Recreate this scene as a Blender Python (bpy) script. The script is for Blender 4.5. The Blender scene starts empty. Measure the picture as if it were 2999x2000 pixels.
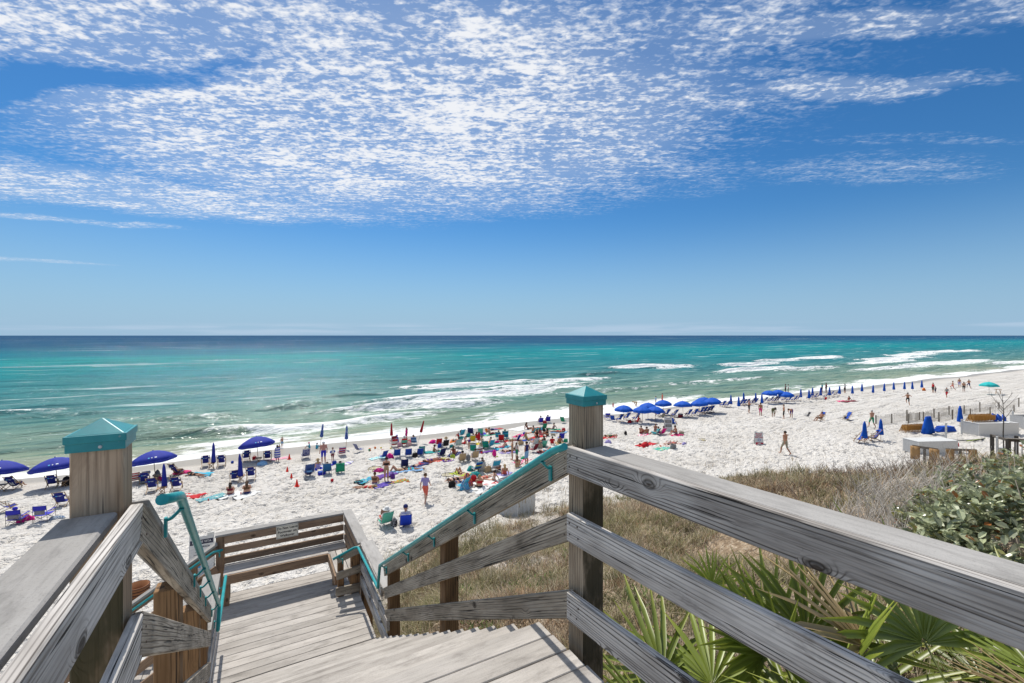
import bpy, bmesh, math, random
import numpy as np
from mathutils import Vector, Matrix

random.seed(7)
RNG = np.random.default_rng(7)
SC = bpy.context.scene
COL = SC.collection
R = math.radians

# ------------------------------------------------------------------ camera
cam_data = bpy.data.cameras.new('camera')
cam_data.sensor_width = 36.0
cam_data.lens = 15.98
cam_data.shift_y = -0.006
cam_data.clip_start = 0.05
cam_data.clip_end = 90000.0
cam = bpy.data.objects.new('camera', cam_data)
COL.objects.link(cam)
cam.location = (0, 0, 0)
cam.rotation_euler = (R(90), 0, R(-29))
SC.camera = cam

# ------------------------------------------------------------------ sun and sky
SUN_EL, SUN_AZ = 56.0, 1.5          # azimuth measured from +Y (out to sea) towards +X
sun_data = bpy.data.lights.new('sun', 'SUN')
sun_data.energy = 4.3
sun_data.angle = R(0.53)
sun_data.color = (1.0, 0.95, 0.87)
sun = bpy.data.objects.new('sun', sun_data)
COL.objects.link(sun)
sd = Vector((math.sin(R(SUN_AZ)) * math.cos(R(SUN_EL)), math.cos(R(SUN_AZ)) * math.cos(R(SUN_EL)), math.sin(R(SUN_EL))))
sun.rotation_euler = sd.to_track_quat('Z', 'Y').to_euler()
sun.location = (0, 0, 60)

SC.view_settings.view_transform = 'Standard'
SC.view_settings.look = 'None'
SC.view_settings.gamma = 1.0
SC.view_settings.exposure = 0.10
SC.cycles.max_bounces = 6
SC.cycles.diffuse_bounces = 3
SC.cycles.glossy_bounces = 3
SC.cycles.transmission_bounces = 4
SC.cycles.caustics_reflective = False
SC.cycles.caustics_refractive = False
SC.cycles.sample_clamp_indirect = 6.0
try:
    SC.cycles.use_denoising = True
except Exception:
    pass


class NT:
    """small helper for wiring shader nodes"""
    def __init__(self, tree):
        self.t = tree
        tree.nodes.clear()

    def n(self, typ, **kw):
        nd = self.t.nodes.new(typ)
        for k, v in kw.items():
            if k == 'ins':
                for i, val in v.items():
                    self.put(nd.inputs[i], val)
            else:
                setattr(nd, k, v)
        return nd

    def put(self, sock, val):
        if isinstance(val, bpy.types.NodeSocket):
            self.t.links.new(val, sock)
        elif isinstance(val, bpy.types.Node):
            self.t.links.new(val.outputs[0], sock)
        else:
            if hasattr(sock, 'default_value'):
                try:
                    sock.default_value = val
                except Exception:
                    sock.default_value = tuple(val) + (1.0,)

    def math(self, op, a, b=0.0, c=0.0, clamp=False):
        nd = self.t.nodes.new('ShaderNodeMath')
        nd.operation = op
        nd.use_clamp = clamp
        self.put(nd.inputs[0], a)
        self.put(nd.inputs[1], b)
        self.put(nd.inputs[2], c)
        return nd.outputs[0]

    def mix(self, f, a, b, kind='RGBA', blend='MIX'):
        nd = self.t.nodes.new('ShaderNodeMix')
        nd.data_type = kind
        if kind == 'RGBA':
            nd.blend_type = blend
            self.put(nd.inputs[0], f)
            self.put(nd.inputs[6], a)
            self.put(nd.inputs[7], b)
            return nd.outputs[2]
        self.put(nd.inputs[0], f)
        self.put(nd.inputs[2], a)
        self.put(nd.inputs[3], b)
        return nd.outputs[0]

    def smooth(self, x, lo, hi):
        nd = self.t.nodes.new('ShaderNodeMapRange')
        nd.interpolation_type = 'SMOOTHSTEP'
        self.put(nd.inputs[0], x)
        self.put(nd.inputs[1], lo)
        self.put(nd.inputs[2], hi)
        nd.inputs[3].default_value = 0.0
        nd.inputs[4].default_value = 1.0
        return nd.outputs[0]

    def noise(self, vec, scale, detail=3.0, rough=0.5, dist=0.0, out=0):
        nd = self.t.nodes.new('ShaderNodeTexNoise')
        self.put(nd.inputs['Vector'], vec)
        self.put(nd.inputs['Scale'], scale)
        self.put(nd.inputs['Detail'], detail)
        self.put(nd.inputs['Roughness'], rough)
        self.put(nd.inputs['Distortion'], dist)
        return nd.outputs[out]

    def vec(self, op, a, b=(0, 0, 0), s=None):
        nd = self.t.nodes.new('ShaderNodeVectorMath')
        nd.operation = op
        self.put(nd.inputs[0], a)
        if b is not None and len(nd.inputs) > 1:
            self.put(nd.inputs[1], b)
        if s is not None:
            self.put(nd.inputs[3], s)
        return nd.outputs[1] if op in ('LENGTH', 'DOT_PRODUCT', 'DISTANCE') else nd.outputs[0]

    def mapping(self, vec, loc=(0, 0, 0), rot=(0, 0, 0), scale=(1, 1, 1), typ='POINT'):
        nd = self.t.nodes.new('ShaderNodeMapping')
        nd.vector_type = typ
        self.put(nd.inputs[0], vec)
        nd.inputs[1].default_value = loc
        nd.inputs[2].default_value = rot
        nd.inputs[3].default_value = scale
        return nd.outputs[0]

    def ramp(self, fac, stops, interp='LINEAR'):
        nd = self.t.nodes.new('ShaderNodeValToRGB')
        cr = nd.color_ramp
        cr.interpolation = interp
        while len(cr.elements) < len(stops):
            cr.elements.new(0.5)
        for e, (p, c) in zip(cr.elements, stops):
            e.position = p
            e.color = tuple(c) + (1.0,) if len(c) == 3 else c
        self.put(nd.inputs[0], fac)
        return nd.outputs[0]


def srgb(r, g, b):
    def f(c):
        c = c / 255.0
        return c / 12.92 if c <= 0.04045 else ((c + 0.055) / 1.055) ** 2.4
    return (f(r), f(g), f(b))


# ---- world: daylight sky with a sheet of high cirrocumulus cloud
world = bpy.data.worlds.new('World')
SC.world = world
world.use_nodes = True
w = NT(world.node_tree)
sky = w.n('ShaderNodeTexSky', sky_type='NISHITA')
sky.sun_disc = False
sky.sun_elevation = R(SUN_EL)
sky.sun_rotation = R(SUN_AZ)
sky.altitude = 10.0
sky.air_density = 1.0
sky.dust_density = 0.15
sky.ozone_density = 1.6
tint = w.mix(1.0, sky.outputs[0], (0.62, 0.86, 1.08, 1.0), blend='MULTIPLY')
hsv = w.n('ShaderNodeHueSaturation', ins={'Hue': 0.5, 'Saturation': 1.14, 'Value': 0.79, 'Color': tint})
tc = w.n('ShaderNodeTexCoord')
sep = w.n('ShaderNodeSeparateXYZ', ins={0: tc.outputs['Generated']})
dz = w.math('MAXIMUM', sep.outputs[2], 0.02)
px = w.math('DIVIDE', sep.outputs[0], dz)
py = w.math('DIVIDE', sep.outputs[1], dz)
P = w.n('ShaderNodeCombineXYZ', ins={0: px, 1: py, 2: 0.0}).outputs[0]
warp = w.noise(P, 1.1, 2.0, 0.5, out=1)
P2 = w.vec('ADD', P, w.vec('MULTIPLY', w.vec('SUBTRACT', warp, (0.5, 0.5, 0.5)), (0.55, 0.55, 0.0)))
# sheets of cloud: centre, half length, half width, bearing, strength (on the cloud plane)
SHEETS = [(-0.95, 0.95, 2.9, 1.52, -43, 1.28), (0.55, 2.36, 1.95, 1.34, -38, 1.22), (-0.75, 4.15, 2.2, 0.66, -9, 1.02),
          (0.95, 3.75, 1.2, 0.36, -24, 0.62), (2.1, 2.2, 1.0, 0.55, -40, 0.55), (2.05, 0.98, 0.62, 0.10, -32, 0.95),
          (1.62, 0.77, 0.55, 0.13, -33, 0.85), (3.3, 1.3, 0.95, 0.34, -25, 0.50), (-1.3, 5.3, 0.75, 0.16, -6, 0.72),
          (-2.7, 8.4, 1.0, 0.26, -5, 0.95), (-1.75, 5.35, 0.42, 0.16, -6, 0.95), (-0.85, 5.15, 0.26, 0.10, -6, 0.85), (1.95, 0.48, 0.35, 0.16, -30, 0.70), (1.45, 1.50, 0.95, 0.42, -34, 0.72), (1.05, 1.10, 0.8, 0.30, -34, 0.80), (2.9, 1.0, 0.8, 0.10, -26, 0.42),
          (-3.2, 2.6, 1.6, 0.8, -30, 0.8), (0.1, -0.9, 2.6, 1.5, -20, 1.05), (3.6, -1.0, 1.2, 0.5, -30, 0.6), (-3.5, -1.5, 1.8, 1.2, -30, 1.0), (0.5, -3.5, 3.0, 1.0, -15, 0.9), (0.75, 3.45, 1.9, 0.62, -26, 0.80)]  # overhead and rear sheets are unseen, added to whiten the ambient light
cov = None
for (cx, cy, a, b, ang, st) in SHEETS:
    q = w.mapping(w.vec('SUBTRACT', P2, (cx, cy, 0)), rot=(0, 0, R(-ang)))
    q = w.vec('DIVIDE', q, (a, b, 1.0))
    ln = w.vec('LENGTH', q)
    v = w.math('MULTIPLY', w.smooth(ln, 1.38, 0.40), st)
    cov = v if cov is None else w.math('MAXIMUM', cov, v)
# dark lane between the two big sheets
q = w.mapping(w.vec('SUBTRACT', P2, (-0.66, 2.42, 0)), rot=(0, 0, R(43)))
lane = w.smooth(w.vec('LENGTH', w.vec('DIVIDE', q, (1.0, 0.105, 1.0))), 1.25, 0.3)
cov = w.math('SUBTRACT', cov, w.math('MULTIPLY', lane, 0.85))
Pr = w.mapping(P, rot=(0, 0, R(30)))
big = w.noise(w.vec('MULTIPLY', Pr, (3.2, 4.6, 1.0)), 1.0, 3.0, 0.55, 0.4)
puff = w.noise(w.vec('MULTIPLY', Pr, (16.0, 25.0, 1.0)), 1.0, 3.0, 0.5, 0.6)
fine = w.noise(w.vec('MULTIPLY', Pr, (36.0, 54.0, 1.0)), 1.0, 2.0, 0.6, 0.3)
streak = w.noise(w.vec('MULTIPLY', Pr, (1.6, 12.0, 1.0)), 1.2, 4.0, 0.65)
patch = w.noise(P, 1.7, 3.0, 0.55)
det = w.math('ADD', w.math('MULTIPLY', w.math('SUBTRACT', puff, 0.5), 1.7), w.math('MULTIPLY', w.math('SUBTRACT', fine, 0.5), 1.25))
det = w.math('ADD', det, w.math('MULTIPLY', w.math('SUBTRACT', streak, 0.5), 0.9))
det = w.math('ADD', det, w.math('MULTIPLY', w.math('SUBTRACT', big, 0.5), 1.0))
det = w.math('ADD', det, w.math('MULTIPLY', w.math('SUBTRACT', patch, 0.5), 0.9))
dens = w.math('ADD', w.math('MULTIPLY', cov, 0.74), w.math('MULTIPLY', det, w.math('ADD', 0.30, w.math('MULTIPLY', cov, 0.75))))
veil = w.math('MULTIPLY', w.smooth(cov, 0.45, 1.1), 0.34)
alpha = w.math('MULTIPLY', w.math('MAXIMUM', w.smooth(dens, 0.14, 1.34), veil), w.smooth(cov, 0.03, 0.35))
alpha = w.math('MULTIPLY', alpha, w.smooth(sep.outputs[2], 0.05, 0.16))
alpha = w.math('MULTIPLY', alpha, 0.93)
# low bank of thin cloud on the horizon
hz = w.noise(w.vec('MULTIPLY', tc.outputs['Generated'], (3.0, 3.0, 60.0)), 1.6, 3.0, 0.5)
low = w.math('MULTIPLY', w.math('MULTIPLY', w.smooth(sep.outputs[2], 0.030, 0.016), w.smooth(sep.outputs[2], -0.002, 0.006)), w.smooth(hz, 0.42, 0.68))
alpha = w.math('MAXIMUM', alpha, w.math('MULTIPLY', low, 0.35))
thick = w.smooth(dens, 0.45, 1.3)
cloud_col = w.mix(thick, (5.3, 6.2, 7.6, 1), (8.3, 8.4, 8.6, 1))
# paler, bluer air towards the sea horizon
hf = w.math('MULTIPLY', w.smooth(sep.outputs[2], 0.26, -0.03), 0.92)
base_sky = w.mix(hf, hsv.outputs[0], (2.9, 4.5, 6.3, 1))
final = w.mix(alpha, base_sky, cloud_col)
bg = w.n('ShaderNodeBackground', ins={0: final, 1: 0.105})
w.n('ShaderNodeOutputWorld', ins={0: bg.outputs[0]})


# ------------------------------------------------------------------ helpers
def tag(o, label=None, cat=None, group=None, kind=None):
    if label: o['label'] = label
    if cat: o['category'] = cat
    if group: o['group'] = group
    if kind: o['kind'] = kind
    return o


def empty(name, loc=(0, 0, 0), rz=0.0, label=None, cat=None, group=None):
    o = bpy.data.objects.new(name, None)
    COL.objects.link(o)
    o.location = loc
    o.rotation_euler = (0, 0, rz)
    o.empty_display_size = 0.2
    return tag(o, label, cat, group)


def wmat(o):
    m = o.matrix_basis.copy()
    return m if o.parent is None else wmat(o.parent) @ o.matrix_parent_inverse @ m


def link(name, me, mat=None, parent=None, world=False):
    """link a mesh as an object; world=True when the mesh is in world space but the parent is a (moved) Empty"""
    o = bpy.data.objects.new(name, me)
    COL.objects.link(o)
    if mat is not None:
        mats = mat if isinstance(mat, (list, tuple)) else [mat]
        if len(me.materials) == 0:
            for m_ in mats: me.materials.append(m_)
        else:
            for i, m_ in enumerate(mats):
                o.material_slots[i].link = 'OBJECT'
                o.material_slots[i].material = m_
    if parent is not None:
        o.parent = parent
        if world:
            o.matrix_parent_inverse = wmat(parent).inverted()
    return o


def mesh_np(name, V, F, mats=None, smooth=False, midx=None):
    me = bpy.data.meshes.new(name)
    me.from_pydata([tuple(v) for v in V] if not isinstance(V, np.ndarray) else V.tolist(), [], F if not isinstance(F, np.ndarray) else F.tolist())
    if smooth:
        me.polygons.foreach_set('use_smooth', [True] * len(me.polygons))
    if midx is not None:
        me.polygons.foreach_set('material_index', midx)
    me.update()
    return me


class MB:
    """collects shapes into ONE mesh"""
    def __init__(self):
        self.V, self.F, self.S = [], [], []

    def add(self, V, F, smooth=False):
        n = len(self.V)
        self.V += [tuple(v) for v in V]
        self.F += [tuple(i + n for i in f) for f in F]
        self.S += [smooth] * len(F)
        return self

    def box(self, c, s, M=None):
        x, y, z = s[0] / 2, s[1] / 2, s[2] / 2
        V = [Vector((a * x, b * y, d * z)) for a in (-1, 1) for b in (-1, 1) for d in (-1, 1)]
        if M is not None: V = [M @ v for v in V]
        V = [v + Vector(c) for v in V]
        return self.add(V, [(0, 1, 3, 2), (4, 6, 7, 5), (0, 4, 5, 1), (2, 3, 7, 6), (0, 2, 6, 4), (1, 5, 7, 3)])

    def bar(self, a, b, w, h, up=(0, 0, 1)):
        a, b = Vector(a), Vector(b)
        x = (b - a).normalized()
        u = Vector(up)
        y = u.cross(x)
        if y.length < 1e-4: y = Vector((0, 1, 0)).cross(x)
        y.normalize()
        z = x.cross(y)
        V = []
        for p in (a, b):
            for sy in (-1, 1):
                for sz in (-1, 1):
                    V.append(p + y * (sy * w / 2) + z * (sz * h / 2))
        return self.add(V, [(0, 1, 3, 2), (4, 6, 7, 5), (0, 4, 5, 1), (2, 3, 7, 6), (0, 2, 6, 4), (1, 5, 7, 3)])

    def tube(self, pts, r, n=8, cap=True):
        pts = [Vector(p) for p in pts]
        rs = r if isinstance(r, (list, tuple)) else [r] * len(pts)
        rings = []
        prev = None
        for i, p in enumerate(pts):
            t = (pts[min(i + 1, len(pts) - 1)] - pts[max(i - 1, 0)]).normalized()
            if prev is None:
                u = Vector((0, 0, 1)) if abs(t.z) < 0.9 else Vector((1, 0, 0))
            else:
                u = prev
            s = t.cross(u).normalized()
            u = s.cross(t).normalized()
            prev = u
            rings.append([p + (s * math.cos(k * 2 * math.pi / n) + u * math.sin(k * 2 * math.pi / n)) * rs[i] for k in range(n)])
        V = [v for rg in rings for v in rg]
        F = []
        for i in range(len(pts) - 1):
            for k in range(n):
                F.append((i * n + k, i * n + (k + 1) % n, (i + 1) * n + (k + 1) % n, (i + 1) * n + k))
        self.add(V, F, True)
        if cap:
            m = len(self.V) - len(V)
            self.F += [tuple(m + k for k in range(n))[::-1], tuple(m + (len(pts) - 1) * n + k for k in range(n))]
            self.S += [False, False]
        return self

    def lathe(self, prof, n=12, c=(0, 0, 0), smooth=True):
        V, F = [], []
        for (r, z) in prof:
            for k in range(n):
                a = 2 * math.pi * k / n
                V.append((c[0] + r * math.cos(a), c[1] + r * math.sin(a), c[2] + z))
        for i in range(len(prof) - 1):
            for k in range(n):
                F.append((i * n + k, i * n + (k + 1) % n, (i + 1) * n + (k + 1) % n, (i + 1) * n + k))
        self.add(V, F, smooth)
        m = len(self.V) - len(V)
        self.F += [tuple(m + k for k in range(n))[::-1], tuple(m + (len(prof) - 1) * n + k for k in range(n))]
        self.S += [False, False]
        return self

    def ellipsoid(self, c, r, n=12, m=7, M=None):
        V, F = [], []
        for j in range(m + 1):
            th = math.pi * j / m
            for k in range(n):
                a = 2 * math.pi * k / n
                v = Vector((r[0] * math.sin(th) * math.cos(a), r[1] * math.sin(th) * math.sin(a), r[2] * math.cos(th)))
                if M is not None: v = M @ v
                V.append(v + Vector(c))
        for j in range(m):
            for k in range(n):
                F.append((j * n + k, (j + 1) * n + k, (j + 1) * n + (k + 1) % n, j * n + (k + 1) % n))
        return self.add(V, F, True)

    def sheet(self, rows):
        """rows of points -> one-sided grid"""
        n = len(rows[0])
        V = [p for r in rows for p in r]
        F = [(i * n + k, i * n + k + 1, (i + 1) * n + k + 1, (i + 1) * n + k) for i in range(len(rows) - 1) for k in range(n - 1)]
        return self.add(V, F, True)

    def mesh(self, name):
        me = bpy.data.meshes.new(name)
        me.from_pydata(self.V, [], self.F)
        me.polygons.foreach_set('use_smooth', self.S)
        me.update()
        return me

    def build(self, name, mat, parent=None, world=False):
        return link(name, self.mesh(name), mat, parent, world)


def thicken(me, t):
    """give a sheet mesh real thickness"""
    bm = bmesh.new()
    bm.from_mesh(me)
    bmesh.ops.solidify(bm, geom=bm.faces[:], thickness=t)
    bm.to_mesh(me)
    bm.free()
    return me


def copy_tree(o, parent=None, mats=None):
    """a thing with copies of its parts and sub-parts; mats maps part name -> material for that copy"""
    c = o.copy()
    COL.objects.link(c)
    c.parent = parent
    if parent is not None:
        c.matrix_parent_inverse = o.matrix_parent_inverse
    if mats and c.type == 'MESH':
        base = c.name.split('.')[0]
        if base in mats:
            c.material_slots[0].link = 'OBJECT'
            c.material_slots[0].material = mats[base]
    for ch in list(o.children):
        copy_tree(ch, c, mats)
    return c


# value noise in numpy (world-space relief of sand and sea)
def _hash(ix, iy, seed):
    h = (ix.astype(np.int64) * 374761393 + iy.astype(np.int64) * 668265263 + seed * 1442695041) & 0xFFFFFFFF
    h = ((h ^ (h >> 13)) * 1274126177) & 0xFFFFFFFF
    return ((h ^ (h >> 16)) & 0xFFFF) / 65535.0


def vnoise(x, y, seed=0):
    ix, iy = np.floor(x), np.floor(y)
    fx, fy = x - ix, y - iy
    fx = fx * fx * (3 - 2 * fx)
    fy = fy * fy * (3 - 2 * fy)
    a, b = _hash(ix, iy, seed), _hash(ix + 1, iy, seed)
    c, d = _hash(ix, iy + 1, seed), _hash(ix + 1, iy + 1, seed)
    return (a * (1 - fx) + b * fx) * (1 - fy) + (c * (1 - fx) + d * fx) * fy


def fbm(x, y, oct=4, seed=0, gain=0.5):
    s, a, t = 0.0, 1.0, 0.0
    for k in range(oct):
        s = s + a * vnoise(x * 2 ** k + 13.7 * k, y * 2 ** k - 7.1 * k, seed + k)
        t += a
        a *= gain
    return s / t


def sstep(x, a, b):
    t = np.clip((x - a) / (b - a), 0, 1)
    return t * t * (3 - 2 * t)


# ------------------------------------------------------------------ materials
def new_mat(name):
    m = bpy.data.materials.new(name)
    m.use_nodes = True
    return m, NT(m.node_tree)


def finish(t, base, rough=0.6, spec=0.5, bump=None, bstr=0.3, bdist=0.01, extra=None):
    p = t.n('ShaderNodeBsdfPrincipled', ins={'Base Color': base, 'Roughness': rough, 'Specular IOR Level': spec})
    if bump is not None:
        b = t.n('ShaderNodeBump', ins={'Strength': bstr, 'Distance': bdist, 'Height': bump})
        t.put(p.inputs['Normal'], b.outputs[0])
    for k, v in (extra or {}).items():
        t.put(p.inputs[k], v)
    t.n('ShaderNodeOutputMaterial', ins={0: p.outputs[0]})
    return p


_flat = {}
def flat(c, rough=0.75, spec=0.3, var=0.12):
    """cloth or plastic of one colour with a little mottling"""
    key = (tuple(round(x, 3) for x in c), rough)
    if key in _flat: return _flat[key]
    m, t = new_mat('fabric')
    tc = t.n('ShaderNodeTexCoord')
    n = t.noise(tc.outputs['Object'], 9.0, 3.0)
    f = t.math('ADD', 1.0 - var, t.math('MULTIPLY', n, 2 * var))
    col = t.mix(1.0, tuple(c) + (1,), t.n('ShaderNodeCombineColor', ins={0: f, 1: f, 2: f}).outputs[0], blend='MULTIPLY')
    finish(t, col, rough, spec, bump=t.noise(tc.outputs['Object'], 60.0, 2.0), bstr=0.15, bdist=0.004)
    _flat[key] = m
    return m


_str = {}
def stripes(c1, c2, freq=8.0, axis=0, c3=None):
    key = (c1, c2, freq, axis, c3)
    if key in _str: return _str[key]
    m, t = new_mat('striped_fabric')
    tc = t.n('ShaderNodeTexCoord')
    s = t.n('ShaderNodeSeparateXYZ', ins={0: tc.outputs['Object']})
    ph = t.math('FRACT', t.math('MULTIPLY', s.outputs[axis], freq))
    f = t.math('GREATER_THAN', ph, 0.5)
    col = t.mix(f, tuple(c1) + (1,), tuple(c2) + (1,))
    if c3 is not None:
        col = t.mix(t.math('GREATER_THAN', ph, 0.78), col, tuple(c3) + (1,))
    finish(t, col, 0.85, 0.2)
    _str[key] = m
    return m


_blo = {}
def blotch(c1, c2, c3, scale=5.0):
    key = (c1, c2, c3, scale)
    if key in _blo: return _blo[key]
    m, t = new_mat('printed_fabric')
    tc = t.n('ShaderNodeTexCoord')
    n = t.noise(tc.outputs['Object'], scale, 2.0, 0.5, 1.0)
    col = t.ramp(n, [(0.40, c1), (0.47, c2), (0.56, c3), (0.62, c1)], 'CONSTANT')
    finish(t, col, 0.85, 0.2)
    _blo[key] = m
    return m


def wood(name, light, mid, dark, grain=1.0, mould=None, rough=0.85, knots=0.55, stain=None, bstr=0.55, freq=1.0):
    """weathered timber, grain along the board's own X axis"""
    m, t = new_mat(name)
    tc = t.n('ShaderNodeTexCoord')
    oi = t.n('ShaderNodeObjectInfo')
    off = t.vec('SCALE', t.n('ShaderNodeCombineXYZ', ins={0: oi.outputs['Random'], 1: t.math('FRACT', t.math('MULTIPLY', oi.outputs['Random'], 7.3)), 2: t.math('FRACT', t.math('MULTIPLY', oi.outputs['Random'], 17.9))}).outputs[0], None, s=23.0)
    P0 = t.vec('ADD', tc.outputs['Object'], off)
    # knots: stretched cells, only some of them
    vor = t.n('ShaderNodeTexVoronoi', ins={'Vector': t.vec('MULTIPLY', P0, (4.6, 8.0, 8.0)), 'Scale': 1.0, 'Randomness': 1.0})
    keep = t.math('GREATER_THAN', t.n('ShaderNodeSeparateColor', ins={0: vor.outputs['Color']}).outputs[0], knots)
    d = vor.outputs['Distance']
    kf = t.math('MULTIPLY', t.smooth(d, 0.50, 0.0), keep)
    kcore = t.math('MULTIPLY', t.smooth(d, 0.17, 0.10), keep)
    kring = t.math('MULTIPLY', t.math('MULTIPLY', t.smooth(d, 0.24, 0.17), t.smooth(d, 0.12, 0.17)), keep)
    wv = t.noise(t.vec('MULTIPLY', P0, (0.45, 5.0, 5.0)), 1.0, 2.0, 0.5)
    s = t.n('ShaderNodeSeparateXYZ', ins={0: P0})
    h = t.math('ADD', t.math('MULTIPLY', s.outputs[2], 1.0), t.math('MULTIPLY', s.outputs[1], 0.83))
    ph = t.math('ADD', t.math('MULTIPLY', h, 62.0 * freq), t.math('ADD', t.math('MULTIPLY', wv, 6.0), t.math('MULTIPLY', kf, 5.0)))
    ringw = t.math('SUBTRACT', 1.0, t.math('ABSOLUTE', t.math('SUBTRACT', t.math('MULTIPLY', t.math('FRACT', ph), 2.0), 1.0)))
    lmod = t.noise(t.vec('MULTIPLY', P0, (1.1, 14.0, 14.0)), 1.0, 3.0, 0.6)
    lines = t.math('MULTIPLY', t.smooth(ringw, 0.50, 0.0), t.math('ADD', 0.25, t.math('MULTIPLY', t.smooth(lmod, 0.38, 0.60), 0.95)))
    fib = t.noise(t.vec('MULTIPLY', P0, (3.0, 95.0, 95.0)), 1.0, 4.0, 0.65)
    blot = t.noise(t.vec('MULTIPLY', P0, (1.6, 6.0, 6.0)), 1.0, 3.0, 0.6)
    crk = t.noise(t.vec('MULTIPLY', P0, (1.8, 85.0, 85.0)), 1.0, 2.0, 0.5)
    crack = t.smooth(crk, 0.635, 0.675)
    col = t.mix(t.smooth(blot, 0.34, 0.64), tuple(mid) + (1,), tuple(light) + (1,))
    stn = t.noise(t.vec('MULTIPLY', P0, (2.3, 9.0, 9.0)), 1.0, 5.0, 0.7, 0.6)
    col = t.mix(t.math('MULTIPLY', t.smooth(stn, 0.56, 0.72), 0.45 * grain), col, tuple(x * 1.3 for x in dark) + (1,))
    col = t.mix(t.math('MULTIPLY', t.smooth(fib, 0.48, 0.70), 0.42 * grain), col, tuple(dark) + (1,))
    col = t.mix(t.math('MULTIPLY', lines, 0.62 * grain), col, tuple(dark) + (1,))
    col = t.mix(t.math('MULTIPLY', crack, 0.8 * grain), col, (0.02, 0.018, 0.016, 1))
    col = t.mix(t.math('MULTIPLY', kcore, 0.9), col, (dark[0] * 0.6, dark[1] * 0.5, dark[2] * 0.4, 1))
    col = t.mix(t.math('MULTIPLY', kring, 0.75), col, (0.03, 0.025, 0.02, 1))
    # every board aged a little differently
    rv = t.math('ADD', 0.84, t.math('MULTIPLY', oi.outputs['Random'], 0.30))
    col = t.mix(1.0, col, t.n('ShaderNodeCombineColor', ins={0: rv, 1: rv, 2: rv}).outputs[0], blend='MULTIPLY')
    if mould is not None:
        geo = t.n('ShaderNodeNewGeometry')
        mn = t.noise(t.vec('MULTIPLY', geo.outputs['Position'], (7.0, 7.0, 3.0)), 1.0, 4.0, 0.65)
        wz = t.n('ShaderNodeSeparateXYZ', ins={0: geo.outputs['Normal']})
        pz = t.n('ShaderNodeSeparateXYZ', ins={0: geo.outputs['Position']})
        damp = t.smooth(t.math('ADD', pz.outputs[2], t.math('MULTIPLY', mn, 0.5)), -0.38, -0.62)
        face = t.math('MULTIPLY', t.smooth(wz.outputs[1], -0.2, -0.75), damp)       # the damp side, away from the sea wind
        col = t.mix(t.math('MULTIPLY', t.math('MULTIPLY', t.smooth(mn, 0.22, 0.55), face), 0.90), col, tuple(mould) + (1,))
    if stain is not None:
        sn = t.noise(t.vec('MULTIPLY', P0, (0.7, 2.0, 2.0)), 1.0, 2.0)
        col = t.mix(t.smooth(sn, 0.4, 0.65), col, tuple(stain) + (1,))
    ht = t.math('SUBTRACT', t.math('SUBTRACT', fib, t.math('MULTIPLY', lines, 0.55)), t.math('ADD', t.math('MULTIPLY', crack, 1.2), t.math('MULTIPLY', kring, 0.7)))
    finish(t, col, rough, 0.25, bump=ht, bstr=bstr, bdist=0.004)
    return m


def composite(name, c1, c2, speck):
    """grey composite decking with embossed grain"""
    m, t = new_mat(name)
    tc = t.n('ShaderNodeTexCoord')
    oi = t.n('ShaderNodeObjectInfo')
    off = t.vec('SCALE', t.n('ShaderNodeCombineXYZ', ins={0: oi.outputs['Random'], 1: oi.outputs['Random'], 2: oi.outputs['Random']}).outputs[0], None, s=31.0)
    P0 = t.vec('ADD', tc.outputs['Object'], off)
    gr = t.noise(t.vec('MULTIPLY', P0, (5.0, 70.0, 70.0)), 1.0, 4.0, 0.65)
    sp = t.noise(P0, 160.0, 2.0, 0.7)
    wear = t.noise(t.vec('MULTIPLY', P0, (1.3, 5.0, 5.0)), 1.0, 4.0, 0.6)
    col = t.mix(t.smooth(wear, 0.28, 0.72), tuple(c1) + (1,), tuple(c2) + (1,))
    col = t.mix(t.math('MULTIPLY', t.smooth(gr, 0.45, 0.75), 0.30), col, tuple(speck) + (1,))
    col = t.mix(t.math('MULTIPLY', t.smooth(sp, 0.52, 0.72), 0.30), col, tuple(speck) + (1,))
    dirt = t.noise(t.vec('MULTIPLY', P0, (2.4, 7.0, 7.0)), 1.0, 6.0, 0.7)
    col = t.mix(t.math('MULTIPLY', t.smooth(dirt, 0.48, 0.70), 0.55), col, tuple(speck) + (1,))
    rv = t.math('ADD', 0.88, t.math('MULTIPLY', oi.outputs['Random'], 0.22))
    col = t.mix(1.0, col, t.n('ShaderNodeCombineColor', ins={0: rv, 1: rv, 2: rv}).outputs[0], blend='MULTIPLY')
    finish(t, col, 0.9, 0.2, bump=t.math('ADD', gr, t.math('MULTIPLY', sp, 0.7)), bstr=0.45, bdist=0.0025)
    return m


M = {}
M['rail'] = wood('weathered_rail', (0.62, 0.585, 0.545), (0.36, 0.33, 0.30), (0.06, 0.05, 0.042), 1.25, knots=0.72, freq=1.0)
M['stair_rail'] = wood('weathered_stair_rail', (0.45, 0.39, 0.315), (0.27, 0.23, 0.18), (0.045, 0.036, 0.027), 1.15, knots=0.76, bstr=0.8)
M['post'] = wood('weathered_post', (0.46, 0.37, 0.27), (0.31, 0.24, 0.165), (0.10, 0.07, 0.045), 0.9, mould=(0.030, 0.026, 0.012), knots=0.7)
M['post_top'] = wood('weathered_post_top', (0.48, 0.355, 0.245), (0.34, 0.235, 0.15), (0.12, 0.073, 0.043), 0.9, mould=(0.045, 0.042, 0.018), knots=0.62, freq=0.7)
M['stair_post'] = wood('treated_pine', (0.30, 0.175, 0.085), (0.20, 0.11, 0.05), (0.075, 0.037, 0.017), 0.9, knots=0.8, freq=0.8)
M['bench_wood'] = wood('bench_timber', (0.36, 0.25, 0.165), (0.26, 0.175, 0.115), (0.09, 0.06, 0.042), 0.8, knots=0.7)
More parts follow.
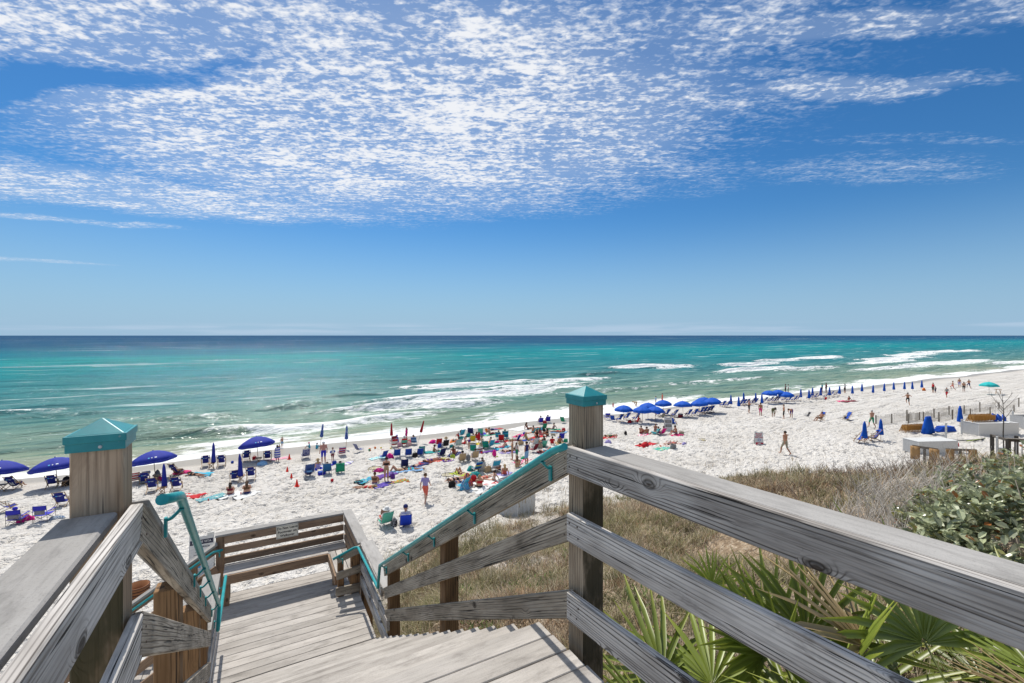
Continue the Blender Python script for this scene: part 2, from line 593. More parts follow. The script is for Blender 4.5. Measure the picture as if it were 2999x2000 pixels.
M['deck'] = composite('deck_composite', (0.36, 0.332, 0.30), (0.50, 0.465, 0.425), (0.15, 0.135, 0.12))
M['cap'] = composite('cap_composite', (0.30, 0.285, 0.265), (0.39, 0.375, 0.355), (0.15, 0.143, 0.135))

# painted teal metal
def paint(name, c, wear, rough=0.35):
    m, t = new_mat(name)
    tc = t.n('ShaderNodeTexCoord')
    n = t.noise(tc.outputs['Object'], 14.0, 4.0, 0.6)
    n2 = t.noise(tc.outputs['Object'], 90.0, 2.0, 0.6)
    col = t.mix(t.math('MULTIPLY', t.smooth(n, 0.40, 0.68), 0.75), tuple(c) + (1,), tuple(wear) + (1,))
    sc = t.noise(tc.outputs['Object'], 38.0, 5.0, 0.7)
    col = t.mix(t.math('MULTIPLY', t.smooth(sc, 0.63, 0.72), 0.55), col, (0.30, 0.34, 0.33, 1))
    finish(t, col, rough, 0.5, bump=n2, bstr=0.08, bdist=0.002)
    return m
M['teal'] = paint('teal_paint', (0.003, 0.25, 0.26), (0.03, 0.33, 0.34))
M['teal_cap'] = paint('teal_cap_paint', (0.002, 0.20, 0.225), (0.01, 0.26, 0.28), 0.4)
M['screw'] = paint('zinc', (0.5, 0.5, 0.5), (0.3, 0.3, 0.3), 0.3)
M['white_paint'] = paint('white_paint', (0.62, 0.62, 0.60), (0.50, 0.49, 0.46), 0.6)
M['grey_board'] = paint('grey_board', (0.42, 0.42, 0.42), (0.33, 0.33, 0.32), 0.7)
M['alu'] = paint('aluminium', (0.55, 0.55, 0.56), (0.4, 0.4, 0.4), 0.35)
M['dark_metal'] = paint('dark_metal', (0.05, 0.05, 0.055), (0.1, 0.1, 0.1), 0.45)
M['chair_wood'] = paint('varnished_beech', (0.33, 0.19, 0.085), (0.25, 0.14, 0.06), 0.5)
M['chair_wood_pale'] = paint('pale_beech', (0.36, 0.24, 0.13), (0.28, 0.18, 0.09), 0.55)
M['orange_wood'] = paint('orange_wood', (0.36, 0.17, 0.03), (0.25, 0.11, 0.02), 0.55)
M['old_wood'] = wood('grey_timber', (0.23, 0.205, 0.175), (0.16, 0.14, 0.12), (0.055, 0.048, 0.04), 0.8, knots=0.8)
M['fence_post'] = wood('bleached_post', (0.36, 0.32, 0.26), (0.27, 0.235, 0.19), (0.10, 0.085, 0.07), 0.8, knots=0.9)
M['dark_wood'] = wood('dark_timber', (0.12, 0.105, 0.09), (0.08, 0.07, 0.06), (0.03, 0.026, 0.022), 0.8, knots=0.8)


def sand_material():
    m, t = new_mat('white_quartz_sand')
    geo = t.n('ShaderNodeNewGeometry')
    pos = geo.outputs['Position']
    s = t.n('ShaderNodeSeparateXYZ', ins={0: pos})
    big = t.noise(pos, 0.16, 4.0, 0.6)
    gr = t.noise(pos, 5.5, 5.0, 0.7)
    pit = t.noise(t.vec('MULTIPLY', pos, (1.0, 1.0, 1.0)), 3.2, 3.0, 0.65, 0.6)
    col = t.mix(t.smooth(big, 0.3, 0.7), (0.575, 0.545, 0.50, 1), (0.66, 0.632, 0.59, 1))
    col = t.mix(t.math('MULTIPLY', t.smooth(gr, 0.52, 0.78), 0.35), col, (0.38, 0.36, 0.33, 1))
    att = t.n('ShaderNodeAttribute', attribute_name='cover')
    sepc = t.n('ShaderNodeSeparateColor', ins={0: att.outputs['Color']})
    wet, litter = sepc.outputs[0], sepc.outputs[1]
    lit = t.noise(pos, 9.0, 5.0, 0.7)
    litc = t.ramp(lit, [(0.3, (0.13, 0.09, 0.055)), (0.5, (0.29, 0.21, 0.135)), (0.72, (0.50, 0.42, 0.32))])
    col = t.mix(litter, col, litc)
    col = t.mix(wet, col, (0.34, 0.295, 0.235, 1))
    rough = t.mix(wet, 0.95, 0.35, kind='FLOAT')
    dry = t.math('SUBTRACT', 1.0, wet)
    ht = t.math('MULTIPLY', t.math('ADD', t.math('MULTIPLY', pit, 1.0), t.math('MULTIPLY', gr, 0.25)), dry)
    b = t.n('ShaderNodeBump', ins={'Strength': 1.0, 'Distance': 0.30, 'Height': ht})
    p = t.n('ShaderNodeBsdfPrincipled', ins={'Base Color': col, 'Roughness': rough, 'Specular IOR Level': 0.25, 'Normal': b.outputs[0]})
    t.n('ShaderNodeOutputMaterial', ins={0: p.outputs[0]})
    return m
M['sand'] = sand_material()


def sea_material():
    m, t = new_mat('sea_water')
    geo = t.n('ShaderNodeNewGeometry')
    pos = geo.outputs['Position']
    s = t.n('ShaderNodeSeparateXYZ', ins={0: pos})
    wob = t.noise(t.vec('MULTIPLY', pos, (0.006, 0.02, 0.0)), 1.0, 3.0, 0.5)
    y = t.math('ADD', s.outputs[1], t.math('MULTIPLY', t.math('SUBTRACT', wob, 0.5), t.math('MULTIPLY', s.outputs[1], 0.75)))
    f = t.math('DIVIDE', t.math('LOGARITHM', t.math('DIVIDE', t.math('MAXIMUM', y, 48.0), 48.0), 10.0), 2.0)
    # depth colours, from the wash on the sand out to deep water
    col = t.ramp(f, [(0.0, (0.36, 0.34, 0.25)), (0.035, (0.22, 0.275, 0.20)), (0.09, (0.14, 0.235, 0.19)), (0.16, (0.062, 0.20, 0.20)),
                     (0.27, (0.012, 0.185, 0.205)), (0.36, (0.004, 0.225, 0.235)), (0.44, (0.004, 0.145, 0.20)), (0.56, (0.006, 0.075, 0.155)), (0.85, (0.008, 0.050, 0.125))])
    pat = t.noise(t.vec('MULTIPLY', pos, (0.03, 0.11, 0.0)), 1.0, 4.0, 0.6)
    col = t.mix(t.math('MULTIPLY', t.smooth(pat, 0.48, 0.72), 0.38), col, (0.012, 0.105, 0.115, 1))
    att = t.n('ShaderNodeAttribute', attribute_name='foam')
    fo = t.n('ShaderNodeSeparateColor', ins={0: att.outputs['Color']}).outputs[0]
    lace = t.noise(t.vec('MULTIPLY', pos, (0.55, 1.25, 0.0)), 1.0, 5.0, 0.68, 0.8)
    lace2 = t.noise(t.vec('MULTIPLY', pos, (0.10, 0.75, 0.0)), 1.0, 3.0, 0.6, 0.5)
    lc = t.math('ADD', t.math('MULTIPLY', lace, 0.6), t.math('MULTIPLY', lace2, 0.4))
    foam = t.smooth(t.math('ADD', fo, t.math('MULTIPLY', t.math('SUBTRACT', lc, 0.5), 2.1)), 0.42, 0.78)
    foam = t.math('MULTIPLY', foam, t.smooth(fo, 0.02, 0.2))
    # chop: shorter waves close in, longer swell farther out; shaded faces, glints and broken foam painted as colour
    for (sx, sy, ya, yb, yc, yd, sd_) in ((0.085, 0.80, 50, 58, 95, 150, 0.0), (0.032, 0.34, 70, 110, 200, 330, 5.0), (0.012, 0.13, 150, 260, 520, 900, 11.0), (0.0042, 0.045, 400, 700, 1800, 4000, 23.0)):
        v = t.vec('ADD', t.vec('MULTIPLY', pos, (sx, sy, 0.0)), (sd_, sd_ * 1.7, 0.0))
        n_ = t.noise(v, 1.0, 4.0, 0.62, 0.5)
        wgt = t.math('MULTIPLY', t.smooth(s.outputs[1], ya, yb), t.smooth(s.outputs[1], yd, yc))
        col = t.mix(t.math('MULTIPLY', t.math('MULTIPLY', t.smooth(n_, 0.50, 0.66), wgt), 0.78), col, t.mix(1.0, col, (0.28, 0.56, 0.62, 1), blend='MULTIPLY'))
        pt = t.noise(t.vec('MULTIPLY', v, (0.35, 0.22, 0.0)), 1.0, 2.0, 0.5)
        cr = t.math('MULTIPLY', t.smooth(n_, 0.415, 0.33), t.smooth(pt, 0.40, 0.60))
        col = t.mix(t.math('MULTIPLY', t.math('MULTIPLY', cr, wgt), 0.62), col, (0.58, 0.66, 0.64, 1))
    col = t.mix(foam, col, (0.80, 0.81, 0.79, 1))
    rough = t.mix(foam, 0.10, 0.7, kind='FLOAT')
    w1 = t.noise(t.vec('MULTIPLY', pos, (0.16, 0.62, 0.0)), 1.0, 4.0, 0.62, 0.3)
    w2 = t.noise(t.vec('MULTIPLY', pos, (0.9, 2.6, 0.0)), 1.0, 3.0, 0.6, 0.4)
    w3 = t.noise(t.vec('MULTIPLY', pos, (0.018, 0.085, 0.0)), 1.0, 3.0, 0.6)
    ht = t.math('ADD', t.math('ADD', t.math('MULTIPLY', w1, 0.9), t.math('MULTIPLY', w2, 0.26)), t.math('MULTIPLY', w3, 3.2))
    b = t.n('ShaderNodeBump', ins={'Strength': 0.85, 'Distance': 1.0, 'Height': ht})
    dif = t.n('ShaderNodeBsdfDiffuse', ins={0: col, 'Normal': b.outputs[0]})
    glo = t.n('ShaderNodeBsdfGlossy', ins={0: (1, 1, 1, 1), 'Roughness': rough, 'Normal': b.outputs[0]})
    lw = t.n('ShaderNodeFresnel', ins={'IOR': 1.33, 'Normal': b.outputs[0]})
    k = t.math('MULTIPLY', t.math('MINIMUM', t.math('MULTIPLY', lw.outputs[0], 0.7), 0.12), t.math('SUBTRACT', 1.0, foam))
    mx = t.n('ShaderNodeMixShader', ins={0: k, 1: dif.outputs[0], 2: glo.outputs[0]})
    t.n('ShaderNodeOutputMaterial', ins={0: mx.outputs[0]})
    return m
M['sea'] = sea_material()


def vcol_mat(name, rough=0.7, spec=0.3, trans=0.0):
    m, t = new_mat(name)
    att = t.n('ShaderNodeAttribute', attribute_name='tint')
    p = t.n('ShaderNodeBsdfPrincipled', ins={'Base Color': att.outputs['Color'], 'Roughness': rough, 'Specular IOR Level': spec})
    if trans > 0:
        tr = t.n('ShaderNodeBsdfTranslucent', ins={'Color': att.outputs['Color']})
        mx = t.n('ShaderNodeMixShader', ins={0: trans, 1: p.outputs[0], 2: tr.outputs[0]})
        t.n('ShaderNodeOutputMaterial', ins={0: mx.outputs[0]})
    else:
        t.n('ShaderNodeOutputMaterial', ins={0: p.outputs[0]})
    return m
M['grass'] = vcol_mat('dune_grass_blades', 0.7, 0.2, 0.25)
M['palm'] = vcol_mat('palmetto_leaf', 0.38, 0.5, 0.25)
M['leaf'] = vcol_mat('glossy_leaf', 0.28, 0.6, 0.22)
M['twig'] = vcol_mat('grey_twigs', 0.85, 0.2)


def canopy_mat(name, c):
    m, t = new_mat(name)
    tc = t.n('ShaderNodeTexCoord')
    n = t.noise(tc.outputs['Object'], 3.0, 3.0)
    f = t.math('ADD', 0.82, t.math('MULTIPLY', n, 0.36))
    col = t.mix(1.0, tuple(c) + (1,), t.n('ShaderNodeCombineColor', ins={0: f, 1: f, 2: f}).outputs[0], blend='MULTIPLY')
    p = t.n('ShaderNodeBsdfPrincipled', ins={'Base Color': col, 'Roughness': 0.75, 'Specular IOR Level': 0.25})
    tr = t.n('ShaderNodeBsdfTranslucent', ins={'Color': col})
    mx = t.n('ShaderNodeMixShader', ins={0: 0.18, 1: p.outputs[0], 2: tr.outputs[0]})
    t.n('ShaderNodeOutputMaterial', ins={0: mx.outputs[0]})
    return m
M['navy'] = canopy_mat('navy_canvas', (0.028, 0.045, 0.36))
M['blue'] = canopy_mat('bright_blue_canvas', (0.008, 0.105, 0.55))
M['red_canvas'] = canopy_mat('red_canvas', (0.45, 0.015, 0.03))
M['teal_canvas'] = canopy_mat('teal_canvas', (0.03, 0.50, 0.50))
M['pattern_blue'] = blotch((0.012, 0.055, 0.33), (0.03, 0.11, 0.40), (0.35, 0.45, 0.6), 9.0)


_skin = {}
def skin(k):
    tones = [(0.50, 0.27, 0.175), (0.44, 0.215, 0.125), (0.56, 0.33, 0.235), (0.36, 0.165, 0.09), (0.50, 0.25, 0.19)]
    k = k % len(tones)
    if k not in _skin:
        m, t = new_mat('skin')
        tc = t.n('ShaderNodeTexCoord')
        n = t.noise(tc.outputs['Object'], 7.0, 3.0)
        c = tones[k]
        col = t.mix(t.smooth(n, 0.3, 0.7), tuple(x * 0.86 for x in c) + (1,), c + (1,))
        finish(t, col, 0.5, 0.4)
        _skin[k] = m
    return _skin[k]


# ------------------------------------------------------------------ the ground: beach, dune and sea bed
SEA_Z = -11.2
SHORE_Y = 49.8


def ground_smooth(x, y):
    x = np.asarray(x, float)
    y = np.asarray(y, float)
    beach = np.interp(y, [-80, 14, 20, SHORE_Y, 78, 120], [-9.2, -9.2, -9.3, SEA_Z, -13.4, -14.0])
    toe = 13.0 + 7.0 * sstep(x, 0.0, 6.0) - 8.5 * sstep(x, 16.0, 42.0)
    ramp = -2.15 - (y + 1.0) * (7.15 / (toe + 1.0))
    ramp = np.minimum(ramp, -2.1)
    # soft shoulder where the dune meets the beach
    k = 0.55
    dune = np.maximum(ramp, beach) + k * np.exp(-np.abs(ramp - beach) / k) * 0.35
    return np.where(y > toe + 3, beach, dune)


def ground(x, y):
    """with the hummocks of the dune"""
    g = ground_smooth(x, y)
    x = np.asarray(x, float)
    y = np.asarray(y, float)
    toe = 13.0 + 7.0 * sstep(x, 0.0, 6.0) - 8.5 * sstep(x, 16.0, 42.0)
    dn = sstep(y, toe + 1.0, toe - 5.0) * sstep(np.abs(x - 0.45), 1.6, 4.0)
    return g + dn * (fbm(x * 0.33, y * 0.33, 3, 5) - 0.5) * 1.5


def gz(x, y):
    return float(ground(np.array([x]), np.array([y]))[0])


def spaced(lo, a, b, hi, step, growth):
    mid = list(np.arange(a, b + 1e-6, step))
    left, s, v = [], step, a
    while v > lo:
        s *= growth
        v -= s
        left.append(v)
    right, s, v = [], step, b
    while v < hi:
        s *= growth
        v += s
        right.append(v)
    return np.array(left[::-1] + mid + right)


def grid_mesh(name, xs, ys, zfun, attr=None, mat=None):
    X, Y = np.meshgrid(xs, ys)
    Z = zfun(X, Y)
    nx, ny = len(xs), len(ys)
    V = np.stack([X.ravel(), Y.ravel(), Z.ravel()], 1)
    i = np.arange((ny - 1) * (nx - 1))
    r, c = i // (nx - 1), i % (nx - 1)
    a = r * nx + c
    F = np.stack([a, a + 1, a + 1 + nx, a + nx], 1)
    me = bpy.data.meshes.new(name)
    me.vertices.add(len(V))
    me.vertices.foreach_set('co', V.ravel().astype(np.float32))
    me.loops.add(F.size)
    me.loops.foreach_set('vertex_index', F.ravel().astype(np.int32))
    me.polygons.add(len(F))
    me.polygons.foreach_set('loop_start', (np.arange(len(F)) * 4).astype(np.int32))
    me.polygons.foreach_set('use_smooth', np.ones(len(F), bool))
    me.update(calc_edges=True)
    if attr:
        nm, fn = attr
        ca = me.color_attributes.new(nm, 'FLOAT_COLOR', 'POINT')
        C = fn(X, Y).reshape(-1, 3)
        ca.data.foreach_set('color', np.concatenate([C, np.ones((len(C), 1))], 1).ravel().astype(np.float32))
    o = bpy.data.objects.new(name, me)
    COL.objects.link(o)
    if mat: me.materials.append(mat)
    return o


def sand_relief(X, Y):
    g = ground(X, Y)
    dry = sstep(Y, SHORE_Y - 4.0, SHORE_Y - 9.0)
    # footprints and scuffs: many small hollows with raised rims
    n1 = vnoise(X * 2.7, Y * 2.7, 11)
    n2 = vnoise(X * 4.4 + 5, Y * 4.4, 12)
    n3 = fbm(X * 0.45, Y * 0.45, 3, 13)
    traffic = 0.7 + 0.7 * sstep(n3, 0.35, 0.62)
    hollow = -sstep(n1, 0.56, 0.80) * 0.19 - sstep(n2, 0.58, 0.84) * 0.13
    rims = (n1 - 0.5) * 0.10 + (n2 - 0.5) * 0.08
    roll = (fbm(X * 0.12, Y * 0.12, 3, 17) - 0.5) * 0.22 * sstep(Y, SHORE_Y - 2, SHORE_Y - 9)
    cusp = np.sin(X * 0.21 + 1.0) * 0.07 * np.exp(-((Y - SHORE_Y + 3) / 5.0) ** 2)
    return g + dry * traffic * (hollow + rims) + roll + cusp


def sand_cover(X, Y):
    edge = SHORE_Y - 4.6 + (fbm(X * 0.05, Y * 0.0 + 3.3, 3, 21) - 0.5) * 5.0
    wet = sstep(Y, edge, edge + 2.6)
    damp = 0.28 * sstep(Y, edge - 4, edge)
    toe = 13.0 + 7.0 * sstep(X, 0.0, 6.0) - 8.5 * sstep(X, 16.0, 42.0)
    n = fbm(X * 0.55, Y * 0.55, 4, 23)
    lit = sstep(Y + (n - 0.5) * 7.0, toe - 0.6, toe - 4.0) * sstep(X, 0.4, 2.6)
    lit = lit * (0.35 + 0.65 * sstep(n, 0.33, 0.55))
    lit = np.maximum(lit, 0.9 * sstep(X, 0.8, 1.9) * sstep(Y, 13.0, 9.0) * (1 - 0.25 * sstep(X, 20.0, 26.0)))
    return np.stack([np.maximum(wet, damp), lit, np.zeros_like(wet)], -1)


sand_x = spaced(-420, -24, 42, 1500, 0.115, 1.045)
sand_y = spaced(-60, 14, 47, 130, 0.11, 1.05)
beach = grid_mesh('beach_ground', sand_x, sand_y, sand_relief, ('cover', sand_cover), M['sand'])
tag(beach, 'white footprinted sand beach rising to a grassy dune', 'beach', kind='structure')

# ------------------------------------------------------------------ the sea
# breaking waves: (x, y, half length, reach, height, foam), read off as places on the water
BREAKERS = [
    (44.0, 94.0, 20, 3.2, 0.45, 0.95), (50.0, 83.0, 24, 4.5, 0.25, 0.75), (34.0, 76.0, 20, 3.0, 0.55, 0.95), (22.0, 69.0, 17, 2.2, 0.5, 0.85),
    (66.0, 91.0, 16, 2.4, 0.45, 0.8), (8.0, 60.5, 16, 2.0, 0.5, 0.85), (-12.0, 60.0, 12, 1.4, 0.4, 0.40), (118.0, 118.0, 18, 3.0, 0.6, 1.0), (126.0, 112.0, 15, 3.0, 0.4, 0.8),
    (166.0, 108.0, 22, 3.0, 0.5, 1.0), (140.0, 90.0, 26, 2.8, 0.5, 0.95), (158.0, 84.0, 22, 2.5, 0.4, 0.8), (200.0, 118.0, 20, 3.0, 0.5, 0.9), (240.0, 124.0, 30, 4.0, 0.5, 1.0),
    (270.0, 104.0, 40, 5.0, 0.5, 1.0), (230.0, 92.0, 36, 4.0, 0.5, 0.95), (250.0, 76.0, 50, 5.0, 0.4, 1.0), (190.0, 72.0, 34, 3.0, 0.4, 0.9), (300.0, 64.0, 60, 5.0, 0.3, 1.0),
    (330.0, 118.0, 40, 5.0, 0.5, 1.0), (420.0, 130.0, 60, 6.0, 0.5, 1.0), (-8.0, 73.0, 7, 1.1, 0.5, 0.45), (4.0, 78.5, 6, 1.0, 0.5, 0.42), (-30.0, 93.0, 7, 1.2, 0.4, 0.55),
    (-24.0, 84.0, 5, 0.8, 0.3, 0.35), (14.0, 88.0, 6, 1.0, 0.5, 0.30), (96.0, 71.0, 26, 2.2, 0.35, 0.6), (84.0, 100.0, 10, 1.5, 0.4, 0.5), (60.0, 70.0, 18, 2.0, 0.3, 0.5), (-44.0, 66.0, 12, 1.2, 0.4, 0.4),
]


def crest_y(X, y0, k):
    return y0 + (fbm(X * 0.035, X * 0.0 + k * 3.1, 3, 40 + k) - 0.5) * 7.0


def sea_height(X, Y):
    near = sstep(Y, 420.0, 110.0)
    swell = np.sin(Y * 0.42 + 2.4 * fbm(X * 0.02, Y * 0.02, 2, 31) * 3.0) * 0.10 + (fbm(X * 0.10, Y * 0.30, 3, 33) - 0.5) * 0.42
    chop = (fbm(X * 0.22, Y * 0.85, 2, 44) - 0.5) * 0.34 * sstep(Y, 190.0, 90.0)
    h = (swell * 1.35 + chop) * near * sstep(Y, 50.0, 60.0)
    for k, (bx, by, L, rch, hh, fo) in enumerate(BREAKERS):
        env = np.exp(-((X - bx) / L) ** 4)
        yy = Y - crest_y(X, by, k)
        h = h + 1.7 * hh * env * np.exp(-(np.where(yy < 0, yy / 0.8, yy / 2.2)) ** 2)
    run = (fbm(X * 0.05, X * 0 + 9.0, 3, 35) - 0.5) * 0.16
    return SEA_Z + h + run * np.exp(-((Y - SHORE_Y) / 6.0) ** 2)


def sea_foam(X, Y):
    f = np.zeros_like(X)
    for k, (bx, by, L, rch, hh, fo) in enumerate(BREAKERS):
        env = np.exp(-((X - bx) / L) ** 4)
        yy = Y - crest_y(X, by, k)
        sharp = np.where(yy > 0, np.exp(-(yy / 1.2) ** 2), np.exp(yy / (rch * 2.0)))
        f = np.maximum(f, fo * env * sharp)
    edge = SHORE_Y + (fbm(X * 0.045, X * 0 + 4.4, 3, 36) - 0.5) * 3.0
    wash = 1.0 * np.exp(-np.abs(Y - edge - 0.8) / 3.4) + 0.62 * np.exp(-np.abs(Y - edge - 5.5) / 4.5) * sstep(fbm(X * 0.06, Y * 0.12, 3, 37), 0.35, 0.6)
    f = np.maximum(f, wash)
    caps = sstep(vnoise(X * 0.11, Y * 0.5, 38), 0.82, 0.96) * sstep(fbm(X * 0.02, Y * 0.03, 2, 39), 0.40, 0.6) * sstep(Y, 56, 66) * sstep(Y, 700, 200) * 0.5
    f = np.maximum(f, caps)
    return np.stack([f, f, f], -1)


sea_x = spaced(-32000, -75, 175, 36000, 0.62, 1.10)
sea_y = spaced(45.0, 45.3, 112, 40000, 0.33, 1.035)
sea = grid_mesh('sea', sea_x, sea_y, sea_height, ('foam', sea_foam), M['sea'])
tag(sea, 'green to deep blue sea with breaking surf', 'sea', kind='structure')


# ------------------------------------------------------------------ the timber walkover: landings, stairs, rails, bench
walk = empty('beach_walkover', (0.5, 6.0, -9.0), label='weathered timber walkover with stairs, benches and teal handrails', cat='walkover')
_box = {}


def bevel_box(L, W, H, bev=0.004):
    key = (round(L, 3), round(W, 3), round(H, 3), bev)
    if key in _box: return _box[key]
    bm = bmesh.new()
    bmesh.ops.create_cube(bm, size=1.0)
    for v in bm.verts:
        v.co.x *= L; v.co.y *= W; v.co.z *= H
    bmesh.ops.bevel(bm, geom=bm.edges[:], offset=bev, segments=1, affect='EDGES')
    me = bpy.data.meshes.new('board')
    bm.to_mesh(me)
    bm.free()
    _box[key] = me
    return me


def beam(name, a, b, W, H, mat, parent=None, up=(0, 0, 1), bev=0.004):
    """straight timber from a to b; W sideways, H along 'up'; one object with its grain along local X"""
    a, b = Vector(a), Vector(b)
    x = (b - a).normalized()
    u = Vector(up)
    y = u.cross(x).normalized()
    z = x.cross(y)
    me = bevel_box((b - a).length, W, H, bev)
    o = bpy.data.objects.new(name, me)
    COL.objects.link(o)
    if len(me.materials) == 0: me.materials.append(mat)
    o.material_slots[0].link = 'OBJECT'
    o.material_slots[0].material = mat
    Mx = Matrix((x, y, z)).transposed().to_4x4()
    Mx.translation = (a + b) / 2
    o.matrix_basis = Mx
    if parent is not None:
        o.parent = parent
        o.matrix_parent_inverse = wmat(parent).inverted()
    return o


def plank(name, x0, x1, yc, zt, wdt, th, mat, parent=walk, jig=0.002):
    """deck plank lying along X, top at zt"""
    zt = zt + random.uniform(-jig, jig) * 0.5
    return beam(name, (x0 + random.uniform(-.004, .004), yc, zt - th / 2), (x1 + random.uniform(-.004, .004), yc + random.uniform(-jig, jig), zt - th / 2), wdt, th, mat, parent)


def fascia(name, a, b, h, mat, parent=walk, th=0.038, side=1):
    """upright board; a, b are points on its inner face at the top edge; side=+1 puts the thickness to +X (or outward)"""
    a, b = Vector(a), Vector(b)
    x = (b - a).normalized()
    hx = Vector((x.x, x.y, 0)).normalized()
    out = Vector((hx.y, -hx.x, 0)) * side
    up = out.cross(x).normalized()
    if up.z < 0: up = -up
    c = math.sqrt(x.x ** 2 + x.y ** 2)
    hh = h * c
    s = out * (th / 2) - up * (hh / 2)
    return beam(name, a + s, b + s, th, hh, mat, parent, up=up)


def post(xc, yc, z0, z1, mat, size=0.14, parent=walk, lean=(0, 0)):
    return beam('post', (xc + lean[0], yc + lean[1], z0), (xc, yc, z1), size, size, mat, parent, up=(0, 1, 0), bev=0.006)


# ---- top landing (the viewer stands on it)
ZT = -1.70
for k in range(27):
    yc = 2.29 - 0.069 - 0.1405 * k
    plank('deck_board', -0.44, 1.446 + 0.075 * (2.29 - yc), yc, ZT, 0.134, 0.035, M['deck'])
beam('rim_joist', (-0.42, 2.262, -1.83), (1.43, 2.262, -1.83), 0.04, 0.18, M['old_wood'], walk)
beam('rim_joist', (-0.40, 2.2, -1.85), (-0.40, -1.4, -1.85), 0.04, 0.18, M['old_wood'], walk)
beam('rim_joist', (1.42, 2.2, -1.85), (1.66, -1.4, -1.85), 0.04, 0.18, M['old_wood'], walk)

# right rail of the landing: opens slightly towards the viewer
kx = 0.0715
def rx(y): return 1.465 + kx * (2.03 - y)
for zt, h in ((-0.607, 0.145), (-0.972, 0.152), (-1.402, 0.150)):
    fascia('rail_board', (rx(-1.3), -1.3, zt), (rx(2.03), 2.03, zt), h, M['rail'], side=1)
def cap_board(a, b, wdt, th, mat, name='cap_rail'):
    return beam(name, a, b, wdt, th, mat, walk, bev=0.007)
cap_board((rx(-1.3) + 0.042 + 0.082, -1.3, -0.607 - 0.021), (rx(1.952) + 0.042 + 0.082, 1.952, -0.607 - 0.021), 0.162, 0.036, M['cap'])
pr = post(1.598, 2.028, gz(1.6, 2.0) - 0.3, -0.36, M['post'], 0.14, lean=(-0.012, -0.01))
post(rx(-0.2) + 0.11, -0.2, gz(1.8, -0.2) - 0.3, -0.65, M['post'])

# left rail of the landing
for zt, h in ((-0.607, 0.145), (-1.005, 0.155), (-1.402, 0.150)):
    fascia('rail_board', (-0.37, -1.2, zt), (-0.37, 2.09, zt), h, M['rail'], side=-1)
cap_board((-0.432 - 0.075, -1.2, -0.607 - 0.021), (-0.432 - 0.075, 2.046, -0.607 - 0.021), 0.15, 0.036, M['cap'])
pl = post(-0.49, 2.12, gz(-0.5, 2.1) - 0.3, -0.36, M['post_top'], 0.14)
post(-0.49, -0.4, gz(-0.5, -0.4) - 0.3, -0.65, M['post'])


def post_cap(p, x, y, z):
    m = MB()
    for r, za, zb in ((0.083, z + 0.030, z + 0.056), (0.079, z, z + 0.032)):
        m.box((x, y, (za + zb) / 2), (2 * r, 2 * r, zb - za))
    r, zt = 0.076, z + 0.056
    m.add([(x - r, y - r, zt), (x + r, y - r, zt), (x + r, y + r, zt), (x - r, y + r, zt), (x, y, zt + 0.047)],
          [(0, 1, 4), (1, 2, 4), (2, 3, 4), (3, 0, 4), (3, 2, 1, 0)])
    o = m.build('post_cap', M['teal_cap'], p, True)
    bv = o.modifiers.new('edge', 'BEVEL')
    bv.width = 0.0022
    bv.segments = 2
    bv.limit_method = 'ANGLE'
    s = MB().lathe([(0.006, 0), (0.005, 0.002), (0.002, 0.003)], 10)
    so = s.build('screw', M['screw'], p, True)
    so.location = (x + 0.012, y - 0.0795, z + 0.014)
    so.rotation_euler = (R(90), 0, 0)
    return o
post_cap(pr, 1.598, 2.028, -0.385)
post_cap(pl, -0.49, 2.12, -0.395)

# ---- first flight of stairs
Z1 = -4.30
NR = 15
RISE = (ZT - Z1) / NR
RUN = 0.2873
for k in range(1, NR):
    y0 = 2.29 + (k - 1) * RUN
    zt = ZT - RISE * k
    tread = beam('stair_tread', (-0.42 - 0.006 * k, y0 + RUN / 2 + 0.004 - 0.073, zt - 0.018), (1.446, y0 + RUN / 2 + 0.004 - 0.073, zt - 0.018), 0.142, 0.036, M['deck'], walk)
    beam('stair_tread', (-0.42 - 0.006 * k, y0 + RUN / 2 + 0.004 + 0.075, zt - 0.018), (1.446 + random.uniform(-.006, .006), y0 + RUN / 2 + 0.004 + 0.075, zt - 0.018), 0.144, 0.036, M['deck'], walk)
for k in range(NR):
    yr = 2.29 + k * RUN - 0.012
    beam('stair_riser', (-0.41 - 0.006 * k, yr - 0.03, ZT - RISE * k - 0.036 - (RISE - 0.036) / 2), (1.41, yr - 0.03, ZT - RISE * k - 0.036 - (RISE - 0.036) / 2), 0.025, RISE - 0.04, M['old_wood'], walk)
for xs_ in (-0.395, 0.5, 1.38):
    beam('stringer', (xs_, 2.15, ZT - 0.32), (xs_ - (0.08 if xs_ < 0 else 0), 6.55, Z1 - 0.26), 0.045, 0.24, M['old_wood'], walk)

# right stair rail: boards given by their top edges
sr = M['stair_rail']
fascia('stair_rail_board', (1.485, 2.035, -0.607), (1.485, 6.35, -3.184), 0.150, sr, side=1)
fascia('stair_rail_board', (1.482, 2.035, -0.978), (1.485, 6.33, -3.475), 0.155, sr, side=1)
fascia('stair_rail_board', (1.480, 2.035, -1.402), (1.485, 6.28, -3.755), 0.155, sr, side=1)
beam('cap_rail', (1.585, 2.12, -0.632), (1.585, 6.35, -3.158), 0.17, 0.034, M['cap'], walk)
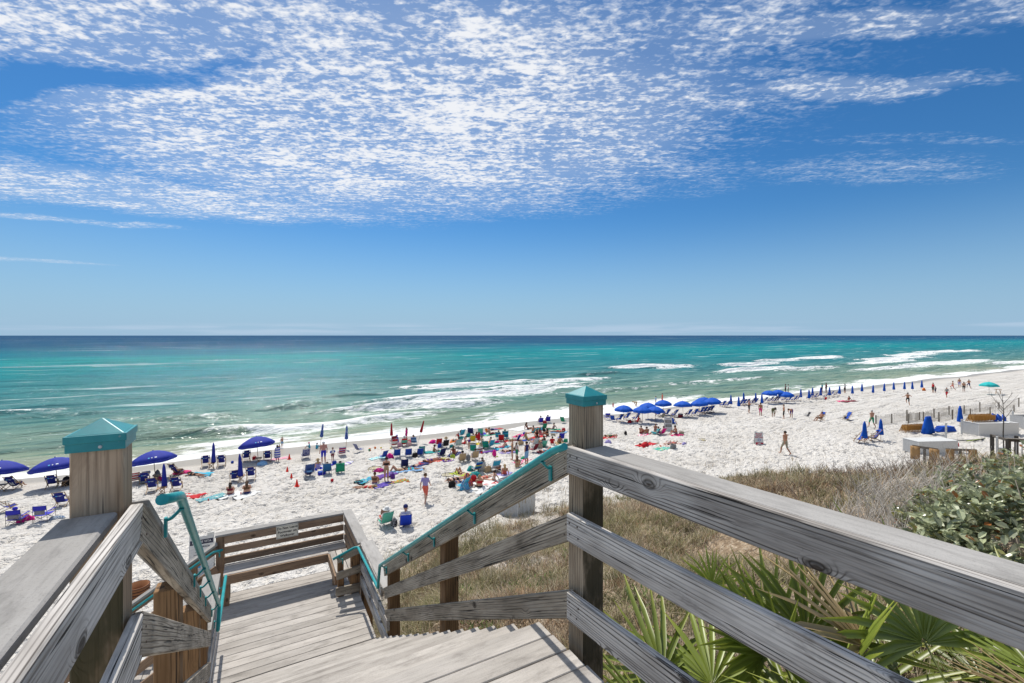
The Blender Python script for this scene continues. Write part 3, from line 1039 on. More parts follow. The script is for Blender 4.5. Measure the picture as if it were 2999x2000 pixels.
# left stair rail
def lx(y): return -0.37 - 0.0305 * (y - 2.10)
fascia('stair_rail_board', (lx(2.095), 2.095, -0.607), (lx(6.42), 6.42, -3.240), 0.152, sr, side=-1)
fascia('stair_rail_board', (lx(2.095), 2.095, -1.000), (lx(6.36), 6.36, -3.470), 0.165, sr, side=-1)
fascia('stair_rail_board', (lx(2.095), 2.095, -1.402), (lx(6.30), 6.30, -3.780), 0.165, sr, side=-1)
beam('cap_rail', (lx(2.2) - 0.075, 2.20, -0.645), (lx(6.42) - 0.075, 6.42, -3.218), 0.15, 0.034, M['cap'], walk)
for (x, y) in ((1.593, 4.12), (1.593, 6.20)):
    zt = -0.607 - 0.597 * (y - 2.03) - 0.05
    post(x, y, gz(x, y) - 0.3, zt, M['stair_post'])
for y in (3.72, 5.26, 6.34):
    x = lx(y) - 0.108
    post(x, y, gz(x, y) - 0.4, -0.607 - 0.609 * (y - 2.095) - 0.05, M['stair_post'])

# ---- first landing
for k in range(9):
    plank('deck_board', -0.535, 1.452, 6.60 + 0.074 + 0.1465 * k, Z1, 0.1405, 0.035, M['deck'])
beam('rim_joist', (-0.52, 7.90, Z1 - 0.14), (1.44, 7.90, Z1 - 0.14), 0.04, 0.19, M['old_wood'], walk)
for xs_ in (-0.50, 1.42):
    beam('rim_joist', (xs_, 6.55, Z1 - 0.15), (xs_, 7.86, Z1 - 0.15), 0.04, 0.2, M['old_wood'], walk)
ZC = -3.50
for zt, h, y0 in ((ZC - 0.005, 0.14, 6.42), (-3.79, 0.14, 6.08), (-4.045, 0.145, 6.08)):
    fascia('rail_board', (1.472, y0, zt), (1.472, 7.93, zt), h, M['rail'], side=1)
    fascia('rail_board', (-0.508, y0 + 0.1, zt), (-0.508, 7.88, zt), h, M['rail'], side=-1)
beam('cap_rail', (1.59, 6.36, ZC - 0.016), (1.59, 7.98, ZC - 0.016), 0.205, 0.036, M['cap'], walk)
beam('cap_rail', (-0.615, 6.46, ZC - 0.016), (-0.615, 7.93, ZC - 0.016), 0.215, 0.036, M['cap'], walk)
for (x, y) in ((1.582, 7.86), (-0.618, 7.84)):
    post(x, y, gz(x, y) - 0.5, ZC - 0.04, M['stair_post'])
# short return of rail towards the steps
for zl, zr, h in ((-3.615, -3.515, 0.13), (-3.885, -3.845, 0.125), (-4.135, -4.150, 0.135)):
    fascia('return_board', (1.468, 7.885, zr), (1.085, 7.885, zl), h, sr, side=1, th=0.036)
post(1.17, 7.995, gz(1.2, 8.0) - 0.5, -3.70, M['stair_post'], 0.09)
post(1.40, 7.995, gz(1.4, 8.0) - 0.5, -3.62, M['stair_post'], 0.13)

# ---- lower landing, two steps down
Z2 = -4.60
for zt, y0 in ((Z1 - 0.15, 7.92),):
    for j in range(2):
        beam('stair_tread', (-0.54, y0 + 0.075 + 0.147 * j, zt - 0.018), (1.06, y0 + 0.075 + 0.147 * j, zt - 0.018), 0.142, 0.036, M['deck'], walk)
for k in range(9):
    plank('deck_board', -0.60, 1.46, 8.22 + 0.072 + 0.1445 * k, Z2, 0.139, 0.035, M['deck'])
beam('rim_joist', (-0.58, 9.545, Z2 - 0.11), (1.46, 9.545, Z2 - 0.11), 0.04, 0.19, M['old_wood'], walk)
# back rail behind the bench
bw = M['bench_wood']
for zt, h in ((-3.557, 0.135), (-3.755, 0.115), (-3.935, 0.115)):
    fascia('bench_back_board', (-0.555, 9.50, zt), (1.452, 9.50, zt), h, bw, side=-1)
    fascia('rail_board', (1.456, 8.0, zt), (1.456, 9.498, zt), h, bw, side=1)
beam('cap_rail', (-0.69, 9.575, -3.537), (1.447, 9.575, -3.537), 0.165, 0.036, M['cap'], walk)
beam('cap_rail', (1.538, 8.0, -3.537), (1.538, 9.66, -3.537), 0.175, 0.036, M['cap'], walk)
for (x, y, s) in ((-0.62, 9.612, 0.13), (1.565, 9.60, 0.13), (1.565, 8.75, 0.12), (1.565, 8.06, 0.1)):
    post(x, y, gz(x, y) - 0.4, -3.56, M['bench_wood'], s)
# benches
def bench(name, slats, apron, legs):
    root = empty(name, (0, 0, 0))
    root.parent = walk
    root.matrix_parent_inverse = wmat(walk).inverted()
    for (a, b, wd) in slats: beam('seat_slat', a, b, wd, 0.036, M['deck'], root)
    beam('apron', apron[0], apron[1], 0.036, 0.15, bw, root)
    for (x, y) in legs: beam('bench_leg', (x, y, Z2), (x, y, -4.09), 0.085, 0.085, bw, root, up=(0, 1, 0))
    return root
ZS = -4.05
bench('bench', [((-0.545, 9.06 + 0.052 + 0.108 * k, ZS - 0.018), (1.445 if k > 0 else 1.118, 9.06 + 0.052 + 0.108 * k, ZS - 0.018), 0.098) for k in range(4)],
      ((-0.545, 9.040, -4.130), (1.11, 9.040, -4.130)), ((-0.50, 9.14), (-0.50, 9.44), (1.3, 9.4)))
bench('bench', [((1.135 + 0.05 + 0.106 * k, 8.13, ZS - 0.018), (1.135 + 0.05 + 0.106 * k, 9.098, ZS - 0.018), 0.097) for k in range(3)],
      ((1.115, 8.13, -4.130), (1.115, 9.018, -4.130)), ((1.21, 8.2), (1.40, 8.2), (1.21, 8.95)))

# ---- last flight, down to the sand on the left
NR3, RUN3, RISE3 = 26, 0.28, 0.1745
for k in range(1, NR3):
    xt = -0.62 - (k - 1) * RUN3 - RUN3 / 2
    zt = Z2 - RISE3 * k
    for j in (-1, 1):
        beam('stair_tread', (xt + j * 0.071, 8.02, zt - 0.018), (xt + j * 0.071, 9.42, zt - 0.018), 0.136, 0.036, M['deck'], walk)
for ys_ in (8.04, 9.40):
    beam('stringer', (-0.55, ys_, Z2 - 0.2), (-0.55 - NR3 * RUN3, ys_, Z2 - 0.2 - NR3 * RISE3), 0.045, 0.26, bw, walk)
x_end = -0.69 - 7.0
for ys_, sd_ in ((9.46, -1), (7.98, 1)):
    for dz_, h in ((0.0, 0.14), (0.34, 0.14), (0.62, 0.14)):
        z0 = -3.70 - dz_
        fascia('stair_rail_board', (-0.69, ys_, z0), (x_end, ys_, z0 - 0.623 * 7.0), h, bw, side=(1 if ys_ > 9 else -1))
    beam('cap_rail', (-0.66, ys_ + 0.06 * (1 if ys_ > 9 else -1), -3.665), (x_end, ys_ + 0.06 * (1 if ys_ > 9 else -1), -3.665 - 0.623 * 7.03), 0.15, 0.036, M['cap'], walk)
    for k in range(4):
        xx = -1.0 - 2.05 * k
        post(xx, ys_ + 0.1 * (1 if ys_ > 9 else -1), gz(xx, ys_) - 0.4, -3.72 - 0.623 * (-0.69 - xx) - 0.02, M['bench_wood'], 0.1)

# ---- teal pipe handrails on brackets
def bend(pts, r=0.10, n=4):
    """round the corners of a polyline"""
    pts = [Vector(p) for p in pts]
    out = [pts[0]]
    for i in range(1, len(pts) - 1):
        a, p, b = pts[i - 1], pts[i], pts[i + 1]
        ra = min(r, (a - p).length * 0.45, (b - p).length * 0.45)
        s, e = p + (a - p).normalized() * ra, p + (b - p).normalized() * ra
        for k in range(n + 1):
            u = k / n
            out.append(s * (1 - u) ** 2 + p * 2 * u * (1 - u) + e * u * u)
    out.append(pts[-1])
    return out


def handrail(pts, brackets, inward, rad=0.0195, corner=0.06):
    o = MB().tube(bend(pts, corner), rad, 14).build('handrail', M['teal'], walk, True)
    for (x, y, z) in brackets:
        p = Vector((x, y, z))
        iv = Vector(inward)
        wallp = p - iv * 0.062
        m = MB()
        m.tube(bend([p + Vector((0, 0, -0.018)), p + Vector((0, 0, -0.034)) - iv * 0.012, p - iv * 0.040 + Vector((0, 0, -0.062)), wallp + Vector((0, 0, -0.066))], 0.02, 3), [0.0075] * 10, 8)
        side = Vector((iv.y, -iv.x, 0))
        m.box(wallp + Vector((0, 0, -0.095)) + iv * 0.003, (0.011, 0.024, 0.085) if abs(iv.x) > 0.5 else (0.024, 0.011, 0.085))
        m.box(p + Vector((0, 0, -0.021)), (0.022, 0.05, 0.006) if abs(iv.x) > 0.5 else (0.05, 0.022, 0.006))
        m.build('bracket', M['teal'], o, True)
    return o
XR, XL = 1.415, -0.305
def hz_r(y): return -0.640 - 0.5955 * (y - 2.09)
handrail([(XR, 1.975, -0.590), (XR, 2.09, -0.640), (XR, 6.235, hz_r(6.235)), (XR, 6.352, -3.47), (XR, 7.80, -3.50), (1.36, 7.835, -3.51), (1.03, 7.835, -3.625)],
         [(XR, y, hz_r(y)) for y in (2.20, 3.27, 4.22, 5.10, 6.12)] + [(XR, 7.2, -3.49), (1.12, 7.828, -3.59)], (-1, 0, 0), corner=0.022)
def hl(y): return Vector((-0.305 - 0.0305 * (y - 2.41), y, -0.690 - 0.6285 * (y - 2.41)))
handrail([(-0.300, 1.985, -0.575), (-0.300, 2.40, -0.690), hl(6.46), (-0.435, 6.36, -3.48), (-0.435, 7.77, -3.49)],
         [tuple(hl(y)) for y in (2.52, 3.96, 4.52, 5.15, 6.20)] + [(-0.435, 7.55, -3.485), (-0.435, 6.7, -3.48)], (1, 0, 0), corner=0.022)
handrail([(-0.565, 9.385, -3.745), (-0.69, 9.385, -3.745), (-7.5, 9.385, -3.745 - 0.623 * 6.81)],
         [(-0.62, 9.385, -3.745), (-2.4, 9.385, -4.81), (-4.4, 9.385, -6.06)], (0, -1, 0), corner=0.05)

# ---- the notice on the bench back
sign = empty('notice_sign', (0.447, 9.486, -3.664), label='cream notice reading Do Not Leave Footwear on Walkover, on the bench back', cat='sign')
cream = flat((0.80, 0.75, 0.62), 0.6)
black_ink = flat((0.02, 0.02, 0.02), 0.6, var=0.0)
MB().box((0, 0, 0), (0.372, 0.012, 0.240)).build('panel', cream, sign)
m = MB()
for a, b in (((-0.174, 0, 0.108), (0.174, 0, 0.108)), ((-0.174, 0, -0.108), (0.174, 0, -0.108)), ((-0.174, 0, -0.108), (-0.174, 0, 0.108)), ((0.174, 0, -0.108), (0.174, 0, 0.108))):
    m.bar(Vector(a) + Vector((0, -0.0075, 0)), Vector(b) + Vector((0, -0.0075, 0)), 0.002, 0.0035, up=(0, 1, 0))
m.build('border', black_ink, sign)


def text(s, loc, size, mat, parent, rot=(90, 0, 0), name='lettering', align='CENTER', ext=0.0006, xs=1.0, bold=0.0):
    c = bpy.data.curves.new(name, 'FONT')
    c.body = s
    c.size = size
    c.align_x = align
    c.align_y = 'CENTER'
    c.extrude = ext
    c.offset = bold
    c.resolution_u = 3
    tmp = bpy.data.objects.new('tmp', c)
    COL.objects.link(tmp)
    dg = bpy.context.evaluated_depsgraph_get()
    me = bpy.data.meshes.new_from_object(tmp.evaluated_get(dg))
    bpy.data.objects.remove(tmp)
    me.name = name
    for v in me.vertices: v.co.x *= xs
    me.materials.clear()
    o = link(name, me, mat, parent)
    o.location = loc
    o.rotation_euler = tuple(R(a) for a in rot)
    return o
for s_, zz in (('Do Not Leave', 0.066), ('Footwear on', -0.002), ('Walkover', -0.070)):
    text(s_, (0, -0.0078, zz), 0.060, black_ink, sign, bold=0.0012)


# nail heads where the boards are fixed to the posts
nail_me = MB().lathe([(0.0055, 0), (0.005, 0.0022), (0.001, 0.0026)], 8).mesh('nail')
nail_mat = paint('rusty_nail', (0.06, 0.05, 0.045), (0.12, 0.07, 0.04), 0.6)
def nails(x, y, z, nx):
    for dz_ in (0.045, 0.105):
        o = link('nail', nail_me, nail_mat, walk)
        o.matrix_parent_inverse = wmat(walk).inverted()
        o.location = (x, y + random.uniform(-.012, .012), z - dz_)
        o.rotation_euler = (0, R(90 * nx), 0)
for zt in (-0.607, -0.972, -1.402):
    nails(rx(2.0) - 0.0005, 1.995, zt, -1)
    nails(rx(1.93) - 0.0005, 1.935, zt, -1)
    nails(1.4815, 2.065, zt - 0.03, -1)
    nails(1.4815, 4.12, zt - 0.03 - 0.59 * 2.09, -1)
for zt in (-0.607, -1.005, -1.402):
    nails(-0.3695, 2.05, zt, 1)
    nails(lx(2.14) + 0.0005, 2.14, zt - 0.03, 1)


# ------------------------------------------------------------------ dune vegetation
def tinted(name, V, F, C, mat, parent=None, smooth=False):
    """mesh with one colour per vertex ('tint')"""
    V, F, C = np.asarray(V, np.float32), np.asarray(F, np.int32), np.asarray(C, np.float32)
    me = bpy.data.meshes.new(name)
    me.vertices.add(len(V))
    me.vertices.foreach_set('co', V.ravel())
    k = F.shape[1]
    me.loops.add(F.size)
    me.loops.foreach_set('vertex_index', F.ravel())
    me.polygons.add(len(F))
    me.polygons.foreach_set('loop_start', (np.arange(len(F)) * k).astype(np.int32))
    if smooth: me.polygons.foreach_set('use_smooth', np.ones(len(F), bool))
    me.update(calc_edges=True)
    ca = me.color_attributes.new('tint', 'FLOAT_COLOR', 'POINT')
    ca.data.foreach_set('color', np.concatenate([C, np.ones((len(C), 1), np.float32)], 1).ravel())
    me.materials.append(mat)
    o = bpy.data.objects.new(name, me)
    COL.objects.link(o)
    if parent is not None: o.parent = parent
    return o


def blades(x, y, z, h, wid, az, lean, curl, col, tipcol=None):
    """curved blades: 3 segments, tapering to a point; returns V, F(quads), C"""
    n = len(x)
    ux, uy = np.cos(az), np.sin(az)
    sx, sy = -uy, ux
    V = np.zeros((n, 8, 3))
    C = np.zeros((n, 8, 3))
    if tipcol is None: tipcol = col
    for i, t in enumerate((0.0, 0.38, 0.74, 1.0)):
        reach = h * (lean * t + curl * t * t)
        up = h * t * np.sqrt(np.clip(1 - (lean + curl * t) ** 2 * 0.55, 0.08, 1))
        ww = wid * (1.0, 0.85, 0.55, 0.06)[i]
        cx, cy, cz = x + ux * reach, y + uy * reach, z + up
        for j, sg in enumerate((-1, 1)):
            V[:, i * 2 + j, 0] = cx + sg * sx * ww
            V[:, i * 2 + j, 1] = cy + sg * sy * ww
            V[:, i * 2 + j, 2] = cz
            C[:, i * 2 + j] = col * (1 - t) + tipcol * t
    base = (np.arange(n) * 8)[:, None, None]
    F = base + np.array([[0, 1, 3, 2], [2, 3, 5, 4], [4, 5, 7, 6]])[None]
    return V.reshape(-1, 3), F.reshape(-1, 4), C.reshape(-1, 3)


def toe_y(x): return 13.0 + 7.0 * sstep(x, 0.0, 6.0) - 8.5 * sstep(x, 16.0, 42.0)


def scatter(n, x0, x1, y0, y1, dens):
    x = RNG.uniform(x0, x1, n)
    y = RNG.uniform(y0, y1, n)
    k = RNG.uniform(0, 1, n) < dens(x, y)
    return x[k], y[k]


def dune_density(x, y):
    ty = toe_y(x)
    nn = fbm(x * 0.55, y * 0.55, 4, 23) * 0.75 + 0.25 * fbm(x * 1.9, y * 1.9, 2, 29)
    d = sstep(y + (nn - 0.5) * 7.0, ty - 0.2, ty - 3.0) * (0.25 + 0.75 * sstep(nn, 0.36, 0.52))
    return np.where(x < 1.85, 0.0, d)


GREENS = np.array([[0.22, 0.20, 0.095], [0.29, 0.26, 0.14], [0.165, 0.17, 0.065], [0.37, 0.32, 0.19]])
BROWNS = np.array([[0.36, 0.245, 0.15], [0.42, 0.32, 0.21], [0.29, 0.18, 0.105], [0.52, 0.43, 0.31], [0.23, 0.175, 0.125]])


def grass_patch(n, x0, x1, y0, y1, hmin, hmax, wid, seed, per=7, spread=0.055):
    """n tufts; every tuft has its own height, hue and lean"""
    x, y = scatter(n, x0, x1, y0, y1, dune_density)
    k = len(x)
    hue = fbm(x * 0.30, y * 0.30, 3, seed)
    up = sstep(toe_y(x) - y, 9.0, 2.0)                       # greener on the seaward face
    pg = np.clip(sstep(hue, 0.42, 0.62) * 0.75 + up * 0.35 + 0.06, 0.08, 0.9)
    g = RNG.uniform(0, 1, k) < pg
    col = np.where(g[:, None], GREENS[RNG.integers(0, 4, k)], BROWNS[RNG.integers(0, 5, k)]) * (0.50 + 0.95 * fbm(x * 1.3, y * 1.3, 3, seed + 7))[:, None] * RNG.uniform(0.6, 1.25, (k, 1))
    th = RNG.uniform(hmin, hmax, k) * (0.55 + 0.9 * fbm(x * 0.8, y * 0.8, 2, seed + 1))
    rep = lambda v: np.repeat(v, per, axis=0)
    sz = RNG.uniform(0.6, 1.5, k)
    x = rep(x) + RNG.normal(0, spread, k * per) * rep(sz)
    y = rep(y) + RNG.normal(0, spread, k * per) * rep(sz)
    m = k * per
    z = ground(x, y) - 0.03
    c = rep(col) * RNG.uniform(0.72, 1.25, (m, 1))
    dead = RNG.uniform(0, 1, m) < 0.12
    c[dead] = np.array([0.52, 0.44, 0.32]) * RNG.uniform(0.7, 1.1, (int(dead.sum()), 1))
    return blades(x, y, z, rep(th) * RNG.uniform(0.55, 1.2, m), RNG.uniform(0.6, 1.3, m) * wid, RNG.uniform(0, 2 * np.pi, m), RNG.uniform(0.05, 0.75, m), RNG.uniform(0.1, 0.7, m), c, c * 1.15)


parts = [grass_patch(7000, 1.85, 9, 1.5, 13, 0.10, 0.30, 0.0050, 61, 20, 0.07), grass_patch(6500, 2.5, 20, 8, 21, 0.14, 0.42, 0.0072, 62, 15, 0.10),
         grass_patch(7000, 12, 46, 1, 21, 0.16, 0.50, 0.0115, 63, 11, 0.16), grass_patch(3500, 34, 90, -8, 18, 0.3, 0.7, 0.022, 64, 4, 0.2)]
V, F, C, off = [], [], [], 0
for v, f, c in parts:
    V.append(v); F.append(f + off); C.append(c); off += len(v)
grass = tinted('dune_grass', np.concatenate(V), np.concatenate(F), np.concatenate(C), M['grass'])
tag(grass, 'dry brown and grey green grass covering the dune', 'grass', kind='stuff')


# tall sea oats standing up out of the grass, each clump a plant of its own
def sea_oats(x, y, n, hgt, seed):
    r = np.random.default_rng(seed)
    root = empty('sea_oats', (x, y, gz(x, y) - 0.03))
    k = n * 3
    az = r.uniform(0, 2 * np.pi, k)
    col = np.where(r.uniform(0, 1, (k, 1)) < 0.55, np.array([[0.23, 0.22, 0.12]]), np.array([[0.36, 0.28, 0.17]])) * r.uniform(0.75, 1.25, (k, 1))
    v, f, c = blades(r.normal(0, 0.10, k), r.normal(0, 0.10, k), np.zeros(k), r.uniform(0.45, 1.0, k) * hgt * 0.62, r.uniform(0.004, 0.007, k), az, r.uniform(0.05, 0.35, k), r.uniform(0.1, 0.5, k), col)
    tinted('leaf_blades', v, f, c, M['grass'], root)
    az = r.uniform(0, 2 * np.pi, n)
    sx, sy = r.normal(0, 0.09, n), r.normal(0, 0.09, n)
    hh = r.uniform(0.75, 1.1, n) * hgt
    le, cu = r.uniform(0.0, 0.14, n), r.uniform(0.0, 0.16, n)
    v, f, c = blades(sx, sy, np.zeros(n), hh, np.full(n, 0.0042), az, le, cu, np.full((n, 3), 1.0) * np.array([[0.30, 0.25, 0.16]]))
    tinted('stalk', v, f, c, M['grass'], root)
    hx, hy, hz_ = sx + np.cos(az) * hh * (le * 0.8 + cu * 0.64), sy + np.sin(az) * hh * (le * 0.8 + cu * 0.64), hh * 0.8
    v, f, c = blades(hx, hy, hz_, np.full(n, 0.24) * hgt, np.full(n, 0.013), az, le + 0.2, np.full(n, 0.35), np.full((n, 3), 1.0) * np.array([[0.40, 0.31, 0.19]]))
    tinted('seed_head', v, f, c, M['grass'], root)
    return root


oats = [(9.4, 18.9), (10.6, 19.4), (11.8, 19.3), (12.9, 19.8), (8.4, 18.0), (7.1, 17.2), (12.0, 18.2), (10.1, 17.3), (13.4, 18.8), (6.0, 16.4), (7.7, 15.4), (5.2, 14.6), (14.6, 19.4), (22.0, 18.6), (24.5, 18.9),
        (26.6, 18.4), (29.0, 17.8), (31.0, 17.4), (19.0, 19.0), (20.4, 19.6), (33.4, 16.6), (35.4, 16.0), (5.6, 12.6), (4.3, 12.4)]
for k, (x, y) in enumerate(oats):
    o = sea_oats(x, y, 7, 1.25 if k < 15 else 1.35, 700 + k)
    if k < 15:
        tag(o, 'tall thin sea oats at the dune edge by the white plywood box', 'sea oats', 'sea oats on the dune crest by the stairs')
    else:
        tag(o, 'tall thin sea oats along the dune crest facing the open sand', 'sea oats', 'sea oats along the far dune crest')


# ------------------------------------------------------------------ saw palmettos beside the rail
def palmetto(x, y, n, size, seed, label, group=None, tilt=(25, 78), lift=0.0, aim=None, spread=360):
    r = np.random.default_rng(seed)
    z = gz(x, y)
    root = empty('saw_palmetto', (x, y, z - 0.02 + lift), label=label, cat='palmetto', group=group)
    for k in range(n):
        a0 = (aim if aim is not None else 0) + (k + 0.5 - n / 2) / n * spread + r.uniform(-14, 14)
        el = r.uniform(*tilt)
        d = Vector((math.cos(R(a0)) * math.cos(R(el)), math.sin(R(a0)) * math.cos(R(el)), math.sin(R(el))))
        stem = size * r.uniform(0.55, 0.85)
        tip = d * stem
        side = d.cross(Vector((0, 0, 1))).normalized()
        up = side.cross(d).normalized()
        old = r.uniform() < 0.1
        green = np.array([0.25, 0.315, 0.05]) * r.uniform(0.6, 1.3) if not old else np.array([0.34, 0.25, 0.13])
        Vv, Ff, Cc = [], [], []
        nseg = 17
        for s in range(nseg):
            ph = R(-95 + 190 * s / (nseg - 1) + r.uniform(-2, 2))
            L = size * (0.72 + 0.36 * math.cos(ph * 0.75)) * r.uniform(0.72, 1.12)
            dr = (d * math.cos(ph) + side * math.sin(ph)).normalized()
            pl_ = dr.cross(up).normalized()
            droop = Vector((0, 0, -1)) * L * r.uniform(0.02, 0.34) + pl_ * L * r.normal(0, 0.05) + up * L * 0.10 * abs(math.sin(ph))
            wv = size * r.uniform(0.026, 0.038)
            b = len(Vv)
            for t, ww in ((0.03, 0.25), (0.30, 0.95), (0.62, 0.80), (1.0, 0.06)):
                c = tip + dr * L * t + droop * t * t
                fold = up * (wv * 0.75 * ww)
                Vv += [c - pl_ * wv * ww, c - fold, c + pl_ * wv * ww]
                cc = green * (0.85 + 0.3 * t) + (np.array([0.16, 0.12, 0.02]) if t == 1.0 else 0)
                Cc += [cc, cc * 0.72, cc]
            for i in range(3):
                q = b + i * 3
                Ff += [(q, q + 1, q + 4, q + 3), (q + 1, q + 2, q + 5, q + 4)]
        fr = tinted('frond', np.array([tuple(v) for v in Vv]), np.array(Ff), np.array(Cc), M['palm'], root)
        tb = MB().tube([(0, 0, 0), tip * 0.5 + up * stem * 0.05, tip + d * 0.02], [size * 0.012, size * 0.010, size * 0.007], 6)
        tb.build('stem', flat((0.12, 0.14, 0.04), 0.5), fr)
    return root


PG = 'saw palmettos beside the landing'
palmetto(3.05, 2.20, 7, 0.90, 801, 'saw palmetto fanned out low behind the lowest rail board', PG, tilt=(18, 62), lift=0.12)
palmetto(3.95, 2.10, 8, 0.95, 802, 'saw palmetto with upright fronds framed between the two upper rail boards', PG, tilt=(28, 72), lift=-0.08)
palmetto(4.40, 1.20, 8, 1.02, 803, 'large saw palmetto with bright yellow green fan pressed against the top rail', PG, tilt=(22, 62), lift=-0.15)
palmetto(5.0, 3.7, 5, 0.55, 804, 'small saw palmetto in the dry grass below the shrubs', PG, tilt=(30, 75))
palmetto(2.75, 3.05, 7, 0.42, 805, 'pale wispy saw palmetto seedling in blond dead grass', PG, tilt=(30, 75))
palmetto(2.50, 5.25, 7, 0.62, 806, 'saw palmetto seen beneath the lowest stair rail board', PG, tilt=(40, 82))
palmetto(2.40, 6.35, 6, 0.45, 807, 'small saw palmetto between the two stair posts', PG, tilt=(40, 82))
palmetto(4.9, 0.55, 5, 0.60, 808, 'saw palmetto with dead brown fronds in shade at the end of the rail', PG, tilt=(5, 40), lift=-0.1)


# low green herbs in the dry grass
def herb(x, y, s, seed):
    r = np.random.default_rng(seed)
    n = 90
    a, rr = r.uniform(0, 2 * np.pi, n), np.sqrt(r.uniform(0, 1, n)) * s
    px_, py_ = rr * np.cos(a), rr * np.sin(a)
    pz = r.uniform(0.02, 0.6, n) * s
    col = np.array([[0.16, 0.20, 0.07]]) * r.uniform(0.7, 1.4, (n, 1))
    v, f, c = blades(px_, py_, pz, np.full(n, 0.07), np.full(n, 0.016), r.uniform(0, 6.28, n), r.uniform(0.3, 0.9, n), r.uniform(0, 0.3, n), col)
    o = tinted('herb', v, f, c, M['grass'])
    o.location = (x, y, gz(x, y))
    return tag(o, 'small green leafy herb low in the brown dune grass', 'herb', 'green herbs in the dune grass')
for k, (x, y, s) in enumerate([(3.4, 7.2, 0.35), (4.6, 7.9, 0.42), (6.0, 9.0, 0.4), (5.0, 5.0, 0.3), (3.1, 5.6, 0.25), (7.6, 10.0, 0.5), (4.0, 9.6, 0.35)]):
    herb(x, y, s, 900 + k)


# ------------------------------------------------------------------ leafy evergreen shrub and the grey twigs round it
def leaf_shape(L, W, cup):
    """oval leaf, folded on its midrib, 8 faces; tip along +X"""
    V = [(0, 0, 0)]
    for t, ww in ((0.30, 0.85), (0.62, 1.0), (0.86, 0.62)):
        V += [(L * t, -W * ww, cup * W), (L * t, 0, -cup * 0.2 * W - 0.08 * L * t * t), (L * t, W * ww, cup * W)]
    V.append((L, 0, -0.09 * L))
    F = [(0, 1, 2, 2), (0, 2, 3, 3), (1, 4, 5, 2), (2, 5, 6, 3), (4, 7, 8, 5), (5, 8, 9, 6), (7, 10, 8, 8), (8, 10, 9, 9)]
    return V, [tuple(dict.fromkeys(f)) for f in F]


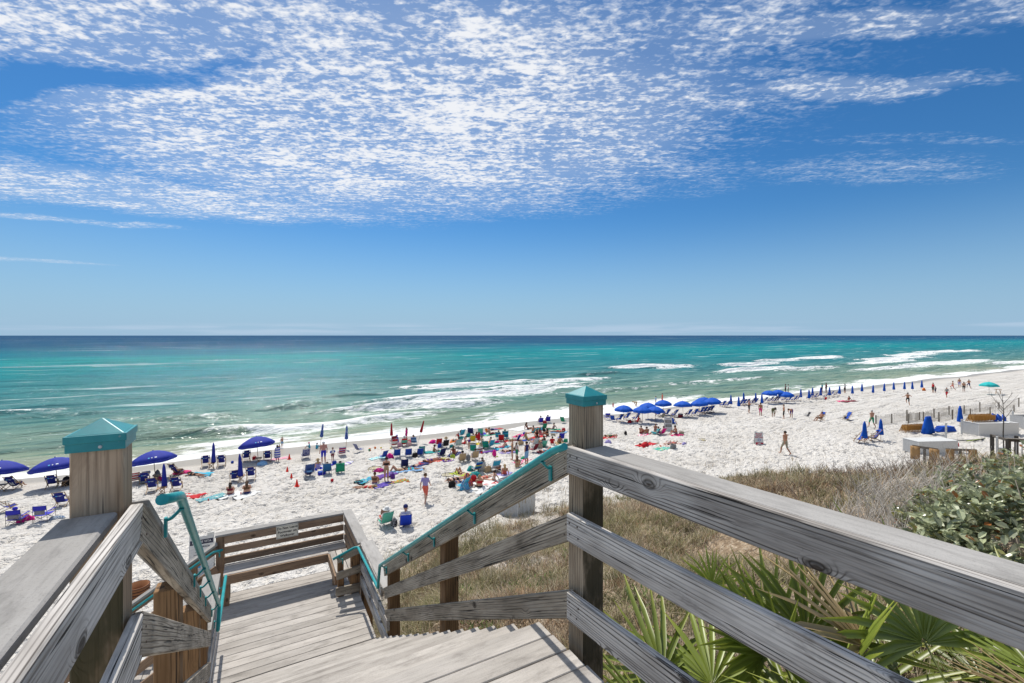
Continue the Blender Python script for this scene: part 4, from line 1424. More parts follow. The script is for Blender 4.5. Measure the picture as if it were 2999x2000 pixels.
def shrub(cx, cy, rx_, ry_, h, nleaf, nsingle, seed, label, z0=None, lsize=0.085):
    r = np.random.default_rng(seed)
    zb = gz(cx, cy) if z0 is None else z0
    root = empty('leafy_shrub', (cx, cy, zb), label=label, cat='shrub')
    stems = MB()
    for k in range(46):
        a, q = r.uniform(0, 6.28), math.sqrt(r.uniform(0, 1))
        e = Vector((math.cos(a) * q * rx_, math.sin(a) * q * ry_, h * (1 - 0.55 * q * q) * r.uniform(0.85, 1.12)))
        b = Vector((e.x * 0.35, e.y * 0.35, 0))
        stems.tube([b, (b + e) / 2 + Vector((r.uniform(-.1, .1), r.uniform(-.1, .1), 0.05)), e], [0.018, 0.011, 0.004], 5)
    stems.build('branches', flat((0.30, 0.26, 0.21), 0.9), root)
    pts = []
    nc = 300
    for c in range(nc):                                     # leaf rosettes at the twig ends, thick on the outside
        a, q = r.uniform(0, 6.28), math.sqrt(r.uniform(0, 1))
        lump = 0.85 + 0.3 * float(fbm(np.array([math.cos(a) * q * 2.2 + cx]), np.array([math.sin(a) * q * 2.2 + cy]), 3, seed)[0])
        top = h * (1 - 0.62 * q * q) * lump
        zz = top * (1 - abs(r.normal(0, 0.13)))
        pts.append((math.cos(a) * q * rx_, math.sin(a) * q * ry_, max(0.05, zz)))
    V0, F0 = leaf_shape(1.0, 0.27, 0.35)
    V0 = np.array(V0)
    cand = []
    for k in range(nleaf):
        p = np.array(pts[k % nc]) + r.normal(0, 0.055, 3)
        az, el = r.uniform(0, 6.28), R(r.uniform(-5, 62))
        L = lsize * r.uniform(0.65, 1.25)
        tone = r.uniform()
        if tone < 0.03: col = np.array([0.42, 0.17, 0.06])
        elif tone < 0.12: col = np.array([0.30, 0.29, 0.10])
        else: col = np.array([0.37, 0.40, 0.245]) * r.uniform(0.4, 1.4)
        Mx = Matrix.Rotation(az, 4, 'Z') @ Matrix.Rotation(-el, 4, 'Y') @ Matrix.Rotation(r.uniform(-0.7, 0.7), 4, 'X')
        cand.append((p, Mx, L, col))
    # the leaves that show largest are pieces of their own
    wp = np.array([c[0] for c in cand]) + np.array([cx, cy, zb])
    score = np.array([c[2] for c in cand]) / np.linalg.norm(wp, axis=1) * (1 + 0.6 * (wp[:, 2] - zb) / h)
    big = set(np.argsort(-score)[:nsingle].tolist())
    lm = {}
    Vb, Fb, Cb, n = [], [], [], 0
    for k, (p, Mx, L, col) in enumerate(cand):
        if k in big:
            ck = tuple((np.round(col * 40) / 40).tolist())
            if ck not in lm:
                me = bpy.data.meshes.new('leaf')
                me.from_pydata(V0.tolist(), [], F0)
                ca = me.color_attributes.new('tint', 'FLOAT_COLOR', 'POINT')
                ca.data.foreach_set('color', list(np.tile(np.append(np.array(ck), 1.0), len(V0))))
                me.materials.append(M['leaf'])
                lm[ck] = me
            o = bpy.data.objects.new('leaf', lm[ck])
            COL.objects.link(o)
            o.parent = root
            mb = Mx.copy()
            mb.translation = Vector(p.tolist())
            o.matrix_basis = mb @ Matrix.Scale(L, 4)
        else:
            R3 = np.array(Mx.to_3x3())
            vv = (V0 * L) @ R3.T + p
            Vb.append(vv)
            Fb += [tuple(i + n for i in f) for f in F0]
            Cb.append(np.tile(col, (len(V0), 1)))
            n += len(V0)
    me = bpy.data.meshes.new('foliage')
    me.from_pydata(np.concatenate(Vb).tolist(), [], Fb)
    ca = me.color_attributes.new('tint', 'FLOAT_COLOR', 'POINT')
    Cb = np.concatenate(Cb)
    ca.data.foreach_set('color', np.concatenate([Cb, np.ones((len(Cb), 1))], 1).ravel().astype(np.float32))
    me.materials.append(M['leaf'])
    o = link('foliage', me, None, root)
    o['kind'] = 'stuff'
    return root


shrub(7.9, 1.2, 2.0, 1.6, 1.95, 8500, 180, 911, 'glossy evergreen shrub with large oval leaves against the top rail', z0=-3.6, lsize=0.115)
shrub(11.4, 2.3, 2.5, 1.9, 2.45, 7500, 60, 912, 'tall evergreen shrub with small leaves behind the big leaved shrub', z0=-4.4, lsize=0.105)
shrub(15.8, 2.0, 3.0, 2.4, 3.3, 7500, 40, 913, 'dark evergreen thicket beneath the distant dark timber stair', z0=-5.2, lsize=0.12)


def twigs(cx, cy, rx_, ry_, h, n, seed, label, z0=None, col=(0.50, 0.46, 0.41), rad=0.006):
    r = np.random.default_rng(seed)
    zb = gz(cx, cy) if z0 is None else z0
    m = MB()
    for k in range(n):
        a, q = r.uniform(0, 6.28), math.sqrt(r.uniform(0, 1))
        b = Vector((math.cos(a) * q * rx_, math.sin(a) * q * ry_, 0))
        b.z = gz(cx + b.x, cy + b.y) - zb if z0 is None else h * 0.25 * (1 - q)
        d = Vector((r.normal(0, 0.45), r.normal(0, 0.45), 1)).normalized()
        L = h * r.uniform(0.5, 1.1) * (1 - 0.35 * q)
        e1 = b + d * L * 0.55
        m.tube([b, e1], [rad, rad * 0.75], 3, False)
        for j in range(3):
            d2 = (d + Vector((r.normal(0, 0.6), r.normal(0, 0.6), r.normal(0, 0.3)))).normalized()
            e2 = e1 + d2 * L * r.uniform(0.25, 0.55)
            m.tube([e1, e2], [rad * 0.75, rad * 0.35], 3, False)
    o = m.build('bare_shrub', flat(col, 0.9))
    o.location = (cx, cy, zb)
    return tag(o, label, 'shrub')
twigs(8.3, 3.1, 1.7, 1.0, 1.3, 380, 921, 'tangle of silver grey bare twigs in front of the leafy shrub', z0=-3.95)
twigs(11.6, 4.2, 2.2, 1.3, 1.5, 300, 922, 'pale bare twigs mixed with dry grass beyond the leafy shrub')
twigs(14.0, 4.0, 2.8, 1.6, 2.2, 480, 923, 'bleached bare branches along the edge of the evergreen thicket', z0=-5.2)
twigs(4.4, 2.9, 1.1, 0.8, 0.55, 200, 924, 'low grey dead twigs behind the saw palmettos', col=(0.33, 0.28, 0.22), rad=0.004)
twigs(17.5, 8.0, 4.0, 3.0, 0.8, 260, 925, 'dark brown leafless scrub in the middle of the dune', col=(0.15, 0.11, 0.085))
twigs(26.0, 10.5, 5.0, 3.0, 1.0, 380, 926, 'brown leafless scrub on the dune in front of the plywood boxes', col=(0.17, 0.125, 0.095), rad=0.009)


# leafless sapling standing in front of the far walkover
def bare_tree(x, y, zb, H):
    root = empty('bare_sapling', (x, y, zb), label='thin leafless sapling rising in front of the sand fence', cat='tree')
    r = np.random.default_rng(33)
    tr = [(0, 0, 0), (0.03, 0, H * 0.25), (-0.05, 0.02, H * 0.5), (-0.02, 0, H * 0.72), (-0.16, 0, H * 0.86), (-0.36, 0, H)]
    tr = [Vector(p) for p in tr]
    MB().tube(tr, [0.045, 0.04, 0.034, 0.028, 0.018, 0.008], 7).build('trunk', M['dark_wood'], root)
    for (t, az, L, el) in ((0.55, 0, 1.0, 55), (0.62, 180, 0.9, 48), (0.70, 10, 1.3, 42), (0.72, 170, 1.15, 52), (0.80, -10, 0.9, 55), (0.84, 190, 0.7, 60), (0.52, 20, 0.75, -8), (0.66, 95, 0.8, 50)):
        k = t * (len(tr) - 1)
        i = min(int(k), len(tr) - 2)
        p = tr[i].lerp(tr[i + 1], k - i)
        a = R(az - 40)
        d = Vector((math.cos(a) * math.cos(R(el)), math.sin(a) * math.cos(R(el)), math.sin(R(el))))
        m = MB()
        q1, q2 = p + d * L * 0.5, p + d * L + Vector((0, 0, 0.12))
        m.tube([p, q1, q2], [0.018, 0.012, 0.004], 5)
        for j in range(3):
            e = q1.lerp(q2, j / 3) + (d + Vector((r.normal(0, .5), r.normal(0, .5), r.uniform(0.1, .7)))).normalized() * L * 0.35
            m.tube([q1.lerp(q2, j / 3), e], [0.008, 0.003], 4)
        m.build('branch', M['dark_wood'], root)
    return root


# ------------------------------------------------------------------ people: one continuous body per pose, shared between figures
def cap_pts(a, b, ra, rb, n=12, m=5):
    """closed tapered capsule"""
    a, b = Vector(a), Vector(b)
    t = b - a
    t = t.normalized() if t.length > 1e-6 else Vector((0, 0, 1))
    u = t.orthogonal().normalized()
    s = t.cross(u)
    V, F, rows = [], [], []
    for k in range(m + 1):
        th = math.pi / 2 * k / m
        rows.append((a - t * ra * math.cos(th), ra * math.sin(th)))
    for k in range(m + 1):
        th = math.pi / 2 * k / m
        rows.append((b + t * rb * math.sin(th), rb * math.cos(th)))
    for c, r in rows:
        r = max(r, 1e-4)
        for i in range(n):
            an = 2 * math.pi * i / n
            V.append(c + (u * math.cos(an) + s * math.sin(an)) * r)
    for j in range(len(rows) - 1):
        for i in range(n):
            F.append((j * n + i, j * n + (i + 1) % n, (j + 1) * n + (i + 1) % n, (j + 1) * n + i))
    F.append(tuple(range(n))[::-1])
    F.append(tuple((len(rows) - 1) * n + i for i in range(n)))
    return V, F


# slots of a body mesh: 0 skin, 1 chest, 2 hips, 3 upper thigh, 4 belly, 5 upper arm, 6 lower thigh
def body_from(J):
    """J: joints (height 1.7 m). Limbs are tapered, fused into one skin by a voxel remesh."""
    prim = []          # (a, b, ra, rb, tag)
    V3 = Vector
    pel, ch, nk, hd = V3(J['pelvis']), V3(J['chest']), V3(J['neck']), V3(J['head'])
    hl_, hr_ = V3(J['hip_l']), V3(J['hip_r'])
    sl, sr_ = V3(J['sh_l']), V3(J['sh_r'])
    sp = (nk - pel).normalized()
    sd_ = (sl - sr_).normalized()
    waist = pel.lerp(ch, 0.45)
    for q in (-1, 1):
        prim.append((pel + sd_ * q * 0.062, waist + sd_ * q * 0.050, 0.105, 0.094, 'hips'))
        prim.append((waist + sd_ * q * 0.050, ch + sd_ * q * 0.075, 0.094, 0.103, 'torso'))
        prim.append((ch + sd_ * q * 0.075, nk + sd_ * q * 0.045 - sp * 0.05, 0.103, 0.070, 'torso'))
    prim.append((sl, sr_, 0.062, 0.062, 'shoulder'))
    prim.append((nk - sp * 0.04, nk.lerp(hd, 0.55), 0.056, 0.052, 'skin'))
    f = V3(J['face']).normalized()
    upv = (hd - nk).normalized()
    prim.append((hd + upv * 0.02 - f * 0.012, hd - upv * 0.02 - f * 0.005, 0.092, 0.086, 'head'))
    prim.append((hd - upv * 0.055 + f * 0.028, hd - upv * 0.075 + f * 0.045, 0.060, 0.045, 'head'))
    prim.append((hd - upv * 0.005 + f * 0.088, hd - upv * 0.030 + f * 0.100, 0.010, 0.015, 'head'))
    for q in (-1, 1):
        e = upv.cross(f).normalized() * q
        prim.append((hd + e * 0.086 - upv * 0.005, hd + e * 0.090 - upv * 0.035, 0.015, 0.011, 'head'))
    for s in ('l', 'r'):
        hp, kn, an, to = V3(J['hip_' + s]), V3(J['knee_' + s]), V3(J['ankle_' + s]), V3(J['toe_' + s])
        prim.append((hp, hp.lerp(kn, 0.5), 0.092, 0.076, 'thigh_a'))
        prim.append((hp.lerp(kn, 0.5), kn, 0.076, 0.056, 'thigh_b'))
        calf = kn.lerp(an, 0.3)
        prim.append((kn, calf, 0.054, 0.057, 'skin'))
        prim.append((calf, an, 0.057, 0.036, 'skin'))
        prim.append((an, to, 0.038, 0.026, 'skin'))
        sh, el, wr = V3(J['sh_' + s]), V3(J['el_' + s]), V3(J['wr_' + s])
        prim.append((sh, el, 0.050, 0.040, 'arm'))
        prim.append((el, wr, 0.039, 0.026, 'skin'))
        hdv = V3(J.get('hand_' + s, tuple(wr + (wr - el).normalized() * 0.09)))
        hv = (hdv - wr).normalized()
        palm = wr + hv * 0.055
        side = hv.cross(f)
        side = side.normalized() if side.length > 0.1 else hv.orthogonal().normalized()
        prim.append((wr, palm, 0.026, 0.030, 'skin'))
        nrm = hv.cross(side).normalized()
        for i, (o, L) in enumerate(((-0.027, 0.062), (-0.009, 0.074), (0.009, 0.070), (0.027, 0.055))):
            r0 = palm + side * o + hv * 0.02
            k1 = r0 + hv * L * 0.55
            prim.append((r0, k1, 0.0105, 0.010, 'skin'))
            prim.append((k1, k1 + (hv + nrm * 0.5).normalized() * L * 0.45, 0.010, 0.0085, 'skin'))
        prim.append((wr + side * 0.03 + hv * 0.02, wr + side * 0.062 + hv * 0.058, 0.012, 0.010, 'skin'))
    VV, FF = [], []
    for (a, b, ra, rb, tg) in prim:
        v, ff = cap_pts(a, b, ra, rb)
        n = len(VV)
        VV += v
        FF += [tuple(i + n for i in g) for g in ff]
    me = bpy.data.meshes.new('tmp_body')
    me.from_pydata(VV, [], FF)
    tmp = bpy.data.objects.new('tmp_body', me)
    COL.objects.link(tmp)
    rm = tmp.modifiers.new('r', 'REMESH')
    rm.mode = 'VOXEL'
    rm.voxel_size = 0.0155
    rm.use_smooth_shade = True
    sm = tmp.modifiers.new('s', 'SMOOTH')
    sm.factor = 0.5
    sm.iterations = 3
    dg = bpy.context.evaluated_depsgraph_get()
    out = bpy.data.meshes.new_from_object(tmp.evaluated_get(dg))
    bpy.data.objects.remove(tmp)
    out.name = 'body'
    co = np.zeros(len(out.polygons) * 3)
    out.polygons.foreach_get('center', co)
    co = co.reshape(-1, 3)
    best = np.full(len(co), 1e9)
    slot = np.zeros(len(co), int)
    P0 = np.array(pel)
    ax = np.array(ch) - P0
    tpos = ((co - P0) @ ax) / (ax @ ax)
    for (a, b, ra, rb, tg) in prim:
        A, B = np.array(a), np.array(b)
        d = B - A
        t = np.clip(((co - A) @ d) / max(d @ d, 1e-9), 0, 1)
        ds = np.linalg.norm(co - (A + t[:, None] * d), axis=1) - (ra + (rb - ra) * t)
        k = ds < best
        best[k] = ds[k]
        if tg == 'hips': s = np.where(tpos < 0.22, 2, 4)
        elif tg == 'torso': s = np.where(tpos < 0.72, 4, np.where(tpos < 1.22, 1, 7))
        elif tg == 'shoulder': s = np.full(len(co), 7)
        elif tg == 'thigh_a': s = np.where(t < 0.28, 2, 3)
        elif tg == 'thigh_b': s = np.full(len(co), 6)
        elif tg == 'arm': s = np.where(t < 0.62, 5, 0)
        else: s = np.zeros(len(co), int)
        slot[k] = s[k]
    out.materials.clear()
    for k in range(8): out.materials.append(None)
    out.polygons.foreach_set('material_index', slot.astype(np.int32))
    out.polygons.foreach_set('use_smooth', np.ones(len(co), bool))
    out.update()
    return out


def std(**kw):
    """standing joints, facing +Y, z up; override by keyword"""
    J = dict(pelvis=(0, 0, .97), chest=(0, .005, 1.27), neck=(0, -.01, 1.45), head=(0, .02, 1.60), face=(0, 1, -.05),
             hip_l=(-.095, 0, .90), hip_r=(.095, 0, .90), knee_l=(-.10, .02, .49), knee_r=(.10, .02, .49), ankle_l=(-.105, -.02, .075), ankle_r=(.105, -.02, .075),
             toe_l=(-.115, .14, .03), toe_r=(.115, .14, .03), sh_l=(-.175, -.01, 1.405), sh_r=(.175, -.01, 1.405),
             el_l=(-.235, -.03, 1.12), el_r=(.235, -.03, 1.12), wr_l=(-.245, .05, .88), wr_r=(.245, .05, .88))
    J.update(kw)
    return J


def turn_torso(J, pivot, ang, keys=('chest', 'neck', 'head', 'sh_l', 'sh_r', 'el_l', 'el_r', 'wr_l', 'wr_r')):
    c, s = math.cos(ang), math.sin(ang)
    for k in keys:
        x, y, z = J[k]
        dy, dz_ = y - pivot[1], z - pivot[2]
        J[k] = (x, pivot[1] + dy * c + dz_ * s, pivot[2] - dy * s + dz_ * c)
    fx, fy, fz = J['face']
    J['face'] = (fx, fy * c + fz * s, -fy * s + fz * c)
    return J


def shift(J, dy=0, dz_=0):
    return {k: (v if k == 'face' else (v[0], v[1] + dy, v[2] + dz_)) for k, v in J.items()}


POSES = {}
POSES['stand'] = std()
POSES['hips'] = std(el_l=(-.33, -.06, 1.16), el_r=(.33, -.06, 1.16), wr_l=(-.17, .02, 1.00), wr_r=(.17, .02, 1.00), hand_l=(-.12, .1, .98), hand_r=(.12, .1, .98), knee_l=(-.11, .05, .49))
POSES['fold'] = std(el_l=(-.24, .06, 1.15), el_r=(.24, .06, 1.15), wr_l=(-.07, .20, 1.20), wr_r=(.07, .22, 1.12), hand_l=(.02, .24, 1.22), hand_r=(-.02, .24, 1.12))
POSES['reach'] = std(el_l=(-.44, .05, 1.36), wr_l=(-.70, .08, 1.33), el_r=(.25, .04, 1.12), wr_r=(.15, .22, 1.05))
POSES['walk'] = std(knee_l=(-.10, .20, .52), ankle_l=(-.10, .26, .10), toe_l=(-.105, .42, .07), knee_r=(.10, -.06, .48), ankle_r=(.105, -.33, .14), toe_r=(.11, -.22, .03),
                    el_l=(-.22, -.16, 1.14), wr_l=(-.22, -.14, .90), el_r=(.22, .10, 1.14), wr_r=(.21, .27, .98))
b = std(el_l=(-.20, .24, 1.22), wr_l=(-.16, .44, 1.10), el_r=(.20, .24, 1.22), wr_r=(.16, .44, 1.10), pelvis=(0, -.05, .97), hip_l=(-.095, -.06, .90), hip_r=(.095, -.06, .90))
POSES['bend'] = turn_torso(b, (0, -.05, .97), R(78))
POSES['run'] = std(knee_l=(-.10, .32, .72), ankle_l=(-.10, .16, .38), toe_l=(-.105, .30, .30), knee_r=(.10, -.08, .50), ankle_r=(.105, -.36, .16), toe_r=(.11, -.26, .03),
                   el_l=(-.36, -.12, 1.20), wr_l=(-.50, .05, 1.12), el_r=(.36, .08, 1.2), wr_r=(.45, .26, 1.24))
# seated on the sand, knees up, arms round the knees
POSES['sit'] = std(pelvis=(0, 0, .12), chest=(0, .05, .42), neck=(0, .06, .60), head=(0, .12, .74), hip_l=(-.10, .04, .11), hip_r=(.10, .04, .11), knee_l=(-.14, .42, .42), knee_r=(.14, .40, .40),
                   ankle_l=(-.12, .62, .07), ankle_r=(.12, .60, .07), toe_l=(-.13, .77, .03), toe_r=(.13, .75, .03), sh_l=(-.175, .05, .55), sh_r=(.175, .05, .55),
                   el_l=(-.24, .22, .36), el_r=(.24, .22, .36), wr_l=(-.14, .42, .34), wr_r=(.14, .42, .34))
# seated, leaning back on the hands, legs out
POSES['lounge'] = std(pelvis=(0, 0, .12), chest=(0, -.12, .40), neck=(0, -.16, .57), head=(0, -.12, .72), hip_l=(-.10, .03, .11), hip_r=(.10, .03, .11), knee_l=(-.13, .44, .20), knee_r=(.12, .45, .13),
                      ankle_l=(-.12, .84, .06), ankle_r=(.12, .87, .06), toe_l=(-.14, .92, .17), toe_r=(.14, .95, .17), sh_l=(-.175, -.16, .52), sh_r=(.175, -.16, .52),
                      el_l=(-.25, -.32, .30), el_r=(.25, -.32, .30), wr_l=(-.25, -.38, .06), wr_r=(.25, -.38, .06), hand_l=(-.27, -.30, .02), hand_r=(.27, -.30, .02))
# in a low chair
POSES['chair'] = std(pelvis=(0, -.02, .33), chest=(0, -.17, .60), neck=(0, -.24, .77), head=(0, -.22, .92), face=(0, 1, .05), hip_l=(-.10, .02, .31), hip_r=(.10, .02, .31), knee_l=(-.13, .44, .42), knee_r=(.13, .44, .42),
                     ankle_l=(-.12, .72, .09), ankle_r=(.12, .74, .09), toe_l=(-.13, .87, .05), toe_r=(.13, .89, .05), sh_l=(-.175, -.22, .72), sh_r=(.175, -.22, .72),
                     el_l=(-.28, -.12, .50), el_r=(.28, -.12, .50), wr_l=(-.26, .12, .50), wr_r=(.26, .12, .50))
# lying face down, head towards -Y, propped a little
POSES['prone'] = std(pelvis=(0, .05, .11), chest=(0, -.24, .13), neck=(0, -.42, .15), head=(0, -.56, .16), face=(.5, -.2, -.75), hip_l=(-.095, .12, .10), hip_r=(.095, .12, .10), knee_l=(-.12, .52, .07), knee_r=(.13, .52, .07),
                     ankle_l=(-.11, .93, .06), ankle_r=(.15, .92, .06), toe_l=(-.11, 1.05, .04), toe_r=(.15, 1.04, .04), sh_l=(-.175, -.37, .13), sh_r=(.175, -.37, .13),
                     el_l=(-.34, -.50, .06), el_r=(.34, -.50, .06), wr_l=(-.20, -.68, .05), wr_r=(.20, -.68, .05))
POSES['supine'] = std(pelvis=(0, .05, .11), chest=(0, -.24, .12), neck=(0, -.42, .12), head=(0, -.56, .14), face=(0, .15, 1), hip_l=(-.095, .12, .10), hip_r=(.095, .12, .10), knee_l=(-.12, .52, .12), knee_r=(.12, .52, .09),
                      ankle_l=(-.12, .93, .06), ankle_r=(.13, .93, .06), toe_l=(-.16, .98, .17), toe_r=(.17, .98, .17), sh_l=(-.175, -.37, .10), sh_r=(.175, -.37, .10),
                      el_l=(-.27, -.12, .06), el_r=(.27, -.12, .06), wr_l=(-.28, .12, .05), wr_r=(.28, .12, .05))
POSES['knees'] = dict(POSES['supine'], knee_l=(-.12, .40, .40), knee_r=(.12, .38, .42), ankle_l=(-.12, .62, .06), ankle_r=(.12, .60, .06), toe_l=(-.13, .76, .03), toe_r=(.13, .74, .03))
_bodies = {}


def body_mesh(pose):
    if pose not in _bodies: _bodies[pose] = body_from(POSES[pose])
    return _bodies[pose]


def hair_mesh(kind):
    """hair round a head centred at the origin that looks along +Y"""
    m = MB()
    n, k = 14, 8
    V, F = [], []
    for j in range(k + 1):
        th = R(112) * j / k
        for i in range(n):
            a = 2 * math.pi * i / n
            x, y, z = math.sin(th) * math.cos(a), math.sin(th) * math.sin(a), math.cos(th)
            front = max(0.0, y) * max(0.0, (th - R(52)))
            s = 0.108 * (1 - 0.32 * min(1.0, front * 2.2))
            V.append((x * s * 0.96, y * s * 1.06 - 0.012, z * s * 1.05 + 0.016 + front * 0.03))
    for j in range(k):
        for i in range(n):
            F.append((j * n + i, (j + 1) * n + i, (j + 1) * n + (i + 1) % n, j * n + (i + 1) % n))
    m.add(V, F, True)
    if kind == 'long':
        m.tube([(0, -.055, .01), (0, -.105, -.10), (0.01, -.105, -.22), (0, -.10, -.34)], [0.075, 0.085, 0.07, 0.03], 9)
    elif kind == 'tail':
        m.tube([(0, -.10, .04), (0, -.15, .0), (0, -.14, -.14), (0, -.12, -.22)], [0.025, 0.04, 0.034, 0.012], 8)
    elif kind == 'bun':
        m.ellipsoid((0, -.06, .115), (.05, .05, .045), 9, 6)
    return m.mesh('hair')
_hair = {}


def hat_mesh(kind):
    m = MB()
    if kind == 'cap':
        m.lathe([(0.112, -0.01), (0.114, 0.04), (0.095, 0.095), (0.05, 0.122), (0.005, 0.128)], 14)
        m.sheet([[(-.085, .07, .0), (-.04, .11, .008), (.04, .11, .008), (.085, .07, .0)], [(-.07, .14, -.01), (-.035, .185, -.006), (.035, .185, -.006), (.07, .14, -.01)]])
        return thicken(m.mesh('cap'), 0.004)
    m.lathe([(0.22, 0.0), (0.215, 0.012), (0.115, 0.03), (0.112, 0.075), (0.09, 0.125), (0.03, 0.14), (0.004, 0.14)], 18)
    return m.mesh('sun_hat')


HAIRC = dict(dark=(0.028, 0.018, 0.012), brown=(0.085, 0.045, 0.022), blond=(0.36, 0.24, 0.11), grey=(0.42, 0.40, 0.38), black=(0.012, 0.010, 0.010), red=(0.20, 0.07, 0.025), white=(0.6, 0.6, 0.58))
PAL = dict(navy=(0.012, 0.02, 0.11), blue=(0.012, 0.06, 0.36), royal=(0.03, 0.03, 0.42), red=(0.45, 0.012, 0.02), pink=(0.62, 0.03, 0.17), hot=(0.62, 0.01, 0.22), black=(0.014, 0.013, 0.015), white=(0.66, 0.66, 0.64),
           teal=(0.01, 0.24, 0.24), green=(0.015, 0.25, 0.13), mint=(0.10, 0.42, 0.31), cyan=(0.04, 0.36, 0.52), aqua=(0.04, 0.45, 0.50), purple=(0.10, 0.03, 0.24), grey=(0.20, 0.20, 0.20), tan=(0.40, 0.29, 0.165), khaki=(0.30, 0.27, 0.20),
           orange=(0.62, 0.15, 0.01), yellow=(0.55, 0.42, 0.03), lime=(0.35, 0.45, 0.05), brown=(0.13, 0.07, 0.035), maroon=(0.16, 0.01, 0.025), coral=(0.60, 0.13, 0.09), sky=(0.20, 0.38, 0.60), lilac=(0.30, 0.26, 0.50), rust=(0.28, 0.08, 0.03), olive=(0.09, 0.09, 0.03))


def C_(name): return flat(PAL[name], 0.85)


def head_frame(J):
    hd, nk = Vector(J['head']), Vector(J['neck'])
    f = Vector(J['face']).normalized()
    up = (hd - nk).normalized()
    x = f.cross(up).normalized()
    up2 = x.cross(f).normalized()
    Mx = Matrix((x, f, up2)).transposed().to_4x4()
    Mx.translation = hd
    return Mx


def person(pose, x, y, hgt, yaw, wear, hair, tone, label, z=None, hat=None, group=None, tiltx=0.0, wide=1.0):
    """wear: 'bikini:red', 'trunks:blue', 'suit:navy', 'shirt:white,navy', 'tank:navy,sky', 'tee:pink' (tee, no shorts shown), 'dress:pink'"""
    gz_ = float(sand_relief(np.array([[x]]), np.array([[y]]))[0, 0]) if z is None else z
    root = empty('person', (x, y, gz_ - 0.012 if pose in ('prone', 'supine', 'knees', 'sit', 'lounge') else gz_ - 0.01), R(yaw), label, 'person', group)
    s = hgt / 1.70
    root.scale = (s * wide, s * wide, s)
    kind, _, cols = wear.partition(':')
    cols = cols.split(',')
    sk = skin(tone)
    sl = [sk] * 8
    c1 = C_(cols[0])
    c2 = C_(cols[-1])
    if kind == 'bikini': sl[1] = c1; sl[2] = c2
    elif kind == 'trunks': sl[2] = sl[3] = c1; sl[6] = c1 if hgt > 1.3 else sk
    elif kind == 'suit': sl[1] = sl[2] = sl[4] = c1
    elif kind == 'shirt': sl[1] = sl[4] = sl[5] = sl[7] = c1; sl[2] = sl[3] = sl[6] = c2
    elif kind == 'tank': sl[1] = sl[4] = sl[7] = c1; sl[2] = sl[3] = sl[6] = c2
    elif kind == 'dress': sl[1] = sl[4] = sl[5] = sl[7] = sl[2] = sl[3] = c1
    link('body', body_mesh(pose), sl, root)
    J = POSES[pose]
    if hair:
        hk, hc = hair.split(':')
        if hk not in _hair: _hair[hk] = hair_mesh(hk)
        o = link('hair', _hair[hk], flat(HAIRC[hc], 0.6), root)
        o.matrix_basis = head_frame(J)
    if hat:
        hk, hc = hat.split(':')
        if 'hat_' + hk not in _hair: _hair['hat_' + hk] = hat_mesh(hk)
        o = link('cap' if hk == 'cap' else 'sun_hat', _hair['hat_' + hk], C_(hc), root)
        mb = head_frame(J)
        o.matrix_basis = mb @ Matrix.Translation((0, -0.01, 0.045))
    return root


# ------------------------------------------------------------------ beach furniture
def sgz(x, y): return float(sand_relief(np.array([[x]]), np.array([[y]]))[0, 0])


def sling_chair_proto(fabric, wood_m, logo=True):
    """wooden framed sling chair, sitter looks along +Y"""
    root = empty('sling_chair')
    for q in (-1, 1):
        x = 0.29 * q
        MB().bar((x, -0.46, 1.04), (x, 0.40, 0.10), 0.030, 0.040, up=(1, 0, 0)).build('back_rail', wood_m, root)
        MB().bar((x * 0.93, -0.52, 0.02), (x * 0.93, 0.52, 0.36), 0.028, 0.040, up=(1, 0, 0)).build('leg', wood_m, root)
        MB().bar((x * 0.93, 0.36, 0.02), (x * 0.93, 0.30, 0.34), 0.028, 0.036, up=(1, 0, 0)).build('leg', wood_m, root)
        MB().bar((x * 1.10, -0.26, 0.62), (x * 1.10, 0.24, 0.56), 0.045, 0.022).build('armrest', wood_m, root)
        MB().bar((x * 1.06, 0.12, 0.57), (x * 1.0, 0.18, 0.22), 0.026, 0.03, up=(1, 0, 0)).build('arm_strut', wood_m, root)
    for (y, z) in ((-0.45, 1.03), (0.50, 0.35), (-0.50, 0.04), (-0.30, 0.12), (0.36, 0.05)):
        MB().tube([(-0.29, y, z), (0.29, y, z)], 0.014, 6).build('cross_bar', wood_m, root)
    prof = [(-0.44, 1.035), (-0.36, 0.90), (-0.26, 0.74), (-0.15, 0.55), (-0.03, 0.38), (0.10, 0.295), (0.26, 0.285), (0.40, 0.32), (0.49, 0.36)]
    m = MB().sheet([[(xx, yy, zz - 0.012 * (1 - (xx / 0.21) ** 2)) for xx in (-0.21, -0.1, 0, 0.1, 0.21)] for (yy, zz) in prof])
    link('sling', thicken(m.mesh('sling'), 0.008), fabric, root)
    # wide strap across the back with the hire company's badge
    m = MB().sheet([[(xx, yy - 0.022, zz) for xx in (-0.30, -0.15, 0, 0.15, 0.30)] for (yy, zz) in ((-0.345, 0.86), (-0.30, 0.785), (-0.255, 0.71))])
    st = link('back_strap', thicken(m.mesh('back_strap'), 0.008), fabric, root)
    if logo:
        lg = MB()
        lg.ellipsoid((-0.115, -0.345, 0.786), (0.045, 0.012, 0.030), 10, 6)
        lg.build('badge', flat((0.05, 0.40, 0.72), 0.6), st)
        lt = MB()
        for i, wdt in enumerate((0.028, 0.022, 0.026, 0.03, 0.02, 0.026)):
            lt.box((-0.045 + i * 0.037, -0.338, 0.790 + 0.004 * (i % 2)), (wdt, 0.008, 0.020))
        lt.box((0.05, -0.326, 0.760), (0.10, 0.008, 0.012))
        lt.build('badge_lettering', flat((0.72, 0.74, 0.78), 0.6, var=0.0), st)
    return root


